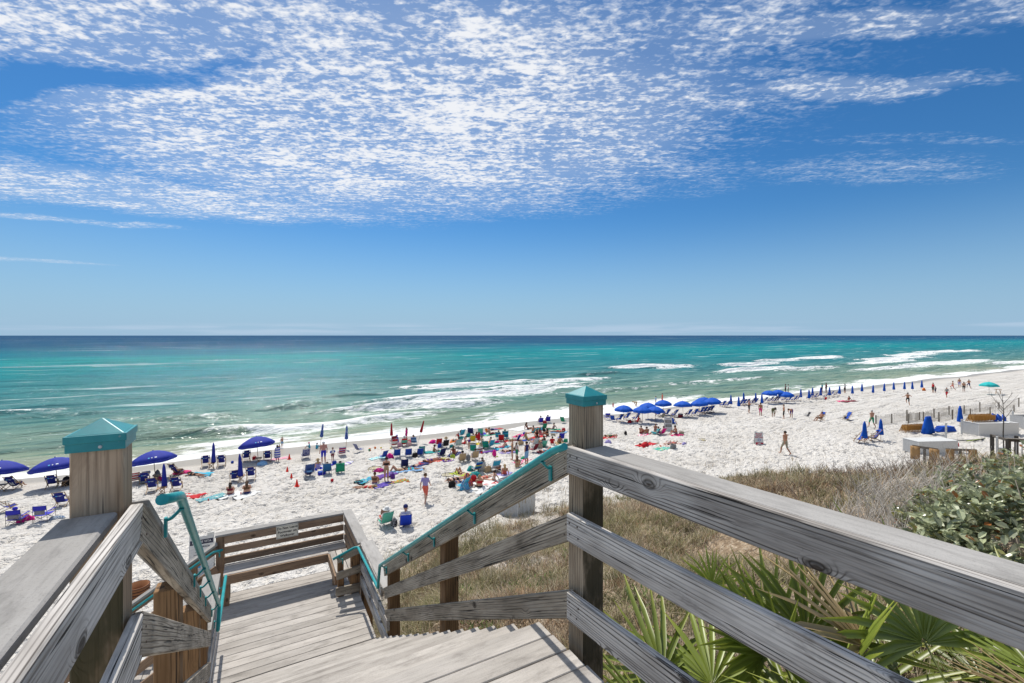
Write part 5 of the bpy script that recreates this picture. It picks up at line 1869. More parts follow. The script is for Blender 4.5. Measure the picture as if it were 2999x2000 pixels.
def low_chair_proto(fabric, frame):
    """aluminium beach chair"""
    root = empty('beach_chair')
    for q in (-1, 1):
        x = 0.27 * q
        MB().tube(bend([(x, -0.42, 0.86), (x, -0.05, 0.22), (x, 0.42, 0.27)], 0.06, 3), 0.012, 6).build('side_frame', frame, root)
        MB().tube(bend([(x * 1.05, -0.44, 0.02), (x * 1.05, -0.10, 0.44), (x * 1.05, 0.34, 0.42), (x * 1.05, 0.40, 0.02)], 0.05, 3), 0.011, 6).build('leg', frame, root)
        MB().bar((x * 1.07, -0.14, 0.455), (x * 1.07, 0.32, 0.435), 0.045, 0.02).build('armrest', frame, root)
    MB().tube([(-0.283, -0.44, 0.025), (0.283, -0.44, 0.025)], 0.011, 6).build('cross_bar', frame, root)
    MB().tube([(-0.27, -0.42, 0.86), (0.27, -0.42, 0.86)], 0.012, 6).build('cross_bar', frame, root)
    MB().tube([(-0.283, 0.40, 0.025), (0.283, 0.40, 0.025)], 0.011, 6).build('cross_bar', frame, root)
    prof = [(-0.43, 0.85), (-0.33, 0.68), (-0.23, 0.50), (-0.13, 0.33), (-0.04, 0.225), (0.10, 0.215), (0.25, 0.235), (0.41, 0.275)]
    m = MB().sheet([[(xx, yy, zz - 0.02 * (1 - (xx / 0.26) ** 2)) for xx in (-0.26, -0.13, 0, 0.13, 0.26)] for (yy, zz) in prof])
    link('sling', thicken(m.mesh('sling'), 0.008), fabric, root)
    return root


def camp_chair_proto(fabric):
    root = empty('camp_chair')
    fr = M['dark_metal']
    for q in (-1, 1):
        x = 0.33 * q
        MB().tube([(x, -0.30, 0.0), (x * 0.93, -0.36, 0.93)], 0.010, 6).build('leg', fr, root)
        MB().tube([(x, 0.30, 0.0), (x, 0.26, 0.62)], 0.010, 6).build('leg', fr, root)
        MB().tube([(x, -0.30, 0.02), (x, 0.28, 0.40)], 0.009, 6).build('cross_strut', fr, root)
        MB().tube([(x, 0.30, 0.02), (x, -0.32, 0.42)], 0.009, 6).build('cross_strut', fr, root)
        MB().bar((x, -0.33, 0.60), (x, 0.29, 0.62), 0.07, 0.015).build('armrest', fabric, root)
    for y in (-0.31, 0.28):
        MB().tube([(-0.33, y, 0.02), (0.33, y, 0.42)], 0.009, 6).build('cross_strut', fr, root)
        MB().tube([(0.33, y, 0.02), (-0.33, y, 0.42)], 0.009, 6).build('cross_strut', fr, root)
    m = MB().sheet([[(xx, yy, zz - 0.05 * (1 - (xx / 0.31) ** 2)) for xx in (-0.31, -0.15, 0, 0.15, 0.31)] for (yy, zz) in ((-0.32, 0.42), (-0.1, 0.38), (0.1, 0.39), (0.29, 0.43))])
    link('seat', thicken(m.mesh('seat'), 0.008), fabric, root)
    m = MB().sheet([[(xx, yy - 0.05 * (1 - (xx / 0.31) ** 2), zz) for xx in (-0.31, -0.15, 0, 0.15, 0.31)] for (yy, zz) in ((-0.36, 0.93), (-0.35, 0.80), (-0.34, 0.68))])
    link('backrest', thicken(m.mesh('backrest'), 0.008), fabric, root)
    m = MB().sheet([[(xx, yy - 0.05 * (1 - (xx / 0.26) ** 2), zz) for xx in (-0.24, 0, 0.24)] for (yy, zz) in ((-0.342, 0.69), (-0.335, 0.55), (-0.325, 0.44))])
    link('mesh_panel', thicken(m.mesh('mesh_panel'), 0.005), flat((0.20, 0.19, 0.22), 0.8), root)
    return root


def side_table_proto():
    root = empty('folding_table')
    wm = M['orange_wood'] if False else M['chair_wood']
    for k in range(5):
        MB().box((0, -0.20 + 0.10 * k, 0.46), (0.50, 0.085, 0.018)).build('table_slat', wm, root)
    for q in (-1, 1):
        y = 0.17 * q
        MB().bar((-0.20, y, 0.0), (0.20, y, 0.45), 0.026, 0.034, up=(0, 1, 0)).build('leg', wm, root)
        MB().bar((0.20, y * 0.8, 0.0), (-0.20, y * 0.8, 0.45), 0.026, 0.034, up=(0, 1, 0)).build('leg', wm, root)
    return root


def open_umbrella_proto(mat, rad, h, logo=True, pole=None):
    root = empty('beach_umbrella')
    pole = pole or M['chair_wood_pale']
    MB().tube([(0, 0, -0.3), (0, 0, h)], 0.022, 8).build('pole', pole, root)
    top = empty('tilt')
    m = MB()
    n, sub = 8, 4
    rings = []
    for j, (q, dz_) in enumerate(((0.02, 0.0), (0.25, -0.045), (0.5, -0.15), (0.75, -0.31), (1.0, -0.54))):
        ring = []
        for k in range(n * sub):
            a = 2 * math.pi * k / (n * sub)
            fr = (k % sub) / sub
            chord = math.cos(math.pi / n) / math.cos(math.pi / n - abs(fr * 2 * math.pi / n) if fr <= 1 else 0)
            rr = rad * q * (1.0 - (1 - chord) * 0.9)
            sag = -0.03 * math.sin(math.pi * fr) * q
            ring.append((rr * math.cos(a), rr * math.sin(a), h - 0.02 + (dz_ + sag) * rad * 0.85))
        rings.append(ring + [ring[0]])
    m.sheet(rings)
    cn = link('canopy', thicken(m.mesh('canopy'), 0.006), mat, root)
    m = MB()
    low = rings[-1]
    m.sheet([[(x * 1.002, y * 1.002, z) for x, y, z in low], [(x * 0.995, y * 0.995, z - 0.13 - 0.02 * math.sin(4.0 * math.atan2(y, x))) for x, y, z in low]])
    link('valance', thicken(m.mesh('valance'), 0.005), mat, root)
    for k in range(8):
        a = 2 * math.pi * k / 8
        MB().tube([(0, 0, h - 0.04), (rad * 0.5 * math.cos(a), rad * 0.5 * math.sin(a), h - 0.05 - 0.15 * rad * 0.85 - 0.02), (rad * 0.97 * math.cos(a), rad * 0.97 * math.sin(a), h - 0.05 - 0.52 * rad * 0.85)], 0.006, 4).build('rib', pole, root)
    MB().ellipsoid((0, 0, h + 0.01), (0.03, 0.03, 0.05), 8, 6).build('finial', mat, root)
    if logo:
        a = R(-112.5 + 22.5)
        for (da, w_, col, nm) in ((-0.26, 0.10, (0.10, 0.45, 0.75), 'badge'), (0.03, 0.34, (0.70, 0.73, 0.80), 'badge_lettering')):
            aa = a + da
            m = MB()
            p = lambda q, ang: (rad * q * 0.965 * math.cos(ang), rad * q * 0.965 * math.sin(ang), h - 0.02 + 0.016 - 0.31 * rad * 0.85 - (q - 0.75) * 0.92 * rad * 0.85)
            sp_ = w_ / rad / 0.78 / 2
            m.sheet([[p(0.82, aa - sp_), p(0.82, aa), p(0.82, aa + sp_)], [p(0.76, aa - sp_), p(0.76, aa), p(0.76, aa + sp_)]])
            link(nm, thicken(m.mesh(nm), 0.004), flat(col, 0.6, var=0.0), cn)
    bpy.data.objects.remove(top)
    return root


def closed_umbrella_proto(mat, h, fat=0.085, low=0.62, pole=None):
    """furled: folds gathered round the pole"""
    root = empty('furled_umbrella')
    pole = pole or M['chair_wood_pale']
    MB().tube([(0, 0, -0.3), (0, 0, h)], 0.02, 8).build('pole', pole, root)
    n = 24
    rings = []
    for t, r_ in ((0.0, 0.022), (0.18, 0.5), (0.45, 0.78), (0.72, 1.0), (0.93, 1.12), (1.0, 1.05)):
        ring = []
        for k in range(n):
            a = 2 * math.pi * k / n
            rr = (0.02 + fat * r_) * (1 + 0.26 * math.cos(8 * a + t * 2.2))
            ring.append((rr * math.cos(a), rr * math.sin(a), h - 0.02 - t * (h - low)))
        rings.append(ring + [ring[0]])
    m = MB().sheet(rings)
    link('canopy', thicken(m.mesh('canopy'), 0.006), mat, root)
    MB().tube([(0.022 + fat * 0.95) * Vector((math.cos(a), math.sin(a), 0)) + Vector((0, 0, h - 0.55 * (h - low))) for a in np.linspace(0, 2 * math.pi, 13)], 0.010, 5, False).build('strap', mat, root)
    return root


def towel(x, y, yaw, mat, label, L=1.7, Wd=0.85, group=None, wrinkle=0.03, z=None):
    n, k = 15, 8
    rows = []
    ph = random.uniform(0, 6)
    ca, sa = math.cos(R(yaw)), math.sin(R(yaw))
    z0 = sgz(x, y) if z is None else z
    for i in range(n):
        row = []
        for j in range(k):
            u, v = (j / (k - 1) - 0.5) * Wd, (i / (n - 1) - 0.5) * L
            u += 0.03 * math.sin(v * 5 + ph)
            wx, wy = x + u * ca - v * sa, y + u * sa + v * ca
            zz = max(sgz(wx, wy), z0 - 0.02) - z0 + 0.018 + wrinkle * max(0, math.sin(u * 9 + v * 4 + ph) * math.sin(v * 7 - u * 3))
            row.append((u, v, zz))
        rows.append(row)
    me = thicken(MB().sheet(rows).mesh('beach_towel'), 0.012)
    o = link('beach_towel', me, mat)
    o.location = (x, y, z0)
    o.rotation_euler = (0, 0, R(yaw))
    return tag(o, label, 'towel', group)


def tote(x, y, s, mat, label, yaw=0, handles=True, squash=1.0, name='tote_bag', cat='bag'):
    root = empty(name, (x, y, sgz(x, y) - 0.01), R(yaw), label, cat)
    V, F = [], []
    n = 16
    for j, (q, z) in enumerate(((0.80, 0.0), (0.98, 0.05), (1.0, 0.45), (0.94, 0.75), (0.90, 0.98), (0.80, 0.97), (0.80, 0.55))):
        for k in range(n):
            a = 2 * math.pi * k / n
            cx, sy = math.cos(a), math.sin(a)
            e = (abs(cx) ** 4 + abs(sy) ** 4) ** -0.25
            V.append((cx * e * q * s * 0.5 * (1 + 0.05 * math.sin(3 * a + j)), sy * e * q * s * 0.30, z * s * 0.75 * squash))
    for j in range(6):
        for k in range(n):
            F.append((j * n + k, j * n + (k + 1) % n, (j + 1) * n + (k + 1) % n, (j + 1) * n + k))
    F.append(tuple(range(n))[::-1])
    F.append(tuple(6 * n + k for k in range(n)))
    MB().add(V, F, True).build('sack', mat, root)
    if handles:
        for q in (-1, 1):
            MB().tube(bend([(-s * 0.2, q * s * 0.27, s * 0.70 * squash), (-s * 0.17, q * s * 0.25, s * 0.98 * squash), (s * 0.17, q * s * 0.25, s * 0.98 * squash), (s * 0.2, q * s * 0.27, s * 0.70 * squash)], 0.08, 3), 0.011, 5).build('handle', mat, root)
    return root


def backpack(x, y, s, mat, label, yaw=0):
    root = empty('backpack', (x, y, sgz(x, y) - 0.01), R(yaw), label, 'backpack')
    MB().ellipsoid((0, 0, s * 0.5), (s * 0.34, s * 0.24, s * 0.52), 14, 9).build('sack', mat, root)
    MB().ellipsoid((0, -s * 0.2, s * 0.32), (s * 0.24, s * 0.12, s * 0.25), 12, 7).build('pocket', mat, root)
    for q in (-1, 1):
        MB().tube([(q * s * 0.15, s * 0.2, s * 0.92), (q * s * 0.2, s * 0.33, s * 0.6), (q * s * 0.2, s * 0.22, s * 0.15)], 0.018, 5).build('strap', C_('black'), root)
    MB().tube(bend([(-s * 0.08, 0.02, s * 1.0), (-s * 0.06, 0.02, s * 1.1), (s * 0.06, 0.02, s * 1.1), (s * 0.08, 0.02, s * 1.0)], 0.03, 3), 0.01, 5).build('handle', C_('black'), root)
    return root


def cooler(x, y, mat, lid, label, yaw=0, s=(0.5, 0.32, 0.34)):
    root = empty('cooler_box', (x, y, sgz(x, y) - 0.01), R(yaw), label, 'cooler')
    MB().box((0, 0, s[2] * 0.42), (s[0], s[1], s[2] * 0.84)).build('body', mat, root)
    MB().box((0, 0, s[2] * 0.92), (s[0] * 1.04, s[1] * 1.05, s[2] * 0.16)).build('lid', lid, root)
    MB().tube(bend([(-s[0] * 0.53, 0, s[2] * 0.75), (-s[0] * 0.53, 0, s[2] * 1.2), (s[0] * 0.53, 0, s[2] * 1.2), (s[0] * 0.53, 0, s[2] * 0.75)], 0.06, 3), 0.012, 6).build('handle', lid, root)
    return root


def cone_proto():
    root = empty('traffic_cone')
    om = flat((0.75, 0.028, 0.012), 0.55)
    MB().box((0, 0, 0.012), (0.30, 0.30, 0.03)).build('base', om, root)
    MB().lathe([(0.115, 0.02), (0.112, 0.04), (0.028, 0.47), (0.024, 0.475), (0.012, 0.475)], 16).build('cone', om, root)
    return root


def hoop_net(x, y, label, c1='yellow'):
    """round rebound net on folding legs"""
    root = empty('rebound_net', (x, y, sgz(x, y)), 0, label, 'ball game')
    pts = [Vector((0.46 * math.cos(a), 0.46 * math.sin(a), 0.20)) for a in np.linspace(0, 2 * math.pi, 25)]
    MB().tube(pts, 0.016, 6, False).build('rim', C_('black'), root)
    for k in range(5):
        a = 2 * math.pi * k / 5 + 0.3
        MB().tube([(0.46 * math.cos(a), 0.46 * math.sin(a), 0.21), (0.50 * math.cos(a), 0.50 * math.sin(a), -0.02)], 0.017, 6).build('leg', C_(c1), root)
    m = MB()
    for k in range(-4, 5):
        w_ = math.sqrt(0.46 ** 2 - (k * 0.1) ** 2)
        m.tube([(k * 0.1, -w_, 0.20), (k * 0.1, 0, 0.185), (k * 0.1, w_, 0.20)], 0.004, 3, False)
        m.tube([(-w_, k * 0.1, 0.20), (0, k * 0.1, 0.185), (w_, k * 0.1, 0.20)], 0.004, 3, False)
    m.build('netting', C_('yellow'), root)
    return root


def aframe(x, y, yaw, w_, h, label, face=None):
    """white folding board sign"""
    root = empty('sandwich_board', (x, y, sgz(x, y) - 0.02), R(yaw), label, 'sign')
    th = math.atan2(0.30, h)
    for q in (-1, 1):
        m = MB()
        Mx = Matrix.Rotation(q * th, 3, 'X')
        m.box((0, q * 0.155, h / 2), (w_, 0.02, h * 1.02), Mx)
        # small handle notch: two ears on the top edge
        for e in (-1, 1):
            m.box(Mx @ Vector((e * w_ * 0.36, 0, h * 0.545)) + Vector((0, q * 0.155, h / 2)), (w_ * 0.28, 0.02, h * 0.08), Mx)
        m.build('board', M['white_paint'], root)
    if face: face(root, th, h, w_)
    return root


def heap(x, y, cols, n, label, s=0.09, spread=0.5, name='sand_toys', cat='toys'):
    """a scatter of small sand toys is a set of buckets and spades, each its own thing"""
    out = []
    for k in range(n):
        a, q = random.uniform(0, 6.28), math.sqrt(random.uniform(0, 1)) * spread
        xx, yy = x + math.cos(a) * q * 1.6, y + math.sin(a) * q
        m = MB()
        if k % 3 == 0:
            m.lathe([(s * 0.6, 0), (s, s * 1.7), (s * 0.94, s * 1.7), (s * 0.55, 0.02)], 10)
            nm = 'toy_bucket'
        elif k % 3 == 1:
            m.bar((0, 0, 0.03), (s * 2.2, 0, 0.04), 0.02, 0.02)
            m.box((s * 2.6, 0, 0.03), (s * 1.1, s * 0.9, 0.012))
            nm = 'toy_spade'
        else:
            m.ellipsoid((0, 0, s * 0.55), (s * 1.1, s * 0.8, s * 0.6), 9, 6)
            nm = 'toy_mould'
        o = m.build(nm, C_(cols[k % len(cols)]))
        o.location = (xx, yy, sgz(xx, yy))
        o.rotation_euler = (0, 0, random.uniform(0, 6.28))
        tag(o, f'{cols[k % len(cols)]} plastic {nm.replace("_", " ")} {label}', 'toy', 'sand toys ' + label)
        out.append(o)
    return out


def ball(x, y, r, mat, label, name='beach_ball'):
    m = MB().ellipsoid((0, 0, r), (r, r, r), 14, 9)
    o = m.build(name, mat)
    o.location = (x, y, sgz(x, y) - 0.01)
    return tag(o, label, 'ball')


def bundle(x, y, L, Wd, H, mat, label, yaw=0, name='folded_towel', cat='towel'):
    """soft crumpled pile of cloth"""
    m = MB()
    n, k = 14, 8
    V, F = [], []
    ph = random.uniform(0, 9)
    for j in range(k + 1):
        th = math.pi / 2 * j / k
        for i in range(n):
            a = 2 * math.pi * i / n
            w_ = 1 + 0.18 * math.sin(3 * a + ph) + 0.10 * math.sin(7 * a - ph + j)
            V.append((L / 2 * math.cos(a) * math.sin(th) * w_, Wd / 2 * math.sin(a) * math.sin(th) * w_, H * math.cos(th) * (1 + 0.2 * math.sin(5 * a + j)) - 0.01))
    for j in range(k):
        for i in range(n):
            F.append((j * n + i, (j + 1) * n + i, (j + 1) * n + (i + 1) % n, j * n + (i + 1) % n))
    m.add(V, F, True)
    o = m.build(name, mat)
    o.location = (x, y, sgz(x, y))
    o.rotation_euler = (0, 0, R(yaw))
    return tag(o, label, cat)


# ------------------------------------------------------------------ things on the sand
NAVY_F = flat((0.013, 0.022, 0.20), 0.8)
BLUE_F = flat((0.010, 0.075, 0.42), 0.8)
proto_navy = sling_chair_proto(NAVY_F, M['chair_wood_pale'])
proto_blue = sling_chair_proto(BLUE_F, M['chair_wood'], logo=False)
proto_low = low_chair_proto(BLUE_F, M['alu'])
proto_camp = camp_chair_proto(flat((0.035, 0.035, 0.40), 0.8))
proto_table = side_table_proto()
proto_umb = open_umbrella_proto(M['navy'], 1.42, 2.15)
proto_umb_b = open_umbrella_proto(M['blue'], 1.18, 2.1, logo=False)
proto_fur = closed_umbrella_proto(M['navy'], 2.1, 0.10, 0.50)
proto_fur_b = closed_umbrella_proto(M['blue'], 1.85, 0.13, 0.45)
proto_cone = cone_proto()
_used = set()


def put(proto, x, y, yaw, label, cat, group=None, mats=None, tilt=(0, 0), scale=1.0, sink=0.0, z=None):
    """first use moves the original itself, later ones copy it with its parts"""
    if proto.name in _used or mats:
        o = copy_tree(proto, None, mats)
    else:
        o = proto
        _used.add(proto.name)
    o.location = (x, y, (sgz(x, y) if z is None else z) - sink)
    o.rotation_euler = (R(tilt[0]), R(tilt[1]), R(yaw))
    o.scale = (scale,) * 3
    for k in ('label', 'category', 'group'):
        if k in o: del o[k]
    return tag(o, label, cat, group)


# ---- hired sets on the left: navy chairs, tables and umbrellas
GN = 'navy hire chairs'
put(proto_navy, -12.99, 44.30, 4, 'navy sling chair under the open umbrella beside the tall timber post', 'beach chair', GN)
put(proto_navy, -10.64, 37.70, -3, 'empty navy sling chair between the camp chairs and the umbrella shadow', 'beach chair', GN)
put(proto_navy, -13.24, 38.04, -58, 'navy sling chair turned sideways behind the occupied camp chair', 'beach chair', GN)
put(proto_navy, -15.40, 45.59, -18, 'navy sling chair holding the person dressed in white', 'beach chair', GN)
put(proto_navy, -6.34, 38.39, 2, 'empty navy sling chair by a furled umbrella, shaded by an open umbrella', 'beach chair', GN)
put(proto_navy, -4.90, 37.47, -5, 'empty navy sling chair beside the table with a furled umbrella, facing the surf', 'beach chair', GN)
put(proto_navy, -7.29, 41.45, 6, 'navy sling chair with a striped towel hung over it beneath the canopy', 'beach chair', GN)
put(proto_navy, -5.68, 43.27, -40, 'navy sling chair angled away from the open umbrella, with a sitter', 'beach chair', GN)
put(proto_navy, -3.95, 45.33, 3, 'empty navy sling chair at the wash line, table on its right', 'beach chair', GN)
put(proto_navy, -2.81, 44.79, -2, 'empty navy sling chair at the wash line, table on its left', 'beach chair', GN)
put(proto_navy, -1.59, 38.27, 3, 'empty navy sling chair with a white cloth on its headrest', 'beach chair', GN)
put(proto_navy, -0.57, 37.87, -4, 'empty navy sling chair in front of the long haired woman on a white towel', 'beach chair', GN)
put(proto_navy, -1.04, 45.52, 8, 'navy sling chair tucked under the umbrella beside a red bag', 'beach chair', GN)
put(proto_navy, 0.56, 44.32, -2, 'navy sling chair between the open umbrella and the child in a striped towel', 'beach chair', GN)
GT = 'folding wooden side tables'
put(proto_table, -3.45, 44.08, 0, 'small folding wooden table between the two chairs at the wash line', 'table', GT)
put(proto_table, -5.62, 37.03, 0, 'small folding wooden table at the foot of the fat furled umbrella', 'table', GT)
put(proto_table, -1.19, 37.64, 0, 'small folding wooden table between the chairs facing the two women', 'table', GT)
put(proto_table, -0.11, 44.17, 0, 'small folding wooden table under the open umbrella near the cones', 'table', GT)
put(proto_table, -15.87, 45.40, 0, 'small folding wooden table beside the person dressed in white', 'table', GT)
put(proto_table, -12.30, 44.03, 0, 'small folding wooden table carrying a dark bag, half behind the timber post', 'table', GT)
put(proto_table, -6.64, 41.89, 0, 'folding wooden table crowded with bottles under the open umbrella', 'table', GT)
GU = 'open navy umbrellas'
put(proto_umb, -16.08, 45.35, 8, 'open navy umbrella shading the person dressed in white', 'umbrella', GU, tilt=(-6, 4))
put(proto_umb, -12.69, 44.30, 14, 'open navy umbrella half hidden by the tall timber post', 'umbrella', GU, tilt=(-7, -4))
put(proto_umb, -6.83, 42.62, 10, 'open navy umbrella over a table of bottles and a fully used set', 'umbrella', GU, tilt=(-6, -4))
put(proto_umb, -0.13, 44.84, 12, 'open navy umbrella beside the child wrapped in a striped towel', 'umbrella', GU, tilt=(-6, -3))
GF = 'furled navy umbrellas'
put(proto_fur, -3.31, 44.13, 0, 'furled navy umbrella rising between the two chairs at the wash line', 'umbrella', GF)
put(proto_fur, -5.52, 37.42, 0, 'fat furled navy umbrella in front of an open umbrella', 'umbrella', GF, tilt=(0, -1))
put(proto_fur, -1.19, 37.53, 0, 'furled navy umbrella between the chairs facing the two women on towels', 'umbrella', GF, tilt=(0, -2))
put(proto_camp, -11.47, 34.49, -12, 'blue folding camp chair with a capped sitter', 'camp chair', 'folding camp chairs')
put(proto_camp, -10.34, 34.23, -16, 'empty blue folding camp chair with a towel at its feet', 'camp chair', 'folding camp chairs')
for (x, y), nm in zip([(2.23, 44.06), (1.88, 40.01), (1.99, 36.61), (2.18, 33.96)], ('orange traffic cone level with the striped towel child', 'orange traffic cone second from the sea in the slanting row', 'orange traffic cone third from the sea in the slanting row', 'orange traffic cone at the landward end of the row')):
    put(proto_cone, x, y, random.uniform(0, 90), nm, 'traffic cone', 'row of orange cones')

person('chair', -11.48, 34.56, 1.62, -12, 'shirt:white,grey', None, 0, 'person in a cap sitting in a blue camp chair', hat='cap:royal')
bundle(-11.33, 34.84, 0.75, 0.4, 0.30, C_('hot'), 'hot pink towel over the arm of the occupied camp chair')
bundle(-9.87, 34.24, 0.7, 0.45, 0.16, blotch((0.3, 0.35, 0.4), (0.03, 0.10, 0.25), (0.6, 0.62, 0.6), 7), 'crumpled blue and white towel by the empty camp chair')
person('chair', -15.38, 45.68, 1.68, -18, 'shirt:white,navy', 'short:brown', 0, 'person dressed in white reclining under a navy umbrella')
bundle(-12.29, 44.56, 0.6, 0.4, 0.62, C_('black'), 'dark bag with teal trim on the side table by the post', name='beach_bag', cat='bag')
person('prone', -4.35, 42.18, 1.65, -128, 'bikini:black,black', 'long:dark', 3, 'woman in black bikini lying face down on a cyan towel')
towel(-4.04, 42.60, -125, C_('cyan'), 'bright cyan towel under the woman in black', L=1.9)
person('supine', -4.00, 35.99, 1.62, -125, 'bikini:white,white', 'long:dark', 2, 'woman lying on her back on a red towel')
towel(-3.94, 35.77, -122, C_('red'), 'bright red towel beside the teal handrail end', L=1.9)
person('chair', -5.70, 43.41, 1.68, -40, 'trunks:brown', 'short:dark', 3, 'tanned person reclining in the angled navy chair')
bundle(-5.29, 43.64, 1.3, 0.6, 0.22, C_('pink'), 'pink inflatable float behind the angled chair', name='pool_float', cat='float')
towel(-7.34, 42.27, 8, stripes((0.30, 0.52, 0.62), (0.62, 0.66, 0.66), 6, 0), 'pale striped towel on the chair under the canopy', L=1.0, Wd=0.5, z=sgz(-7.34, 42.27) + 0.75)
put(proto_low, -7.92, 42.00, 10, 'red striped low chair half hidden by the timber post', 'beach chair', mats={'sling': stripes(PAL['red'], PAL['white'], 9, 1)})
bundle(-6.76, 42.93, 0.45, 0.3, 0.58, C_('grey'), 'bottles and a dark cooler bag heaped on the table under the umbrella', name='cooler_bag', cat='bag')
tote(-6.49, 42.25, 0.42, C_('pink'), 'pink beach bag under the table of bottles')
person('sit', -1.69, 34.28, 1.66, -6, 'bikini:maroon,maroon', 'long:dark', 2, 'dark haired woman hunched on a white towel, head down')
person('sit', -0.76, 34.09, 1.72, -4, 'bikini:brown,navy', 'long:brown', 0, 'woman with long brown hair sitting upright on a white towel')
towel(-1.68, 34.10, -60, C_('white'), 'white towel under the hunched dark haired woman', L=1.5)
towel(-0.77, 33.73, -60, C_('white'), 'white towel under the upright long haired woman', L=1.5)
towel(-2.63, 34.05, -62, blotch((0.06, 0.28, 0.34), (0.30, 0.48, 0.42), (0.02, 0.08, 0.25), 6), 'green and blue patterned towel next to the white towels', L=1.6)
def can(x, y, mat, label):
    m = MB().lathe([(0.03, 0), (0.034, 0.01), (0.034, 0.115), (0.028, 0.125), (0.004, 0.123)], 12)
    o = m.build('drink_can', mat)
    o.location = (x, y, sgz(x, y) + 0.02)
    return tag(o, label, 'can')
can(-2.77, 33.40, C_('red'), 'red drink can on the edge of the patterned towel')
can(-1.07, 33.85, C_('red'), 'red drink can beside the upright long haired woman')
bundle(-3.16, 33.34, 0.55, 0.28, 0.10, C_('lime'), 'yellow green snack bag lying on the sand', name='snack_bag', cat='bag')
ball(-2.06, 45.32, 0.12, C_('blue'), 'small blue ball between the empty chairs and the umbrella')
bundle(0.19, 43.17, 0.8, 0.5, 0.34, C_('sky'), 'pale blue padded bag in the umbrella shade', name='beach_bag', cat='bag')
tote(-0.43, 45.89, 0.35, C_('red'), 'red bag under the small open umbrella')
towel(1.41, 44.85, -80, stripes(PAL['pink'], PAL['white'], 4, 0), 'pink and white striped towel under the wrapped child', L=1.7)
wr = person('stand', 1.30, 43.92, 1.42, 10, 'dress:navy', 'long:dark', 3, 'dark haired child wrapped in a blue and white striped towel')
m = MB()
m.lathe([(0.27, 0.42), (0.30, 0.62), (0.29, 0.95), (0.25, 1.25), (0.20, 1.43), (0.08, 1.50)], 18)
m.build('wrapped_towel', stripes(PAL['royal'], PAL['white'], 4.2, 2), wr)
person('reach', 1.93, 50.77, 1.12, 160, 'trunks:sky', 'short:brown', 0, 'small child in pale trunks at the edge of the wash')
person('sit', 1.70, 50.25, 0.9, 40, 'suit:grey', 'short:brown', 0, 'tiny child crouching in the wash')

# ---- family by the patterned umbrellas
low = lambda x, y, yaw, mat, label, **k: put(proto_low, x, y, yaw, label, 'beach chair', mats={'sling': mat}, **k)
NP = blotch((0.02, 0.03, 0.16), (0.35, 0.37, 0.48), (0.03, 0.04, 0.22), 11)
low(3.50, 43.61, 4, NP, 'navy and white patterned low chair beside the cones', scale=1.1)
low(7.96, 43.69, -62, NP, 'navy and white patterned low chair standing sideways on its own')
low(6.41, 42.99, 0, stripes(PAL['red'], PAL['white'], 8, 1, PAL['royal']), 'red and white striped low chair beside the furled umbrella', scale=1.05)
fp = closed_umbrella_proto(M['pattern_blue'], 2.3, 0.085, 1.0)
put(fp, 5.22, 48.76, 0, 'furled blue patterned umbrella leaning by the old man', 'umbrella', 'furled patterned umbrellas', tilt=(0, 7))
put(fp, 7.19, 45.71, 0, 'furled blue patterned umbrella behind the red striped chair', 'umbrella', 'furled patterned umbrellas', tilt=(0, 2))
person('sit', 4.29, 48.83, 1.1, 90, 'shirt:cyan,cyan', 'short:red', 2, 'child in a turquoise shirt and pink hat digging by the wash', hat='cap:pink')
person('sit', 4.78, 47.80, 1.1, -70, 'shirt:cyan,cyan', 'short:brown', 2, 'child in a turquoise shirt and dark cap digging by the wash', hat='cap:navy')
person('stand', 4.65, 40.93, 1.78, 8, 'trunks:royal', 'short:white', 4, 'bare backed old man with white hair in royal blue trunks', wide=1.12)
bo = person('stand', 5.36, 40.87, 1.15, -160, 'shirt:white,maroon', 'short:brown', 0, 'small boy in blue arm floats and a cap', hat='cap:brown')
for q in (-1, 1):
    MB().ellipsoid((0.24 * q, -0.02, 1.22), (0.11, 0.13, 0.14), 10, 7).build('arm_float', C_('blue'), bo)
person('sit', 4.04, 39.13, 1.62, 5, 'suit:lilac', 'long:blond', 0, 'woman in a straw hat and lilac suit sitting on a towel', hat='sun_hat:tan')
towel(4.02, 39.00, -55, stripes(PAL['white'], PAL['royal'], 3, 1), 'white and blue towel under the woman in the straw hat')
low(3.16, 36.48, 4, flat((0.04, 0.08, 0.24), 0.8), 'dark blue low chair with a pale towel over its back', scale=1.18)
towel(3.15, 36.13, 3, C_('sky'), 'pale towel draped on the dark blue low chair', L=0.8, Wd=0.35, z=sgz(3.15, 36.13) + 0.52)
person('chair', 3.17, 36.60, 1.72, 4, 'shirt:navy,navy', None, 0, 'person in a pale bucket hat in the dark blue low chair', hat='sun_hat:white')
low(4.38, 36.33, -8, flat((0.02, 0.12, 0.30), 0.8), 'mid blue low chair with a blue cooler at its side', scale=1.05)
person('chair', 4.40, 36.45, 1.55, -8, 'shirt:blue,navy', 'short:brown', 0, 'person slumped in the mid blue low chair')
low(5.27, 36.32, -4, C_('teal'), 'low chair covered by a deep green towel', scale=1.05)
m_ = MB().sheet([[(xx, yy, zz) for xx in (-.31, -.1, .1, .31)] for (yy, zz) in ((-.36, .80), (-.45, .875), (-.52, .60), (-.56, .28))])
gt = link('beach_towel', thicken(m_.mesh('beach_towel'), 0.01), C_('green'))
gt.location = (5.27, 36.32, sgz(5.27, 36.32))
gt.rotation_euler = (0, 0, R(-4))
tag(gt, 'deep green towel hanging over the back of a low chair', 'towel')
person('chair', 5.29, 36.44, 1.66, -4, 'shirt:navy,navy', 'short:dark', 0, 'dark haired person in the chair with the green towel')
cooler(4.02, 36.47, C_('royal'), C_('blue'), 'blue cooler box beside the mid blue low chair', yaw=10)
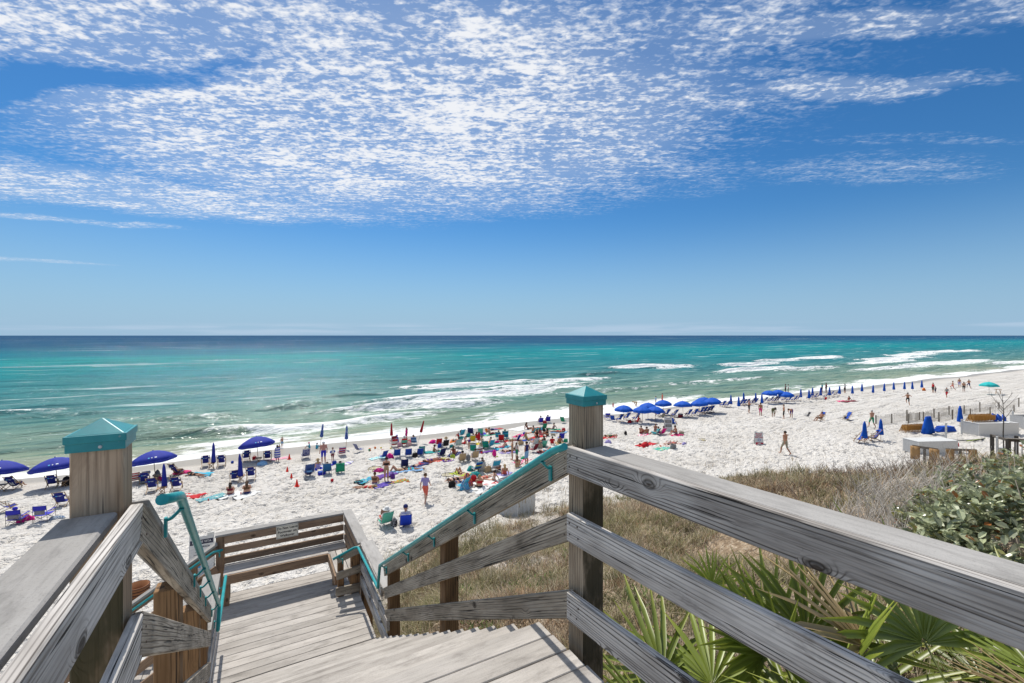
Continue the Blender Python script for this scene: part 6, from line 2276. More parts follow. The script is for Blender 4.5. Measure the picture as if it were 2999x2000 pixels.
bb = MB().ellipsoid((0, 0, 0.03), (0.62, 0.30, 0.04), 18, 6).build('bodyboard', stripes(PAL['lilac'], PAL['white'], 2.2, 0))
bb.location = (6.28, 39.24, sgz(6.28, 39.24) + 0.02)
bb.rotation_euler = (R(3), R(-4), R(35))
tag(bb, 'lilac and white bodyboard lying flat behind the green towel', 'bodyboard')
towel(4.92, 39.49, -70, C_('royal'), 'royal blue cloth on the sand near the boy in arm floats', L=0.9, Wd=0.5)
tote(5.35, 39.78, 0.34, C_('blue'), 'blue bag next to the bodyboard')
bundle(5.19, 37.85, 0.8, 0.4, 0.08, stripes(PAL['pink'], PAL['white'], 9, 0), 'pink and white cloth by the green towelled chair')
ball(4.40, 33.86, 0.11, C_('red'), 'lone small red and white ball on open sand')

# ---- group with the standing woman in a dark bikini
person('fold', 7.65, 31.74, 1.70, -14, 'bikini:black,tan', 'bun:dark', 0, 'woman standing in a dark bikini above her friends')
person('sit', 6.80, 31.59, 1.70, -30, 'bikini:brown,purple', 'bun:brown', 1, 'tanned woman with hair up sitting with her back turned')
person('prone', 6.16, 30.63, 1.66, 55, 'bikini:coral,red', 'long:blond', 1, 'blond woman in a coral bikini lying face down')
towel(7.11, 30.65, -65, blotch((0.05, 0.03, 0.26), (0.16, 0.10, 0.40), (0.03, 0.02, 0.15), 6), 'purple patterned towel beside the blond sunbather', L=1.6)
towel(7.98, 33.23, -70, blotch((0.09, 0.03, 0.24), (0.20, 0.10, 0.36), (0.05, 0.02, 0.14), 5), 'dark purple towel behind the standing woman', L=1.6)
towel(8.21, 30.91, -80, blotch((0.45, 0.04, 0.02), (0.05, 0.35, 0.10), (0.6, 0.28, 0.02), 5), 'rainbow towel at the feet of the standing woman', L=1.5, Wd=0.7)
towel(6.56, 32.86, -60, blotch((0.05, 0.40, 0.40), (0.01, 0.06, 0.34), (0.36, 0.55, 0.50), 4), 'aqua and blue towel next to the black duffel', L=1.5, Wd=0.8)
tote(5.96, 32.73, 0.65, C_('black'), 'black duffel bag on the sand', squash=0.5)
backpack(8.17, 32.04, 0.5, C_('purple'), 'dark purple backpack beside the standing woman', 20)
hoop_net(7.67, 35.35, 'round black and yellow net game behind the seated tanned woman')
bundle(7.86, 34.95, 0.75, 0.4, 0.22, blotch(PAL['pink'], PAL['purple'], PAL['hot'], 7), 'pink patterned bundle beside the net game', name='beach_bag', cat='bag')
person('knees', 9.11, 34.03, 1.66, 80, 'bikini:tan,tan', 'long:brown', 1, 'sunbather with raised knees on a pale blue towel')
towel(9.10, 33.78, 82, C_('sky'), 'pale blue towel beneath the sunbather with raised knees')
person('prone', 10.06, 33.86, 1.62, -100, 'bikini:aqua,aqua', 'long:dark', 3, 'dark haired sunbather in aqua lying face down')
towel(10.03, 33.75, -98, C_('sky'), 'pale blue towel beneath the sunbather in aqua')
low(10.25, 38.83, -8, C_('blue'), 'bright blue low chair next to the hot pink towel, in a row of three')
low(11.20, 38.62, -14, C_('blue'), 'bright blue low chair in the middle of a row of three')
low(12.21, 38.73, -4, C_('blue'), 'bright blue low chair beside the black bag')
low(9.16, 38.98, 20, C_('blue'), 'blue low chair tipped down beside the aqua striped towel', scale=0.9)
bundle(9.70, 39.08, 0.75, 0.45, 0.38, C_('hot'), 'hot pink towel piled by the blue chairs')
towel(8.82, 39.75, -75, stripes(PAL['aqua'], PAL['white'], 3, 0), 'aqua and white striped towel near the net game', L=1.5)
tote(11.62, 38.13, 0.46, C_('black'), 'black tote bag between two blue chairs')
bundle(10.82, 39.08, 0.6, 0.4, 0.2, C_('white'), 'pale heap of cloth between two blue chairs')

# ---- group between the red furled umbrellas
fr_ = closed_umbrella_proto(M['red_canvas'], 2.35, 0.075, 1.15, M['alu'])
put(fr_, 11.17, 44.30, 0, 'furled red umbrella standing upright behind the pink group', 'umbrella', 'furled red umbrellas', tilt=(0, 0))
put(fr_, 13.98, 44.82, 0, 'furled red umbrella leaning outward from the pink group', 'umbrella', 'furled red umbrellas', tilt=(0, 15))
person('stand', 13.30, 46.61, 1.45, 100, 'dress:hot', 'long:brown', 1, 'girl standing in a hot pink cover up')
person('sit', 12.46, 46.78, 1.5, 60, 'shirt:royal,royal', None, 1, 'child in a royal blue hooded shirt', hat='cap:royal')
person('chair', 12.39, 44.23, 1.66, -10, 'tank:coral,navy', None, 1, 'person in a pale hat seated in the mint backed chair', hat='sun_hat:white')
person('chair', 13.33, 44.87, 1.62, 30, 'dress:pink', 'long:brown', 1, 'woman in pink seated beside the dark blue chair')
low(11.43, 44.31, 0, stripes(PAL['white'], PAL['red'], 3.2, 1), 'white and red low chair in the pink group')
low(12.33, 44.05, -6, stripes(PAL['mint'], PAL['red'], 3.0, 1), 'mint and red low chair in the pink group')
low(13.41, 44.33, -24, stripes((0.05, 0.12, 0.28), PAL['sky'], 5, 1), 'dark blue striped low chair in the pink group')
low(11.84, 46.30, 6, C_('maroon'), 'maroon low chair on the seaward side of the pink group')
tote(11.95, 44.12, 0.5, stripes(PAL['pink'], PAL['white'], 11, 0), 'pink checked bag under the mint chair')
tote(12.77, 43.92, 0.5, stripes(PAL['coral'], PAL['white'], 11, 0), 'coral checked bag beside the dark blue chair')
heap(10.17, 43.80, ['orange', 'red', 'yellow', 'green', 'blue', 'orange'], 9, 'scattered on the sand by the red umbrella', s=0.11, spread=1.0)
low(15.37, 42.54, -12, C_('red'), 'bright red low chair with blue bag behind it')
bundle(15.26, 44.04, 0.95, 0.5, 0.30, C_('hot'), 'hot pink towel heaped beside the bright red chair')
tote(15.01, 41.27, 0.46, C_('blue'), 'blue bag against the bright red chair')
low(15.32, 40.61, -6, C_('black'), 'black low chair with a straw hatted man')
person('chair', 15.38, 40.77, 1.75, -6, 'shirt:grey,navy', None, 1, 'man in a straw hat in the black chair', hat='sun_hat:tan')
tote(15.92, 40.56, 0.40, C_('teal'), 'teal bag beside the man in the straw hat')
low(16.42, 40.16, -4, stripes(PAL['teal'], PAL['white'], 9, 0), 'teal and white striped low chair with a dark haired sitter')
person('chair', 16.48, 40.33, 1.7, -4, 'shirt:teal,navy', 'short:dark', 1, 'dark haired person in the teal striped chair')

# ---- busy group below the surf
low(19.15, 45.87, 10, C_('cyan'), 'light blue low chair beside the teal bag')
low(20.23, 45.85, -30, C_('navy'), 'tall navy low chair turned from the sea', scale=1.12)
tote(19.65, 45.17, 0.5, C_('teal'), 'teal beach bag between the light blue and navy chairs')
backpack(19.69, 47.18, 0.55, C_('black'), 'black rucksack behind the light blue chair')
person('sit', 18.91, 46.07, 1.0, 30, 'shirt:red,red', 'short:brown', 0, 'small child in red by the light blue chair')
person('sit', 19.52, 42.85, 1.65, -60, 'shirt:red,white', 'long:brown', 2, 'woman in red and white facing a child')
person('sit', 19.10, 42.43, 1.6, 40, 'shirt:white,white', 'short:dark', 2, 'person in white seated beside the red towel')
bundle(19.66, 42.48, 0.35, 0.25, 0.75, C_('red'), 'dark red towel hanging upright beside the seated pair')
person('bend', 17.05, 39.03, 1.45, 30, 'bikini:white,purple', 'short:brown', 2, 'girl in purple bottoms bending over')
person('lounge', 17.65, 41.42, 1.6, 100, 'shirt:red,red', 'short:brown', 1, 'person in red reclining behind the bending girl')
low(16.66, 37.15, -30, stripes(PAL['teal'], PAL['green'], 7, 1), 'deep teal low chair turned half away')
low(18.21, 37.71, -42, stripes(PAL['teal'], PAL['green'], 7, 1), 'deep teal high chair with a person beside it', scale=1.1)
person('sit', 18.07, 38.23, 1.66, -10, 'shirt:khaki,khaki', None, 1, 'person in a khaki bucket hat beside the deep teal high chair', hat='sun_hat:khaki')
tote(17.19, 36.93, 0.52, stripes(PAL['rust'], PAL['white'], 5, 2), 'rust and white basket under the teal chairs')
towel(17.80, 36.45, -88, C_('purple'), 'indigo towel on the sand beyond the rust basket', L=1.7, Wd=0.5)
ball(16.99, 36.15, 0.10, C_('red'), 'red ball at the corner of the indigo towel')
backpack(17.37, 34.43, 0.56, C_('hot'), 'hot pink backpack alone on the sand', 15)
heap(17.21, 33.87, ['lime', 'red'], 2, 'next to the hot pink backpack', s=0.09, spread=0.3)
low(21.52, 41.74, -36, stripes(PAL['cyan'], PAL['green'], 6, 1, PAL['blue']), 'blue and green striped low chair reclined flat')
low(22.37, 41.84, -24, stripes(PAL['cyan'], PAL['green'], 6, 1, PAL['blue']), 'blue and green striped low chair set upright', scale=1.15)
person('chair', 21.67, 41.88, 1.6, -36, 'trunks:navy', 'short:brown', 1, 'person reclining in the flat striped chair')
person('chair', 22.45, 42.05, 1.65, -24, 'shirt:olive,navy', None, 1, 'person in an olive cap in the upright striped chair', hat='cap:olive')
person('prone', 23.86, 47.50, 1.65, -95, 'shirt:navy,lilac', 'short:brown', 2, 'person lying by the wash next to a red towel')
towel(24.51, 47.97, -85, C_('red'), 'red towel by the wash', L=1.4)
tote(23.06, 47.85, 0.25, C_('orange'), 'small orange bucket by the wash', squash=1.2, name='toy_bucket', cat='bucket')
tk = flat((0.40, 0.29, 0.165), 0.85)
low(14.31, 34.14, -14, tk, 'tan low chair with a capped man')
low(15.36, 33.98, -8, tk, 'tan low chair beside the grey rucksack, person leaning forward')
person('chair', 14.36, 34.26, 1.76, -14, 'shirt:grey,khaki', None, 1, 'man in a black cap in the tan chair', hat='cap:black')
person('chair', 15.41, 34.10, 1.68, -8, 'shirt:tan,navy', 'short:dark', 1, 'person in the tan chair beside the grey rucksack')
backpack(14.82, 34.07, 0.55, C_('grey'), 'grey rucksack between the two tan chairs')

# ---- sunbathers in front of the stair rail
person('knees', 12.75, 30.61, 1.68, 10, 'bikini:black,black', 'long:brown', 1, 'sunbather with knees raised on a lime towel')
towel(12.63, 30.33, 12, C_('lime'), 'lime green towel under a sunbather', L=1.9)
towel(13.18, 29.93, -60, C_('lime'), 'lime green cloth by the teal wrap', L=0.8, Wd=0.5)
hoop_net(11.52, 30.07, 'round blue and black net game beside the lime towel', 'blue')
person('prone', 11.73, 29.13, 1.72, -78, 'bikini:black,black', 'short:brown', 2, 'sunbather in black lying on the side by the dark bag')
person('prone', 11.62, 28.36, 1.66, -80, 'bikini:navy,navy', 'long:brown', 0, 'sunbather stretched out beside the rainbow towel chair')
person('sit', 12.35, 26.53, 1.72, -18, 'bikini:red,black', 'bun:blond', 0, 'woman in a red bikini top sitting with her back turned')
towel(12.29, 26.29, -60, C_('white'), 'white towel under the woman in the red top')
person('lounge', 13.73, 27.48, 1.68, 40, 'bikini:white,white', 'bun:dark', 0, 'woman in white leaning back on the white sheet')
towel(13.59, 27.36, -60, C_('white'), 'large white sheet among the sunbathers', L=2.4, Wd=1.6)
towel(13.25, 26.78, -80, C_('red'), 'red and green towel on the white sheet', L=1.2, Wd=0.5)
person('lounge', 15.17, 28.47, 1.68, -20, 'suit:coral', 'long:blond', 0, 'blond woman in a coral suit turned to the boy')
person('sit', 15.36, 29.57, 1.2, 120, 'trunks:navy', 'short:brown', 1, 'boy sitting beside the blond woman')
towel(14.96, 28.39, -55, C_('lilac'), 'lilac towel under the blond woman')
low(13.87, 30.28, 4, stripes(PAL['blue'], PAL['yellow'], 5, 1, PAL['cyan']), 'blue and yellow striped low chair by a tall striped bag')
low(15.03, 29.69, -2, stripes(PAL['cyan'], PAL['white'], 2.4, 1), 'bright sky blue low chair with white hem', scale=1.1)
tote(14.48, 29.71, 0.52, C_('tan'), 'tan paper carrier bag between two low chairs', squash=1.35)
tote(14.27, 30.37, 0.62, stripes(PAL['grey'], PAL['white'], 10, 0), 'tall grey striped beach bag', squash=1.4)
bundle(13.30, 29.48, 0.95, 0.6, 0.30, C_('teal'), 'teal wrap heaped beside the lime towel')
bundle(13.61, 30.85, 0.6, 0.45, 0.35, C_('teal'), 'teal bag behind the striped chair', name='beach_bag', cat='bag')
tote(12.57, 28.21, 0.58, C_('red'), 'red cool bag with black trim')
person('chair', 14.45, 30.75, 1.6, -10, 'shirt:maroon,maroon', 'long:brown', 3, 'woman in maroon seated behind the striped bag')
low(11.35, 26.86, 30, C_('cyan'), 'pale blue low chair reclined on the landward side of the sunbathers')
bundle(11.72, 27.17, 0.7, 0.5, 0.75, blotch((0.5, 0.03, 0.10), (0.55, 0.35, 0.02), (0.08, 0.03, 0.30), 8), 'rainbow towel thrown over a low chair')
bundle(11.34, 26.68, 0.6, 0.4, 0.55, blotch(PAL['cyan'], PAL['sky'], PAL['blue'], 9), 'blue patterned towel on the pale blue chair')
tote(10.88, 27.67, 0.46, C_('black'), 'black cool bag on the landward side of the sunbathers')
person('sit', 16.98, 29.83, 1.66, -40, 'bikini:tan,tan', 'long:brown', 1, 'woman sitting low just behind the teal handrail')
person('prone', 13.45, 28.12, 1.66, -70, 'bikini:coral,coral', 'short:brown', 2, 'sunbather lying between the red bag and the white sheet')


# ---- the rest of the crowd between the surf and the stair rail
crowd = [(17.44, 43.77, 'prone', 'teal', 'orange', 'long:brown'), (19.32, 40.79, 'lounge', 'navy', 'yellow', 'short:dark'), (19.56, 39.66, 'sit', 'hot', 'teal', 'bun:brown'), (22.15, 39.96, 'supine', 'green', 'red', 'long:dark'),
         (24.13, 42.03, 'prone', 'royal', 'pink', 'short:brown'), (23.56, 39.31, 'lounge', 'yellow', 'blue', 'long:blond'), (26.46, 43.04, 'sit', 'aqua', 'rust', 'short:dark'), (29.30, 43.19, 'lounge', 'purple', 'green', 'bun:dark'),
         (28.66, 41.18, 'supine', 'red', 'sky', 'long:brown'), (19.65, 37.41, 'knees', 'pink', 'cyan', 'long:dark'), (19.24, 35.34, 'prone', 'black', 'lilac', 'short:brown'), (14.95, 37.53, 'lounge', 'coral', 'navy', 'long:brown'),
         (13.36, 35.81, 'prone', 'lime', 'purple', 'bun:blond'), (13.78, 39.57, 'sit', 'white', 'teal', 'short:dark'), (21.75, 46.37, 'supine', 'orange', 'royal', 'long:dark'), (22.12, 44.86, 'lounge', 'maroon', 'mint', 'short:brown'),
         (12.20, 35.88, 'supine', 'purple', 'coral', 'long:brown'), (10.95, 35.01, 'prone', 'red', 'navy', 'short:dark'), (24.83, 35.46, 'lounge', 'green', 'tan', 'short:dark'), (21.87, 33.30, 'knees', 'cyan', 'maroon', 'long:brown')]
for k, (x, y, pose, suit, twl, hr) in enumerate(crowd):
    yw = random.uniform(-110, 60)
    person(pose, x, y, random.uniform(1.6, 1.76), yw, (f'trunks:{suit}' if hr.startswith('short') else f'bikini:{suit},{suit}'), hr, k, f'sunbather in {suit} swimwear on a {twl} towel')
    towel(x, y - 0.1, yw, C_(twl), f'{twl} towel under the sunbather in {suit} swimwear', L=1.8)
    if k % 2 == 0: tote(x + 0.9, y + 0.3, 0.42, C_(suit), f'{suit} beach bag beside the {twl} towel')
    else: low(x - 1.0, y + 0.4, random.uniform(-30, 30), C_(twl), f'{twl} low chair beside the sunbather in {suit}')

# ---- standing trio near the rail
person('reach', 17.95, 32.33, 1.70, 60, 'bikini:tan,tan', 'bun:blond', 1, 'blond woman in a bikini standing with an arm stretched out')
person('stand', 18.37, 32.34, 1.36, -75, 'tank:white,green', 'tail:brown', 1, 'girl in green shorts talking to the man in the tank top')
person('hips', 18.32, 30.67, 1.80, 25, 'tank:navy,sky', 'short:dark', 1, 'man in a navy tank top and pale blue shorts', wide=1.08)
towel(18.28, 31.46, -65, stripes(PAL['white'], PAL['pink'], 4, 0), 'white and pink towel at the feet of the standing trio')
bundle(18.84, 31.98, 0.6, 0.4, 0.2, C_('green'), 'green towel by the man in the tank top')
low(30.46, 47.60, -20, C_('royal'), 'royal blue low chair at the wash, one of a pair with a red bag between')
low(31.63, 47.77, -24, C_('royal'), 'royal blue low chair at the wash, beyond the red bag', scale=1.05)
person('chair', 30.59, 47.89, 1.7, -20, 'trunks:navy', 'short:brown', 1, 'man in the royal blue chair before the red bag')
person('chair', 31.60, 47.79, 1.75, -24, 'trunks:navy', 'short:dark', 1, 'man in the royal blue chair beyond the red bag')
tote(30.84, 47.27, 0.5, C_('red'), 'red bag between the royal blue chairs')
towel(26.85, 45.96, -70, C_('white'), 'very large white blanket with one sunbather', L=3.2, Wd=2.0)
person('lounge', 27.07, 45.09, 1.7, -110, 'bikini:maroon,maroon', 'long:dark', 3, 'tanned sunbather on the very large white blanket')
person('lounge', 25.29, 40.25, 1.7, -30, 'bikini:black,black', 'long:dark', 1, 'woman in a black bikini on a red towel')
person('lounge', 26.29, 41.09, 1.7, -60, 'bikini:hot,hot', 'long:brown', 0, 'woman in a hot pink bikini with her knees up')
person('sit', 26.40, 39.88, 1.66, 20, 'bikini:black,brown', 'long:dark', 3, 'long haired woman beside the tan beach bag')
towel(25.04, 39.92, -80, C_('red'), 'red towel under the women near the wash', L=2.2)
tote(27.06, 39.89, 0.5, C_('khaki'), 'khaki bag beside the long haired woman')
person('prone', 28.23, 44.78, 1.7, -75, 'bikini:red,red', 'short:dark', 3, 'sunbather in red lying behind the women near the wash')
bundle(27.98, 43.66, 0.9, 0.5, 0.3, C_('cyan'), 'cyan towel heaped beside the sunbather in red')
backpack(27.71, 42.60, 0.5, C_('black'), 'black rucksack near the women on the red towel')
tote(21.83, 37.63, 0.55, C_('tan'), 'tan straw bag alone behind the standing trio', squash=0.8)
low(22.23, 35.79, 4, stripes((0.4, 0.43, 0.5), PAL['white'], 6, 0), 'pale grey striped low chair behind the man in the tank top')
low(22.94, 35.44, -6, C_('mint'), 'mint green low chair with a sitter')
person('chair', 22.40, 36.08, 1.66, 4, 'bikini:coral,coral', 'long:brown', 0, 'woman in the pale grey striped chair')
person('chair', 23.10, 35.74, 1.66, -6, 'bikini:navy,navy', 'long:dark', 0, 'woman in the mint green chair')
person('lounge', 23.10, 36.40, 1.66, -50, 'trunks:navy', 'short:dark', 1, 'man leaning back between the grey and mint chairs')
person('chair', 24.08, 35.61, 1.55, -30, 'shirt:red,red', 'short:dark', 1, 'person in a bright red shirt reaching forward')
low(25.87, 36.71, -20, C_('royal'), 'royal blue low chair tucked against the timber post')
tote(22.39, 35.05, 0.45, C_('khaki'), 'khaki bag in front of the mint chair')
low(32.90, 46.24, -60, C_('green'), 'green low chair folded back beside the post')

# ---- the two nearest chairs
person('chair', 5.39, 22.60, 1.62, 6, 'shirt:white,red', None, 0, 'person in a pale bucket hat reading in the mint chair', hat='sun_hat:white')
low(5.39, 22.49, 6, C_('mint'), 'mint green low chair close below the walkover bench', scale=1.0)
nb = MB().box((0, 0, 0), (0.44, 0.03, 0.32)).build('open_book', flat((0.30, 0.22, 0.16), 0.9))
nb.location = (5.53, 23.18, sgz(5.53, 23.18) + 0.62)
nb.rotation_euler = (R(20), 0, R(6))
tag(nb, 'brown paper held up by the reader in the mint chair', 'book')
low(6.26, 22.07, -14, flat((0.008, 0.045, 0.50), 0.8), 'vivid blue low chair with a pocket, beside the mint chair', scale=1.02)
person('chair', 6.28, 22.17, 1.74, -14, 'shirt:white,grey', None, 1, 'man in a dark cap shading his eyes in the vivid blue chair', hat='cap:navy')
backpack(5.78, 22.45, 0.52, blotch((0.03, 0.03, 0.03), (0.2, 0.2, 0.2), (0.5, 0.5, 0.5), 12), 'black and white rucksack between the mint and vivid blue chairs')
person('walk', 8.39, 25.51, 1.74, -40, 'shirt:lilac,coral', 'short:brown', 2, 'person walking in a lilac blue shirt and coral shorts')

# ---- right of the tall post: hired blue umbrellas
GB = 'open bright blue umbrellas'
ub = [(39.18, 42.25, 'bright blue umbrella at the walkover end, beside the pale folded chair'), (40.39, 40.37, 'bright blue umbrella over the people in red'), (43.78, 42.80, 'bright blue umbrella on the seaward side of the people in red'),
      (43.25, 41.08, 'bright blue umbrella standing alone in front of empty chairs'), (48.36, 44.40, 'bright blue umbrella nearest the wash in the first cluster'), (48.23, 41.01, 'bright blue umbrella by the dark red cooler'),
      (51.13, 40.74, 'bright blue umbrella over the first chairs of the dense row'), (54.25, 42.55, 'bright blue umbrella on the seaward side of the dense row'), (53.71, 40.88, 'bright blue umbrella ending the dense row'), (54.78, 41.48, 'bright blue umbrella second to last in the dense row'),
      (70.17, 43.06, 'bright blue umbrella at the walkover end of the separate cluster of three'), (72.56, 42.90, 'bright blue umbrella on the seaward side of the separate cluster of three'), (72.81, 41.81, 'bright blue umbrella on the landward side of the separate cluster of three')]
for (x, y, lab) in [(a, b, c) for (a, b, c) in ub]:
    put(proto_umb_b, x, y, random.uniform(0, 40), lab, 'umbrella', GB, tilt=(random.uniform(-3, 3), random.uniform(-3, 3)), scale=1.0)
GC = 'blue hire chairs under the umbrellas'
LC = 'empty blue sling chair in the shaded row under bright blue umbrellas'
for (x, y) in [(39.23, 43.03), (40.95, 43.60), (46.58, 43.53), (47.58, 43.09), (48.72, 40.55), (50.13, 40.69), (52.14, 41.33), (53.06, 41.50), (53.99, 41.69), (54.60, 41.66), (61.05, 44.51), (61.51, 44.03)]:
    put(proto_blue, x, y, random.uniform(-10, 6), LC, 'beach chair', GC)
LC2 = 'empty blue sling chair in the long row by furled umbrellas'
for (x, y) in [(64.80, 44.17), (65.52, 44.15), (66.25, 44.13), (67.64, 44.19), (67.93, 43.87), (70.73, 44.07), (72.27, 44.06), (73.20, 43.89), (73.43, 43.64), (75.15, 43.48), (75.60, 42.97), (76.62, 42.73), (77.48, 42.66),
               (80.86, 42.58), (81.89, 42.36), (82.81, 42.29), (84.80, 42.00), (87.14, 42.39), (88.97, 42.40)]:
    put(proto_blue, x, y, random.uniform(-8, 8), LC2, 'beach chair', 'blue hire chairs in the far row')
put(proto_blue, 43.02, 38.03, -70, 'blue sling chair set sideways in front of the umbrellas', 'beach chair')
put(proto_blue, 47.49, 41.70, 0, 'blue sling chair with a white paper on its back', 'beach chair')
MB_ = MB().box((0, 0, 0), (0.34, 0.02, 0.26)).build('paper_notice', M['white_paint'])
MB_.location = (47.23, 41.47, sgz(47.23, 41.47) + 0.72)
MB_.rotation_euler = (R(-25), 0, 0)
tag(MB_, 'white paper pinned to the back of a blue sling chair', 'paper')
put(proto_camp, 39.13, 45.26, -30, 'dark navy camp chair next to the timber post', 'camp chair')
low(38.61, 43.58, -60, C_('blue'), 'blue low chair folded flat beside the navy camp chair')
GL = 'furled bright blue umbrellas'
for (x, y, lab) in [(62.20, 44.01, 'furled blue umbrella just past the dense row'), (61.00, 41.90, 'furled blue umbrella landward of the first chairs of the long row'), (66.84, 45.04, 'furled blue umbrella seaward of the first chairs of the long row'), (68.00, 43.80, 'furled blue umbrella beside the man in black shorts'),
                    (66.81, 42.06, 'furled blue umbrella behind the man in pink shorts'), (79.44, 43.24, 'fat furled blue umbrella after the separate cluster of three'), (78.00, 41.18, 'fat furled blue umbrella in the gap of the chair row'), (83.50, 43.52, 'furled blue umbrella behind the gap in the chair row'), (84.28, 42.60, 'slim furled blue umbrella before the red bucket'),
                    (85.74, 41.92, 'fat furled blue umbrella by the last chairs'), (88.60, 41.74, 'furled blue umbrella at the end of the chairs')]:
    put(proto_fur_b, x, y, random.uniform(0, 90), lab, 'umbrella', GL, tilt=(0, random.uniform(-2, 2)))
for (x, y) in [(92.53, 41.51), (96.31, 41.68), (96.57, 40.09), (99.86, 39.71), (103.92, 39.83), (106.54, 39.19), (109.00, 38.84), (112.52, 38.66)]:
    put(proto_fur_b, x, y, random.uniform(0, 90), 'furled blue umbrella standing alone in the chairless line along the wash', 'umbrella', 'line of furled umbrellas without chairs', tilt=(0, random.uniform(-2, 2)))
put(proto_fur_b, 45.69, 19.57, 20, 'half furled blue umbrella over a wooden lounger on open sand', 'umbrella', tilt=(0, -6), scale=1.05)
put(proto_fur_b, 48.60, 19.58, 20, 'slim furled blue umbrella behind the person in the lounger', 'umbrella', tilt=(0, 1))
put(proto_blue, 45.67, 19.89, 62, 'blue and wood lounger beside the half furled umbrella', 'lounger')
put(proto_blue, 47.50, 19.59, 40, 'wood lounger with a sitter beside a slim furled umbrella', 'lounger')
person('chair', 47.66, 19.66, 1.7, 40, 'shirt:khaki,khaki', None, 1, 'person in a blue cap in the wood lounger', hat='cap:blue')
put(proto_blue, 57.72, 29.14, 75, 'blue sling chair with a sunbather stretched out, facing down the beach', 'beach chair')
person('chair', 57.67, 29.19, 1.76, 75, 'trunks:brown', 'short:dark', 3, 'tanned man stretched out in a blue sling chair')
put(proto_blue, 60.01, 27.45, 75, 'blue sling chair with a dark bag on its seat', 'beach chair')
tote(60.21, 27.68, 0.42, C_('black'), 'dark bag on the seat of the blue sling chair')
low(59.99, 31.87, 60, C_('black'), 'small dark low chair alone on the open sand', scale=0.8)
ut = open_umbrella_proto(M['teal_canvas'], 1.25, 2.1, logo=False, pole=M['alu'])
put(ut, 105.55, 27.52, 0, 'wide teal umbrella far down the beach', 'umbrella')

# people right of the post
person('walk', 48.14, 54.34, 1.12, -20, 'bikini:pink,pink', 'short:brown', 0, 'small girl in pink walking on the wet sand')
person('bend', 52.23, 53.54, 1.6, 60, 'dress:tan', 'short:blond', 1, 'woman in tan bending over a hole in the wet sand')
person('stand', 60.37, 55.72, 1.7, 20, 'shirt:coral,coral', 'short:brown', 0, 'person in coral standing at the wash')
person('stand', 55.70, 52.76, 1.66, 30, 'shirt:sky,white', 'short:brown', 2, 'person in pale blue standing behind the umbrellas')
person('sit', 34.86, 35.09, 1.68, -70, 'trunks:maroon', 'short:dark', 1, 'tanned person with drawn up knees at the edge of the circle')
person('sit', 35.52, 34.82, 1.78, -20, 'trunks:khaki', 'short:dark', 3, 'broad shouldered man sitting in the circle', wide=1.08)
person('chair', 35.89, 33.95, 1.66, 40, 'shirt:aqua,aqua', 'short:dark', 0, 'person in the aqua backed folding chair')
person('chair', 36.30, 33.60, 1.66, 20, 'shirt:pink,pink', 'short:dark', 0, 'person in the pink towelled folding chair')
low(35.91, 33.93, 20, C_('aqua'), 'aqua low chair with its back to the walkover')
low(36.33, 33.58, 0, C_('hot'), 'low chair with a hot pink towel on its back')
person('sit', 37.12, 35.26, 1.7, 170, 'trunks:navy', 'short:brown', 1, 'person in the circle facing the walkover')
person('sit', 37.41, 32.67, 1.76, 70, 'trunks:grey', None, 1, 'man in a dark cap sitting apart on a pink towel', hat='cap:black')
towel(37.06, 32.41, 70, C_('pink'), 'pink towel under the man in the dark cap', L=1.4)
towel(34.79, 34.58, -80, stripes(PAL['pink'], PAL['white'], 3, 0), 'pink striped towel under the circle of friends', L=1.7)
tote(37.80, 32.35, 0.55, C_('khaki'), 'folded khaki bag next to the man in the dark cap', squash=0.7)
person('lounge', 40.60, 41.38, 1.7, 70, 'shirt:red,red', 'short:brown', 1, 'person in red reclining under a blue umbrella on its landward side')
bundle(39.49, 41.57, 0.6, 0.4, 0.3, C_('red'), 'red bag beneath the blue umbrella over the people in red', name='beach_bag', cat='bag')
put(proto_blue, 41.35, 42.38, 10, 'blue sling chair behind the person in red', 'beach chair')
cooler(47.72, 41.01, C_('maroon'), C_('grey'), 'dark red cooler box beside the chair with a paper', s=(0.45, 0.4, 0.62))
tote(46.73, 42.90, 0.5, C_('khaki'), 'khaki bag between the chairs by the lone umbrella')
person('prone', 31.29, 35.84, 1.68, -85, 'bikini:green,green', 'bun:brown', 1, 'sunbather in green lying beside the timber post')
towel(31.02, 35.53, -85, C_('red'), 'red towel under the sunbather in green')
backpack(33.24, 35.59, 0.45, C_('black'), 'black rucksack alone beyond the sunbather in green')
can(32.24, 35.87, C_('orange'), 'orange bottle standing by the sunbather in green')
bundle(28.80, 33.18, 0.8, 0.5, 0.34, C_('lilac'), 'pale lilac bag near the top rail', name='beach_bag', cat='bag')
person('supine', 30.92, 30.82, 1.66, -75, 'bikini:white,white', 'long:red', 2, 'red haired sunbather on a red towel, legs apart')
person('prone', 32.03, 30.59, 1.66, 95, 'bikini:tan,tan', 'long:blond', 2, 'blond sunbather lying beside the red haired one')
towel(30.89, 30.41, -80, C_('red'), 'red towel with a crimson bundle', L=2.2, Wd=1.0)
bundle(30.35, 30.00, 0.75, 0.5, 0.34, C_('red'), 'crimson bundle on the red towel')
for (dx, dy, lab, c_) in [(32.91, 29.89, 'sunbather in white in the striped huddle', 'white'), (32.89, 29.46, 'sunbather in navy in the striped huddle', 'navy'), (33.14, 29.26, 'sunbather in red at the end of the huddle', 'red')]:
    person('supine', dx, dy, 1.68, -60, f'bikini:{c_},{c_}', 'long:dark', 0, lab)
towel(32.59, 29.27, -75, stripes(PAL['rust'], PAL['white'], 5, 1), 'rust and white striped blanket under the huddle', L=3.0, Wd=1.4)
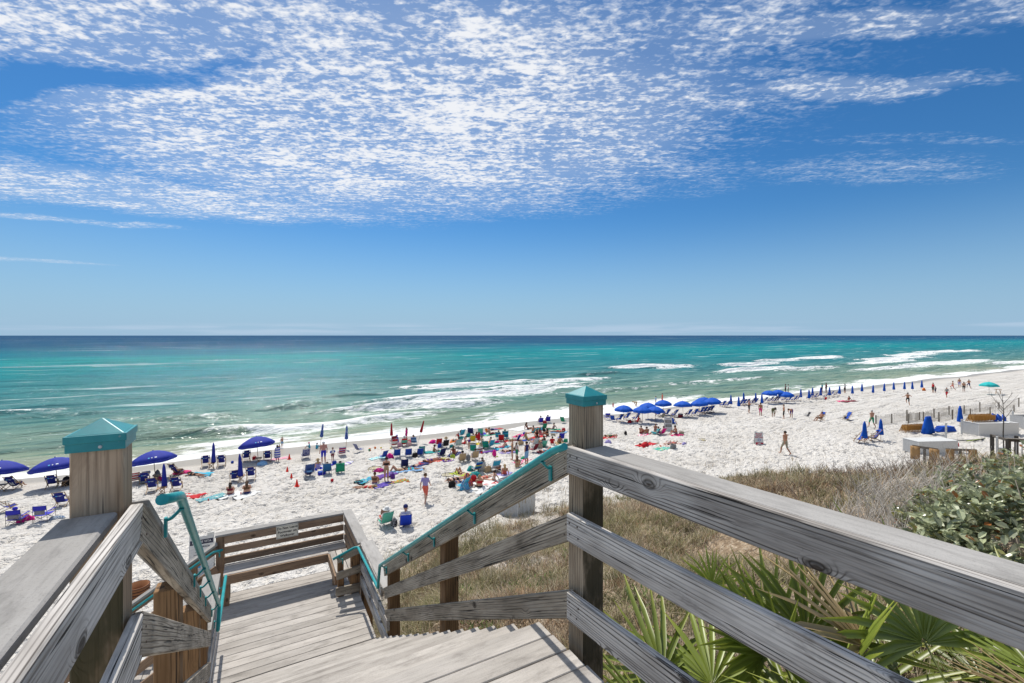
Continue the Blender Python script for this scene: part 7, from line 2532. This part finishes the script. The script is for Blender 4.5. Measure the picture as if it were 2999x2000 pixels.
towel(30.71, 28.31, -82, blotch(PAL['mint'], PAL['aqua'], PAL['yellow'], 4), 'mint and yellow towel beside the grey cool bag', L=1.7, Wd=0.9)
tote(31.41, 27.76, 0.55, C_('grey'), 'grey cool bag with black base beside the mint towel')
bundle(33.61, 28.46, 0.5, 0.3, 0.2, C_('lilac'), 'lilac cloth at the end of the huddle')
hoop_net(37.09, 29.29, 'round yellow net game on open sand')
person('fold', 58.01, 38.34, 1.78, -130, 'trunks:black', 'short:brown', 1, 'man in black shorts with folded arms watching the digging')
person('stand', 56.44, 35.71, 1.72, -80, 'trunks:pink', 'short:dark', 3, 'dark haired man in pink shorts watching the digging')
person('bend', 56.58, 34.15, 1.78, -80, 'shirt:black,olive', 'short:dark', 3, 'man in a black shirt and patterned shorts bent over digging')
person('hips', 55.96, 32.46, 1.80, 30, 'trunks:black', 'short:dark', 1, 'bare backed man in black shorts among the diggers')
person('bend', 57.45, 32.41, 1.78, 90, 'trunks:purple', 'short:brown', 1, 'bare chested man in dark trunks bent over digging')
person('walk', 36.16, 20.87, 1.84, -8, 'trunks:khaki', 'short:dark', 1, 'bare backed man in khaki shorts walking towards the sea', wide=1.06)
person('stand', 94.80, 47.68, 1.7, 0, 'shirt:aqua,black', 'short:dark', 1, 'person in an aqua top at the wash')
person('stand', 95.20, 47.15, 1.8, 0, 'shirt:maroon,black', 'short:dark', 1, 'man in a maroon shirt at the wash')
person('stand', 89.33, 50.97, 1.78, 20, 'shirt:white,grey', 'short:dark', 1, 'person in white at the wash behind the separate cluster of umbrellas')
person('stand', 89.92, 51.84, 1.82, 10, 'shirt:grey,black', 'short:black', 1, 'dark clothed person at the wash behind the separate cluster of umbrellas')
person('stand', 95.47, 44.07, 1.72, -10, 'shirt:white,black', 'short:dark', 1, 'person in white and black beyond the last chairs')
person('run', 80.39, 29.18, 1.80, -60, 'trunks:black', 'short:dark', 1, 'bare chested man running across the open sand')
person('walk', 55.07, 22.95, 1.80, -30, 'trunks:green', 'short:grey', 0, 'bare backed man in green trunks at the end of the sand fence')
person('stand', 105.68, 34.72, 1.75, 60, 'shirt:red,black', 'short:dark', 1, 'man in a red shirt with a child')
person('stand', 105.88, 34.46, 1.2, 60, 'shirt:grey,navy', 'short:dark', 1, 'child beside the man in the red shirt')
person('walk', 95.92, 29.83, 1.6, 80, 'shirt:grey,red', 'short:brown', 1, 'boy in a grey shirt and red shorts')
for (x, y, c_, lab) in [(113.30, 34.37, 'coral', 'player in coral trunks in the distant group of four'), (122.56, 36.20, 'lilac', 'player in lilac on the seaward side of the distant group'), (110.69, 32.10, 'black', 'player in black standing still in the distant group'), (119.29, 33.87, 'navy', 'player in navy running at the edge of the distant group')]:
    person('run' if c_ in ('navy', 'coral') else 'stand', x, y, 1.76, random.uniform(-90, 90), f'trunks:{c_}', 'short:dark', 1, lab)
person('lounge', 82.69, 37.68, 1.7, 80, 'bikini:maroon,maroon', 'long:dark', 3, 'sunbather on a dark towel by the end of the chairs')
towel(81.18, 36.75, 85, C_('maroon'), 'dark towels laid out beyond the chairs', L=3.4, Wd=1.0)
towel(80.88, 37.96, 85, C_('pink'), 'pink towel next to the dark towels', L=1.5, Wd=0.7)
tote(82.95, 41.13, 0.4, C_('red'), 'red bucket by the last chairs of the row', squash=1.2, name='toy_bucket', cat='bucket')
bundle(109.97, 37.48, 0.8, 0.5, 0.5, C_('orange'), 'orange bag at the end of the furled umbrellas', name='beach_bag', cat='bag')


# a gull on the wet sand
def gull(x, y, label):
    root = empty('gull', (x, y, sgz(x, y)), R(70), label, 'bird')
    m = MB()
    m.ellipsoid((0, 0, 0.20), (0.075, 0.16, 0.075), 10, 7, Matrix.Rotation(R(14), 3, 'X'))
    m.tube([(0, 0.12, 0.23), (0, 0.17, 0.30), (0, 0.20, 0.335)], [0.045, 0.035, 0.036], 8)
    m.tube([(0, 0.21, 0.335), (0, 0.275, 0.325)], [0.016, 0.004], 6)
    m.tube([(0, -0.12, 0.19), (0, -0.27, 0.16)], [0.05, 0.012], 7)
    for q in (-1, 1): m.tube([(0.03 * q, 0, 0.15), (0.03 * q, 0.01, 0.0), (0.03 * q, 0.05, 0.0)], 0.006, 5)
    m.build('body', C_('black'), root)
    return root
gull(74.06, 61.07, 'small dark gull on the wet sand')


# ---- boards with writing
def face_rental(root, th, h, w_):
    red = flat((0.42, 0.01, 0.03), 0.6, var=0)
    Mx = Matrix.Rotation(-th, 4, 'X')
    def at(u, zf): return Mx @ Vector((u, -0.0125, (zf - 0.5) * h)) + Vector((0, -0.155, h / 2))
    for s_, zf, sz in (('FRONT', 0.88, 0.17), ('ROW', 0.75, 0.17), ('SEATING', 0.62, 0.17)):
        o = text(s_, at(0, zf), sz, red, root, rot=(90 - math.degrees(th), 0, 0), bold=0.004)
        o.rotation_euler = (R(90) - th, 0, 0)
    m = MB().tube([at(0, 0.42) + Mx.to_3x3() @ Vector((0.10 * math.cos(a), -0.002, 0.10 * math.sin(a))) for a in np.linspace(0, 6.28, 17)], 0.022, 5, False)
    m.build('emblem', flat((0.16, 0.24, 0.42), 0.6, var=0), root)
    m = MB()
    m.box(at(0, 0.13), (w_ * 0.94, 0.006, h * 0.20), Mx.to_3x3())
    m.build('red_panel', red, root)
    m = MB()
    m.box(at(0, 0.165) + Vector((0, -0.006, 0)), (w_ * 0.30, 0.004, h * 0.05), Mx.to_3x3())
    m.box(at(0, 0.09) + Vector((0, -0.006, 0)), (w_ * 0.74, 0.004, h * 0.05), Mx.to_3x3())
    m.build('panel_lettering', M['white_paint'], root)
aframe(38.65, 24.64, -42, 0.66, 1.12, 'white sandwich board with red lettering and a red foot panel', face_rental)


def face_panels(root, th, h, w_):
    dk = flat((0.10, 0.085, 0.075), 0.7)
    Mx = Matrix.Rotation(-th, 4, 'X')
    def at(u, zf): return Mx @ Vector((u, -0.0125, (zf - 0.5) * h)) + Vector((0, -0.155, h / 2))
    for zf in (0.72, 0.42):
        m = MB()
        m.box(at(0, zf), (w_ * 0.78, 0.008, h * 0.17), Mx.to_3x3())
        m.build('dark_panel', dk, root)
        m = MB()
        for k in range(3): m.box(at(0, zf + 0.04 - 0.04 * k) + Vector((0, -0.006, 0)), (w_ * 0.55, 0.003, h * 0.016), Mx.to_3x3())
        m.build('panel_lettering', M['white_paint'], root)
    m = MB()
    for k in range(3): m.box(at(0, 0.60 - 0.035 * k), (w_ * 0.6, 0.006, h * 0.012), Mx.to_3x3())
    m.box(at(0, 0.90), (w_ * 0.5, 0.006, h * 0.04), Mx.to_3x3())
    m.build('lettering', flat((0.3, 0.3, 0.32), 0.7), root)
aframe(38.48, 34.71, -35, 0.80, 1.5, 'white sandwich board with two dark panels behind the circle of friends', face_panels)


def face_vita(root, th, h, w_):
    Mx = Matrix.Rotation(-th, 4, 'X')
    def at(u, zf): return Mx @ Vector((u, -0.0125, (zf - 0.5) * h)) + Vector((0, -0.155, h / 2))
    ink = flat((0.02, 0.022, 0.05), 0.6, var=0)
    m = MB()
    m.box(at(0, 0.86), (w_ * 0.92, 0.006, h * 0.12), Mx.to_3x3())
    m.build('dark_panel', ink, root)
    def tx(s_, zf, sz, mat, off=0.0):
        o = text(s_, at(off, zf) + Vector((0, -0.006, 0)), sz, mat, root, bold=0.002)
        o.rotation_euler = (R(90) - th, 0, 0)
    tx('DOLCE VITA', 0.86, 0.115, M['white_paint'])
    tx('BEACH', 0.73, 0.085, ink, 0.14)
    m = MB()
    for k, (zf, w2) in enumerate(((0.60, 0.5), (0.56, 0.4), (0.53, 0.6), (0.42, 0.5), (0.38, 0.3))): m.box(at(0.0, zf), (w_ * w2, 0.006, h * 0.011), Mx.to_3x3())
    m.build('small_print', ink, root)
    m = MB()
    m.box(at(-0.16, 0.26), (w_ * 0.34, 0.006, h * 0.14), Mx.to_3x3())
    m.build('blue_panel', flat((0.02, 0.33, 0.62), 0.6, var=0), root)
    tx('2 TO', 0.265, 0.09, M['white_paint'], -0.16)
aframe(-2.06, 22.21, -2, 0.84, 1.45, 'white hire sandwich board with a black title strip, beside the bottom stairs', face_vita)


# ------------------------------------------------------------------ plywood boxes, racks and fences at the right
def crate(x, y, yaw, L, Wd, H, label, flare=0.0, lid=True):
    root = empty('plywood_box', (x, y, sgz(x, y) - 0.05), R(yaw), label, 'storage box')
    t = 0.03
    for (c, s, nm) in (((0, -Wd / 2, H / 2), (L, t, H), 'side_panel'), ((0, Wd / 2, H / 2), (L, t, H), 'side_panel'), ((-L / 2 + t / 2, 0, H / 2), (t, Wd - t, H), 'end_panel'), ((L / 2 - t / 2, 0, H / 2), (t, Wd - t, H), 'end_panel')):
        MB().box(c, s).build(nm, M['white_paint'] if nm == 'side_panel' else M['grey_board'], root)
    if lid: MB().box((0.02, 0.02, H + 0.02), (L * 1.02, Wd * 1.03, 0.035)).build('lid', M['white_paint'], root)
    return root
cr1 = crate(47.12, 15.67, -24, 3.4, 1.3, 1.0, 'long white plywood box behind the towel racks')
cr2 = crate(60.11, 15.60, -24, 4.1, 1.4, 1.15, 'long white plywood box carrying stacked loungers')
crate(67.28, 15.04, -24, 1.6, 1.2, 1.3, 'grey plywood box past the white post beyond the loungers', lid=False)
crate(11.7, 20.6, 18, 1.35, 1.35, 1.85, 'square white plywood box at the dune edge behind the stair rail', lid=False)


def lounger_stack(x, y, z, yaw, n, label, L=2.0):
    root = empty('lounger_stack', (x, y, z), R(yaw), label, 'loungers')
    for k in range(n):
        m = MB()
        xx = -L / 2 + L * k / (n - 1)
        m.bar((xx, -0.35, 0.0), (xx + 0.10, 0.0, 0.72), 0.05, 0.05, up=(1, 0, 0))
        m.bar((xx, 0.25, 0.0), (xx + 0.12, 0.0, 0.70), 0.05, 0.05, up=(1, 0, 0))
        m.box((xx + 0.1, -0.15, 0.40), (0.05, 0.5, 0.45))
        m.build('folded_lounger', M['orange_wood'], root)
    return root
lounger_stack(55.40, 19.82, sgz(55.40, 19.82), -18, 14, 'row of folded orange wood loungers beside the blue umbrella bundle', 2.3)
x2, y2 = 59.48, 16.18
lounger_stack(x2, y2, sgz(x2, y2) + 1.12, -22, 15, 'folded orange wood loungers stacked on a plywood box', 2.3)
ub0 = empty('umbrella_bundle', (55.46, 18.62, sgz(55.46, 18.62)), 0, 'bundle of furled blue umbrellas stored upright by the loungers', 'umbrellas')
for k, dx in enumerate((-0.45, -0.2, 0.05, 0.32, 0.52)):
    m = MB()
    rings = []
    for t, r_ in ((0.0, 0.06), (0.25, 0.12), (0.6, 0.20), (1.0, 0.27)):
        ring = [((r_ * (1 + 0.2 * math.cos(7 * a))) * math.cos(a) + dx * (0.7 + 0.4 * t), (r_ * (1 + 0.2 * math.cos(7 * a))) * math.sin(a) + 0.1 * math.sin(k * 3), 1.75 - 1.6 * t) for a in np.linspace(0, 2 * math.pi, 19)]
        rings.append(ring)
    link('furled_canopy', thicken(m.sheet(rings).mesh('furled_canopy'), 0.006), M['blue'], ub0)
    MB().tube([(dx * 0.7, 0.1 * math.sin(k * 3), 1.6), (dx * 0.7, 0.1 * math.sin(k * 3), 1.9)], 0.025, 6).build('pole', M['white_paint'], ub0)
cu = empty('cushion_pile', (58.19, 18.12, sgz(58.19, 18.12)), R(-20), 'pile of flat blue lounger cushions behind the plywood box', 'cushions')
for k in range(4):
    MB().box((0.1 * k - 0.2, 0.06 * k, 0.06 + 0.11 * k), (2.0 - 0.2 * k, 0.6, 0.10)).build('cushion', BLUE_F, cu)
x3, y3 = 61.46, 15.35
cu = empty('cushion_pile', (x3, y3, sgz(x3, y3) + 1.10), R(-22), 'crumpled blue cushions beside the loungers on the plywood box', 'cushions')
for k in range(3):
    MB().bar((-0.7 + 0.5 * k, -0.2, 0.02), (-0.4 + 0.55 * k, 0.1, 0.62 - 0.1 * k), 0.5, 0.10, up=(0, 1, 0)).build('cushion', BLUE_F, cu)


# racks with brown towels pegged on them
def rack(xa, ya, xb, yb, h, mats, label):
    z0 = min(sgz(xa, ya), sgz(xb, yb))
    root = empty('towel_rack', ((xa + xb) / 2, (ya + yb) / 2, z0), 0, label, 'rack')
    a, b_ = Vector((xa, ya, z0 + h)), Vector((xb, yb, z0 + h))
    beam('top_rail', a, b_, 0.08, 0.16, M['old_wood'], root)
    c = a.lerp(b_, 0.48)
    beam('post', (c.x, c.y, z0 - 0.3), (c.x, c.y, z0 + h - 0.06), 0.12, 0.12, M['old_wood'], root, up=(0, 1, 0))
    d = (b_ - a).normalized()
    sdv = Vector((d.y, -d.x, 0))
    for t in mats:
        p = a.lerp(b_, t)
        rows = [[p + d * (u * 0.52) + sdv * (0.06 + 0.03 * math.sin(u * 7 + k)) + Vector((0, 0, 0.02 - 0.30 * k)) for u in (-0.5, -0.2, 0.1, 0.5)] for k in range(4)]
        me = thicken(MB().sheet(rows).mesh('hanging_mat'), 0.02)
        link('hanging_mat', me, flat((0.36, 0.215, 0.095), 0.85), root, True)
    return root
rack(40.15, 14.32, 40.35, 12.99, 1.55, (0.12, 0.86), 'timber rack with two brown mats in front of the long plywood box')
rack(40.80, 12.74, 42.20, 11.61, 1.55, (0.12, 0.86), 'timber rack with two brown mats beside the coiled rope')


def white_post(x, y, h, label, lean=0.0, w_=0.12):
    o = beam('marker_post', (x, y, sgz(x, y) - 0.2), (x + lean, y, sgz(x, y) + h), w_, w_, M['white_paint'], None, up=(0, 1, 0))
    return tag(o, label, 'post', 'white marker posts')
white_post(54.54, 17.01, 1.35, 'white post beside the blue umbrella bundle')
white_post(57.71, 16.88, 1.45, 'white post at the corner of the lounger box')
white_post(67.42, 15.84, 1.5, 'white post past the loungers on the plywood box')
white_post(43.23, 10.86, 2.1, 'tall leaning white post before the dark timber stair', lean=-0.12, w_=0.11)
white_post(40.68, 12.99, 1.0, 'short white post between the two racks')
gp = MB().box((0, 0, 0.6), (0.5, 0.25, 0.9)).build('meter_box', M['grey_board'])
gp.location = (46.98, 11.60, sgz(46.98, 11.60))
tag(gp, 'grey meter box next to the tall leaning white post', 'box')
rp = empty('rope_coil', (42.85, 12.52, sgz(42.85, 12.52)), R(-20), 'thick coil of dark red hose leaning under the rack', 'hose')
for k in range(3):
    MB().tube([((0.42 - 0.05 * k) * math.cos(a), -0.05 * k, 0.36 + (0.36 - 0.05 * k) * math.sin(a)) for a in np.linspace(0, 2 * math.pi, 21)], 0.035, 6, False).build('coil', flat((0.10, 0.035, 0.03), 0.7), rp)
ws = empty('water_sports_gear', (54.79, 15.51, sgz(54.79, 15.51)), R(-20), 'dark oars and paddles lying beside the plywood boxes', 'paddles')
for k, c_ in enumerate(('black', 'grey', 'lime', 'black')):
    MB().tube([(-1.6 + 0.3 * k, -0.25 * k, 0.05 + 0.03 * k), (1.5 + 0.2 * k, 0.1 * k, 0.06)], 0.03, 6).build('paddle', C_(c_), ws)
tote(50.88, 15.24, 0.55, C_('red'), 'red bucket beside the long plywood box', squash=0.9, name='bucket', cat='bucket')
put(proto_fur_b, 62.02, 18.27, 0, 'furled blue umbrella standing behind the lounger box', 'umbrella', scale=1.15)


# sand fence: wired slats between posts; the slats are too thin to pick apart and stay one part
def sand_fence(pts, label, n_slat=16, h=1.0, tall=1.12):
    p0 = pts[0]
    root = empty('sand_fence', (p0[0], p0[1], sgz(*p0)), 0, label, 'fence', 'sand fences')
    m = MB()
    for i in range(len(pts)):
        x, y = pts[i]
        z = sgz(x, y)
        beam('post', (x, y, z - 0.2), (x + random.uniform(-.03, .03), y, z + tall + random.uniform(-.15, .12)), 0.11, 0.11, M['fence_post'], root, up=(0, 1, 0))
        if i + 1 < len(pts):
            x2_, y2_ = pts[i + 1]
            z2_ = sgz(x2_, y2_)
            for k in range(n_slat):
                t = (k + 0.5) / n_slat
                a = Vector((x + (x2_ - x) * t, y + (y2_ - y) * t, z + (z2_ - z) * t))
                m.bar(a + Vector((0, 0, -0.05)), a + Vector((random.uniform(-.03, .03), 0, h + random.uniform(-.09, .06))), 0.045, 0.012, up=(0, 1, 0))
    o = m.build('slats', flat((0.27, 0.235, 0.19), 0.9), root, True)
    o['kind'] = 'stuff'
    return root
sand_fence([(58.41, 23.97), (60.06, 23.20), (62.84, 22.90), (64.97, 22.51), (67.91, 22.22), (71.76, 22.10), (74.32, 21.52), (77.81, 21.10), (82.60, 20.64), (86.87, 19.88)], 'weathered sand fence running towards the sea behind the boxes')
sand_fence([(61.79, 22.37), (64.01, 21.85), (65.68, 21.08), (67.89, 20.62), (70.47, 19.89), (74.88, 19.44), (80.73, 18.87)], 'weathered sand fence nearer the stacked loungers', tall=1.05)

# far stair of dark timber at the edge of the frame
dw = empty('far_walkover', (43.88, 10.42, -9.2), R(0), 'dark timber stair landing behind the leafless sapling', 'walkover')
ox, oy = 43.88, 10.42
zg = -9.35
for (dx, dy) in ((-0.55, 0.0), (0.45, -0.9), (1.6, -2.0), (0.5, 1.0), (1.6, 0.1)):
    beam('post', (ox + dx, oy + dy, zg - 0.4), (ox + dx, oy + dy, zg + 2.45), 0.18, 0.18, M['dark_wood'], dw, up=(0, 1, 0))
for z in (2.40, 1.15):
    beam('rail', (ox - 0.55, oy, zg + z), (ox + 1.7, oy - 2.1, zg + z), 0.08, 0.16, M['dark_wood'], dw)
    beam('rail', (ox - 0.55, oy, zg + z + 0.004), (ox + 0.6, oy + 1.1, zg + z + 0.004), 0.08, 0.16, M['dark_wood'], dw)
beam('cap_rail', (ox - 0.62, oy + 0.06, zg + 2.51), (ox + 1.75, oy - 2.15, zg + 2.51), 0.22, 0.05, M['old_wood'], dw)
for k in range(10):
    t = k / 10 + 0.05
    a = Vector((ox - 0.55 + 2.25 * t, oy - 2.1 * t, zg + 1.2))
    beam('baluster', a, a + Vector((0, 0, 1.15)), 0.05, 0.05, M['white_paint'] if k % 3 else M['old_wood'], dw, up=(0, 1, 0))
for k in range(7):
    t = k / 7
    beam('stair_tread', (ox - 0.45 + 2.1 * t, oy + 0.1 - 2.0 * t, zg + 1.05 - 0.10 * k), (ox + 0.4 + 2.1 * t, oy + 0.9 - 2.0 * t, zg + 1.05 - 0.10 * k), 0.28, 0.05, M['dark_wood'], dw)
bare_tree(44.36, 10.85, -9.5, 5.9 * 0.95)

# pale pavers and a brown hamper at the foot of the stairs on the left
pv = empty('paver_pad', (-2.6, 15.3, gz(-2.6, 15.3)), 0, 'pad of white and dark square pavers seen through the stair rail', 'paving')
pw, pd_ = flat((0.62, 0.62, 0.60), 0.8), flat((0.13, 0.14, 0.18), 0.8)  # squares in two tones, the dark ones on a fixed repeat
for i in range(7):
    for j in range(8):
        b_ = MB().box((-1.6 + 0.47 * i, -1.6 + 0.47 * j, 0.05), (0.455, 0.455, 0.06)).build('paver', pd_ if (i * 3 + j * 5) % 4 == 0 else pw, pv)
hb = empty('wicker_hamper', (-9.6, 19.0, sgz(-9.6, 19.0)), 0, 'round brown wicker hamper on the sand beside the bottom stairs', 'hamper')
xh, yh = -3.78, 20.46
hb.location = (xh, yh, sgz(xh, yh))
MB().lathe([(0.26, 0.0), (0.33, 0.25), (0.35, 0.5), (0.31, 0.5), (0.28, 0.3), (0.1, 0.25)], 18).build('basket', flat((0.26, 0.11, 0.045), 0.8), hb)
for k in range(4):
    MB().tube([(0.345 * math.cos(a), 0.345 * math.sin(a), 0.16 + 0.11 * k) for a in np.linspace(0, 2 * math.pi, 19)], 0.018, 5, False).build('band', flat((0.07, 0.03, 0.02), 0.8), hb)
put(proto_table, 108.54, 27.20, 0, 'small wooden table beneath the wide teal umbrella', 'table', GT, scale=1.6)

# patterns that were only copied from leave the scene again
for pr_ in (proto_navy, proto_blue, proto_low, proto_camp, proto_table, proto_umb, proto_umb_b, proto_fur, proto_fur_b, proto_cone, fp, fr_, ut):
    if 'label' not in pr_:
        stack = [pr_]
        while stack:
            o_ = stack.pop()
            stack += list(o_.children)
            bpy.data.objects.remove(o_)
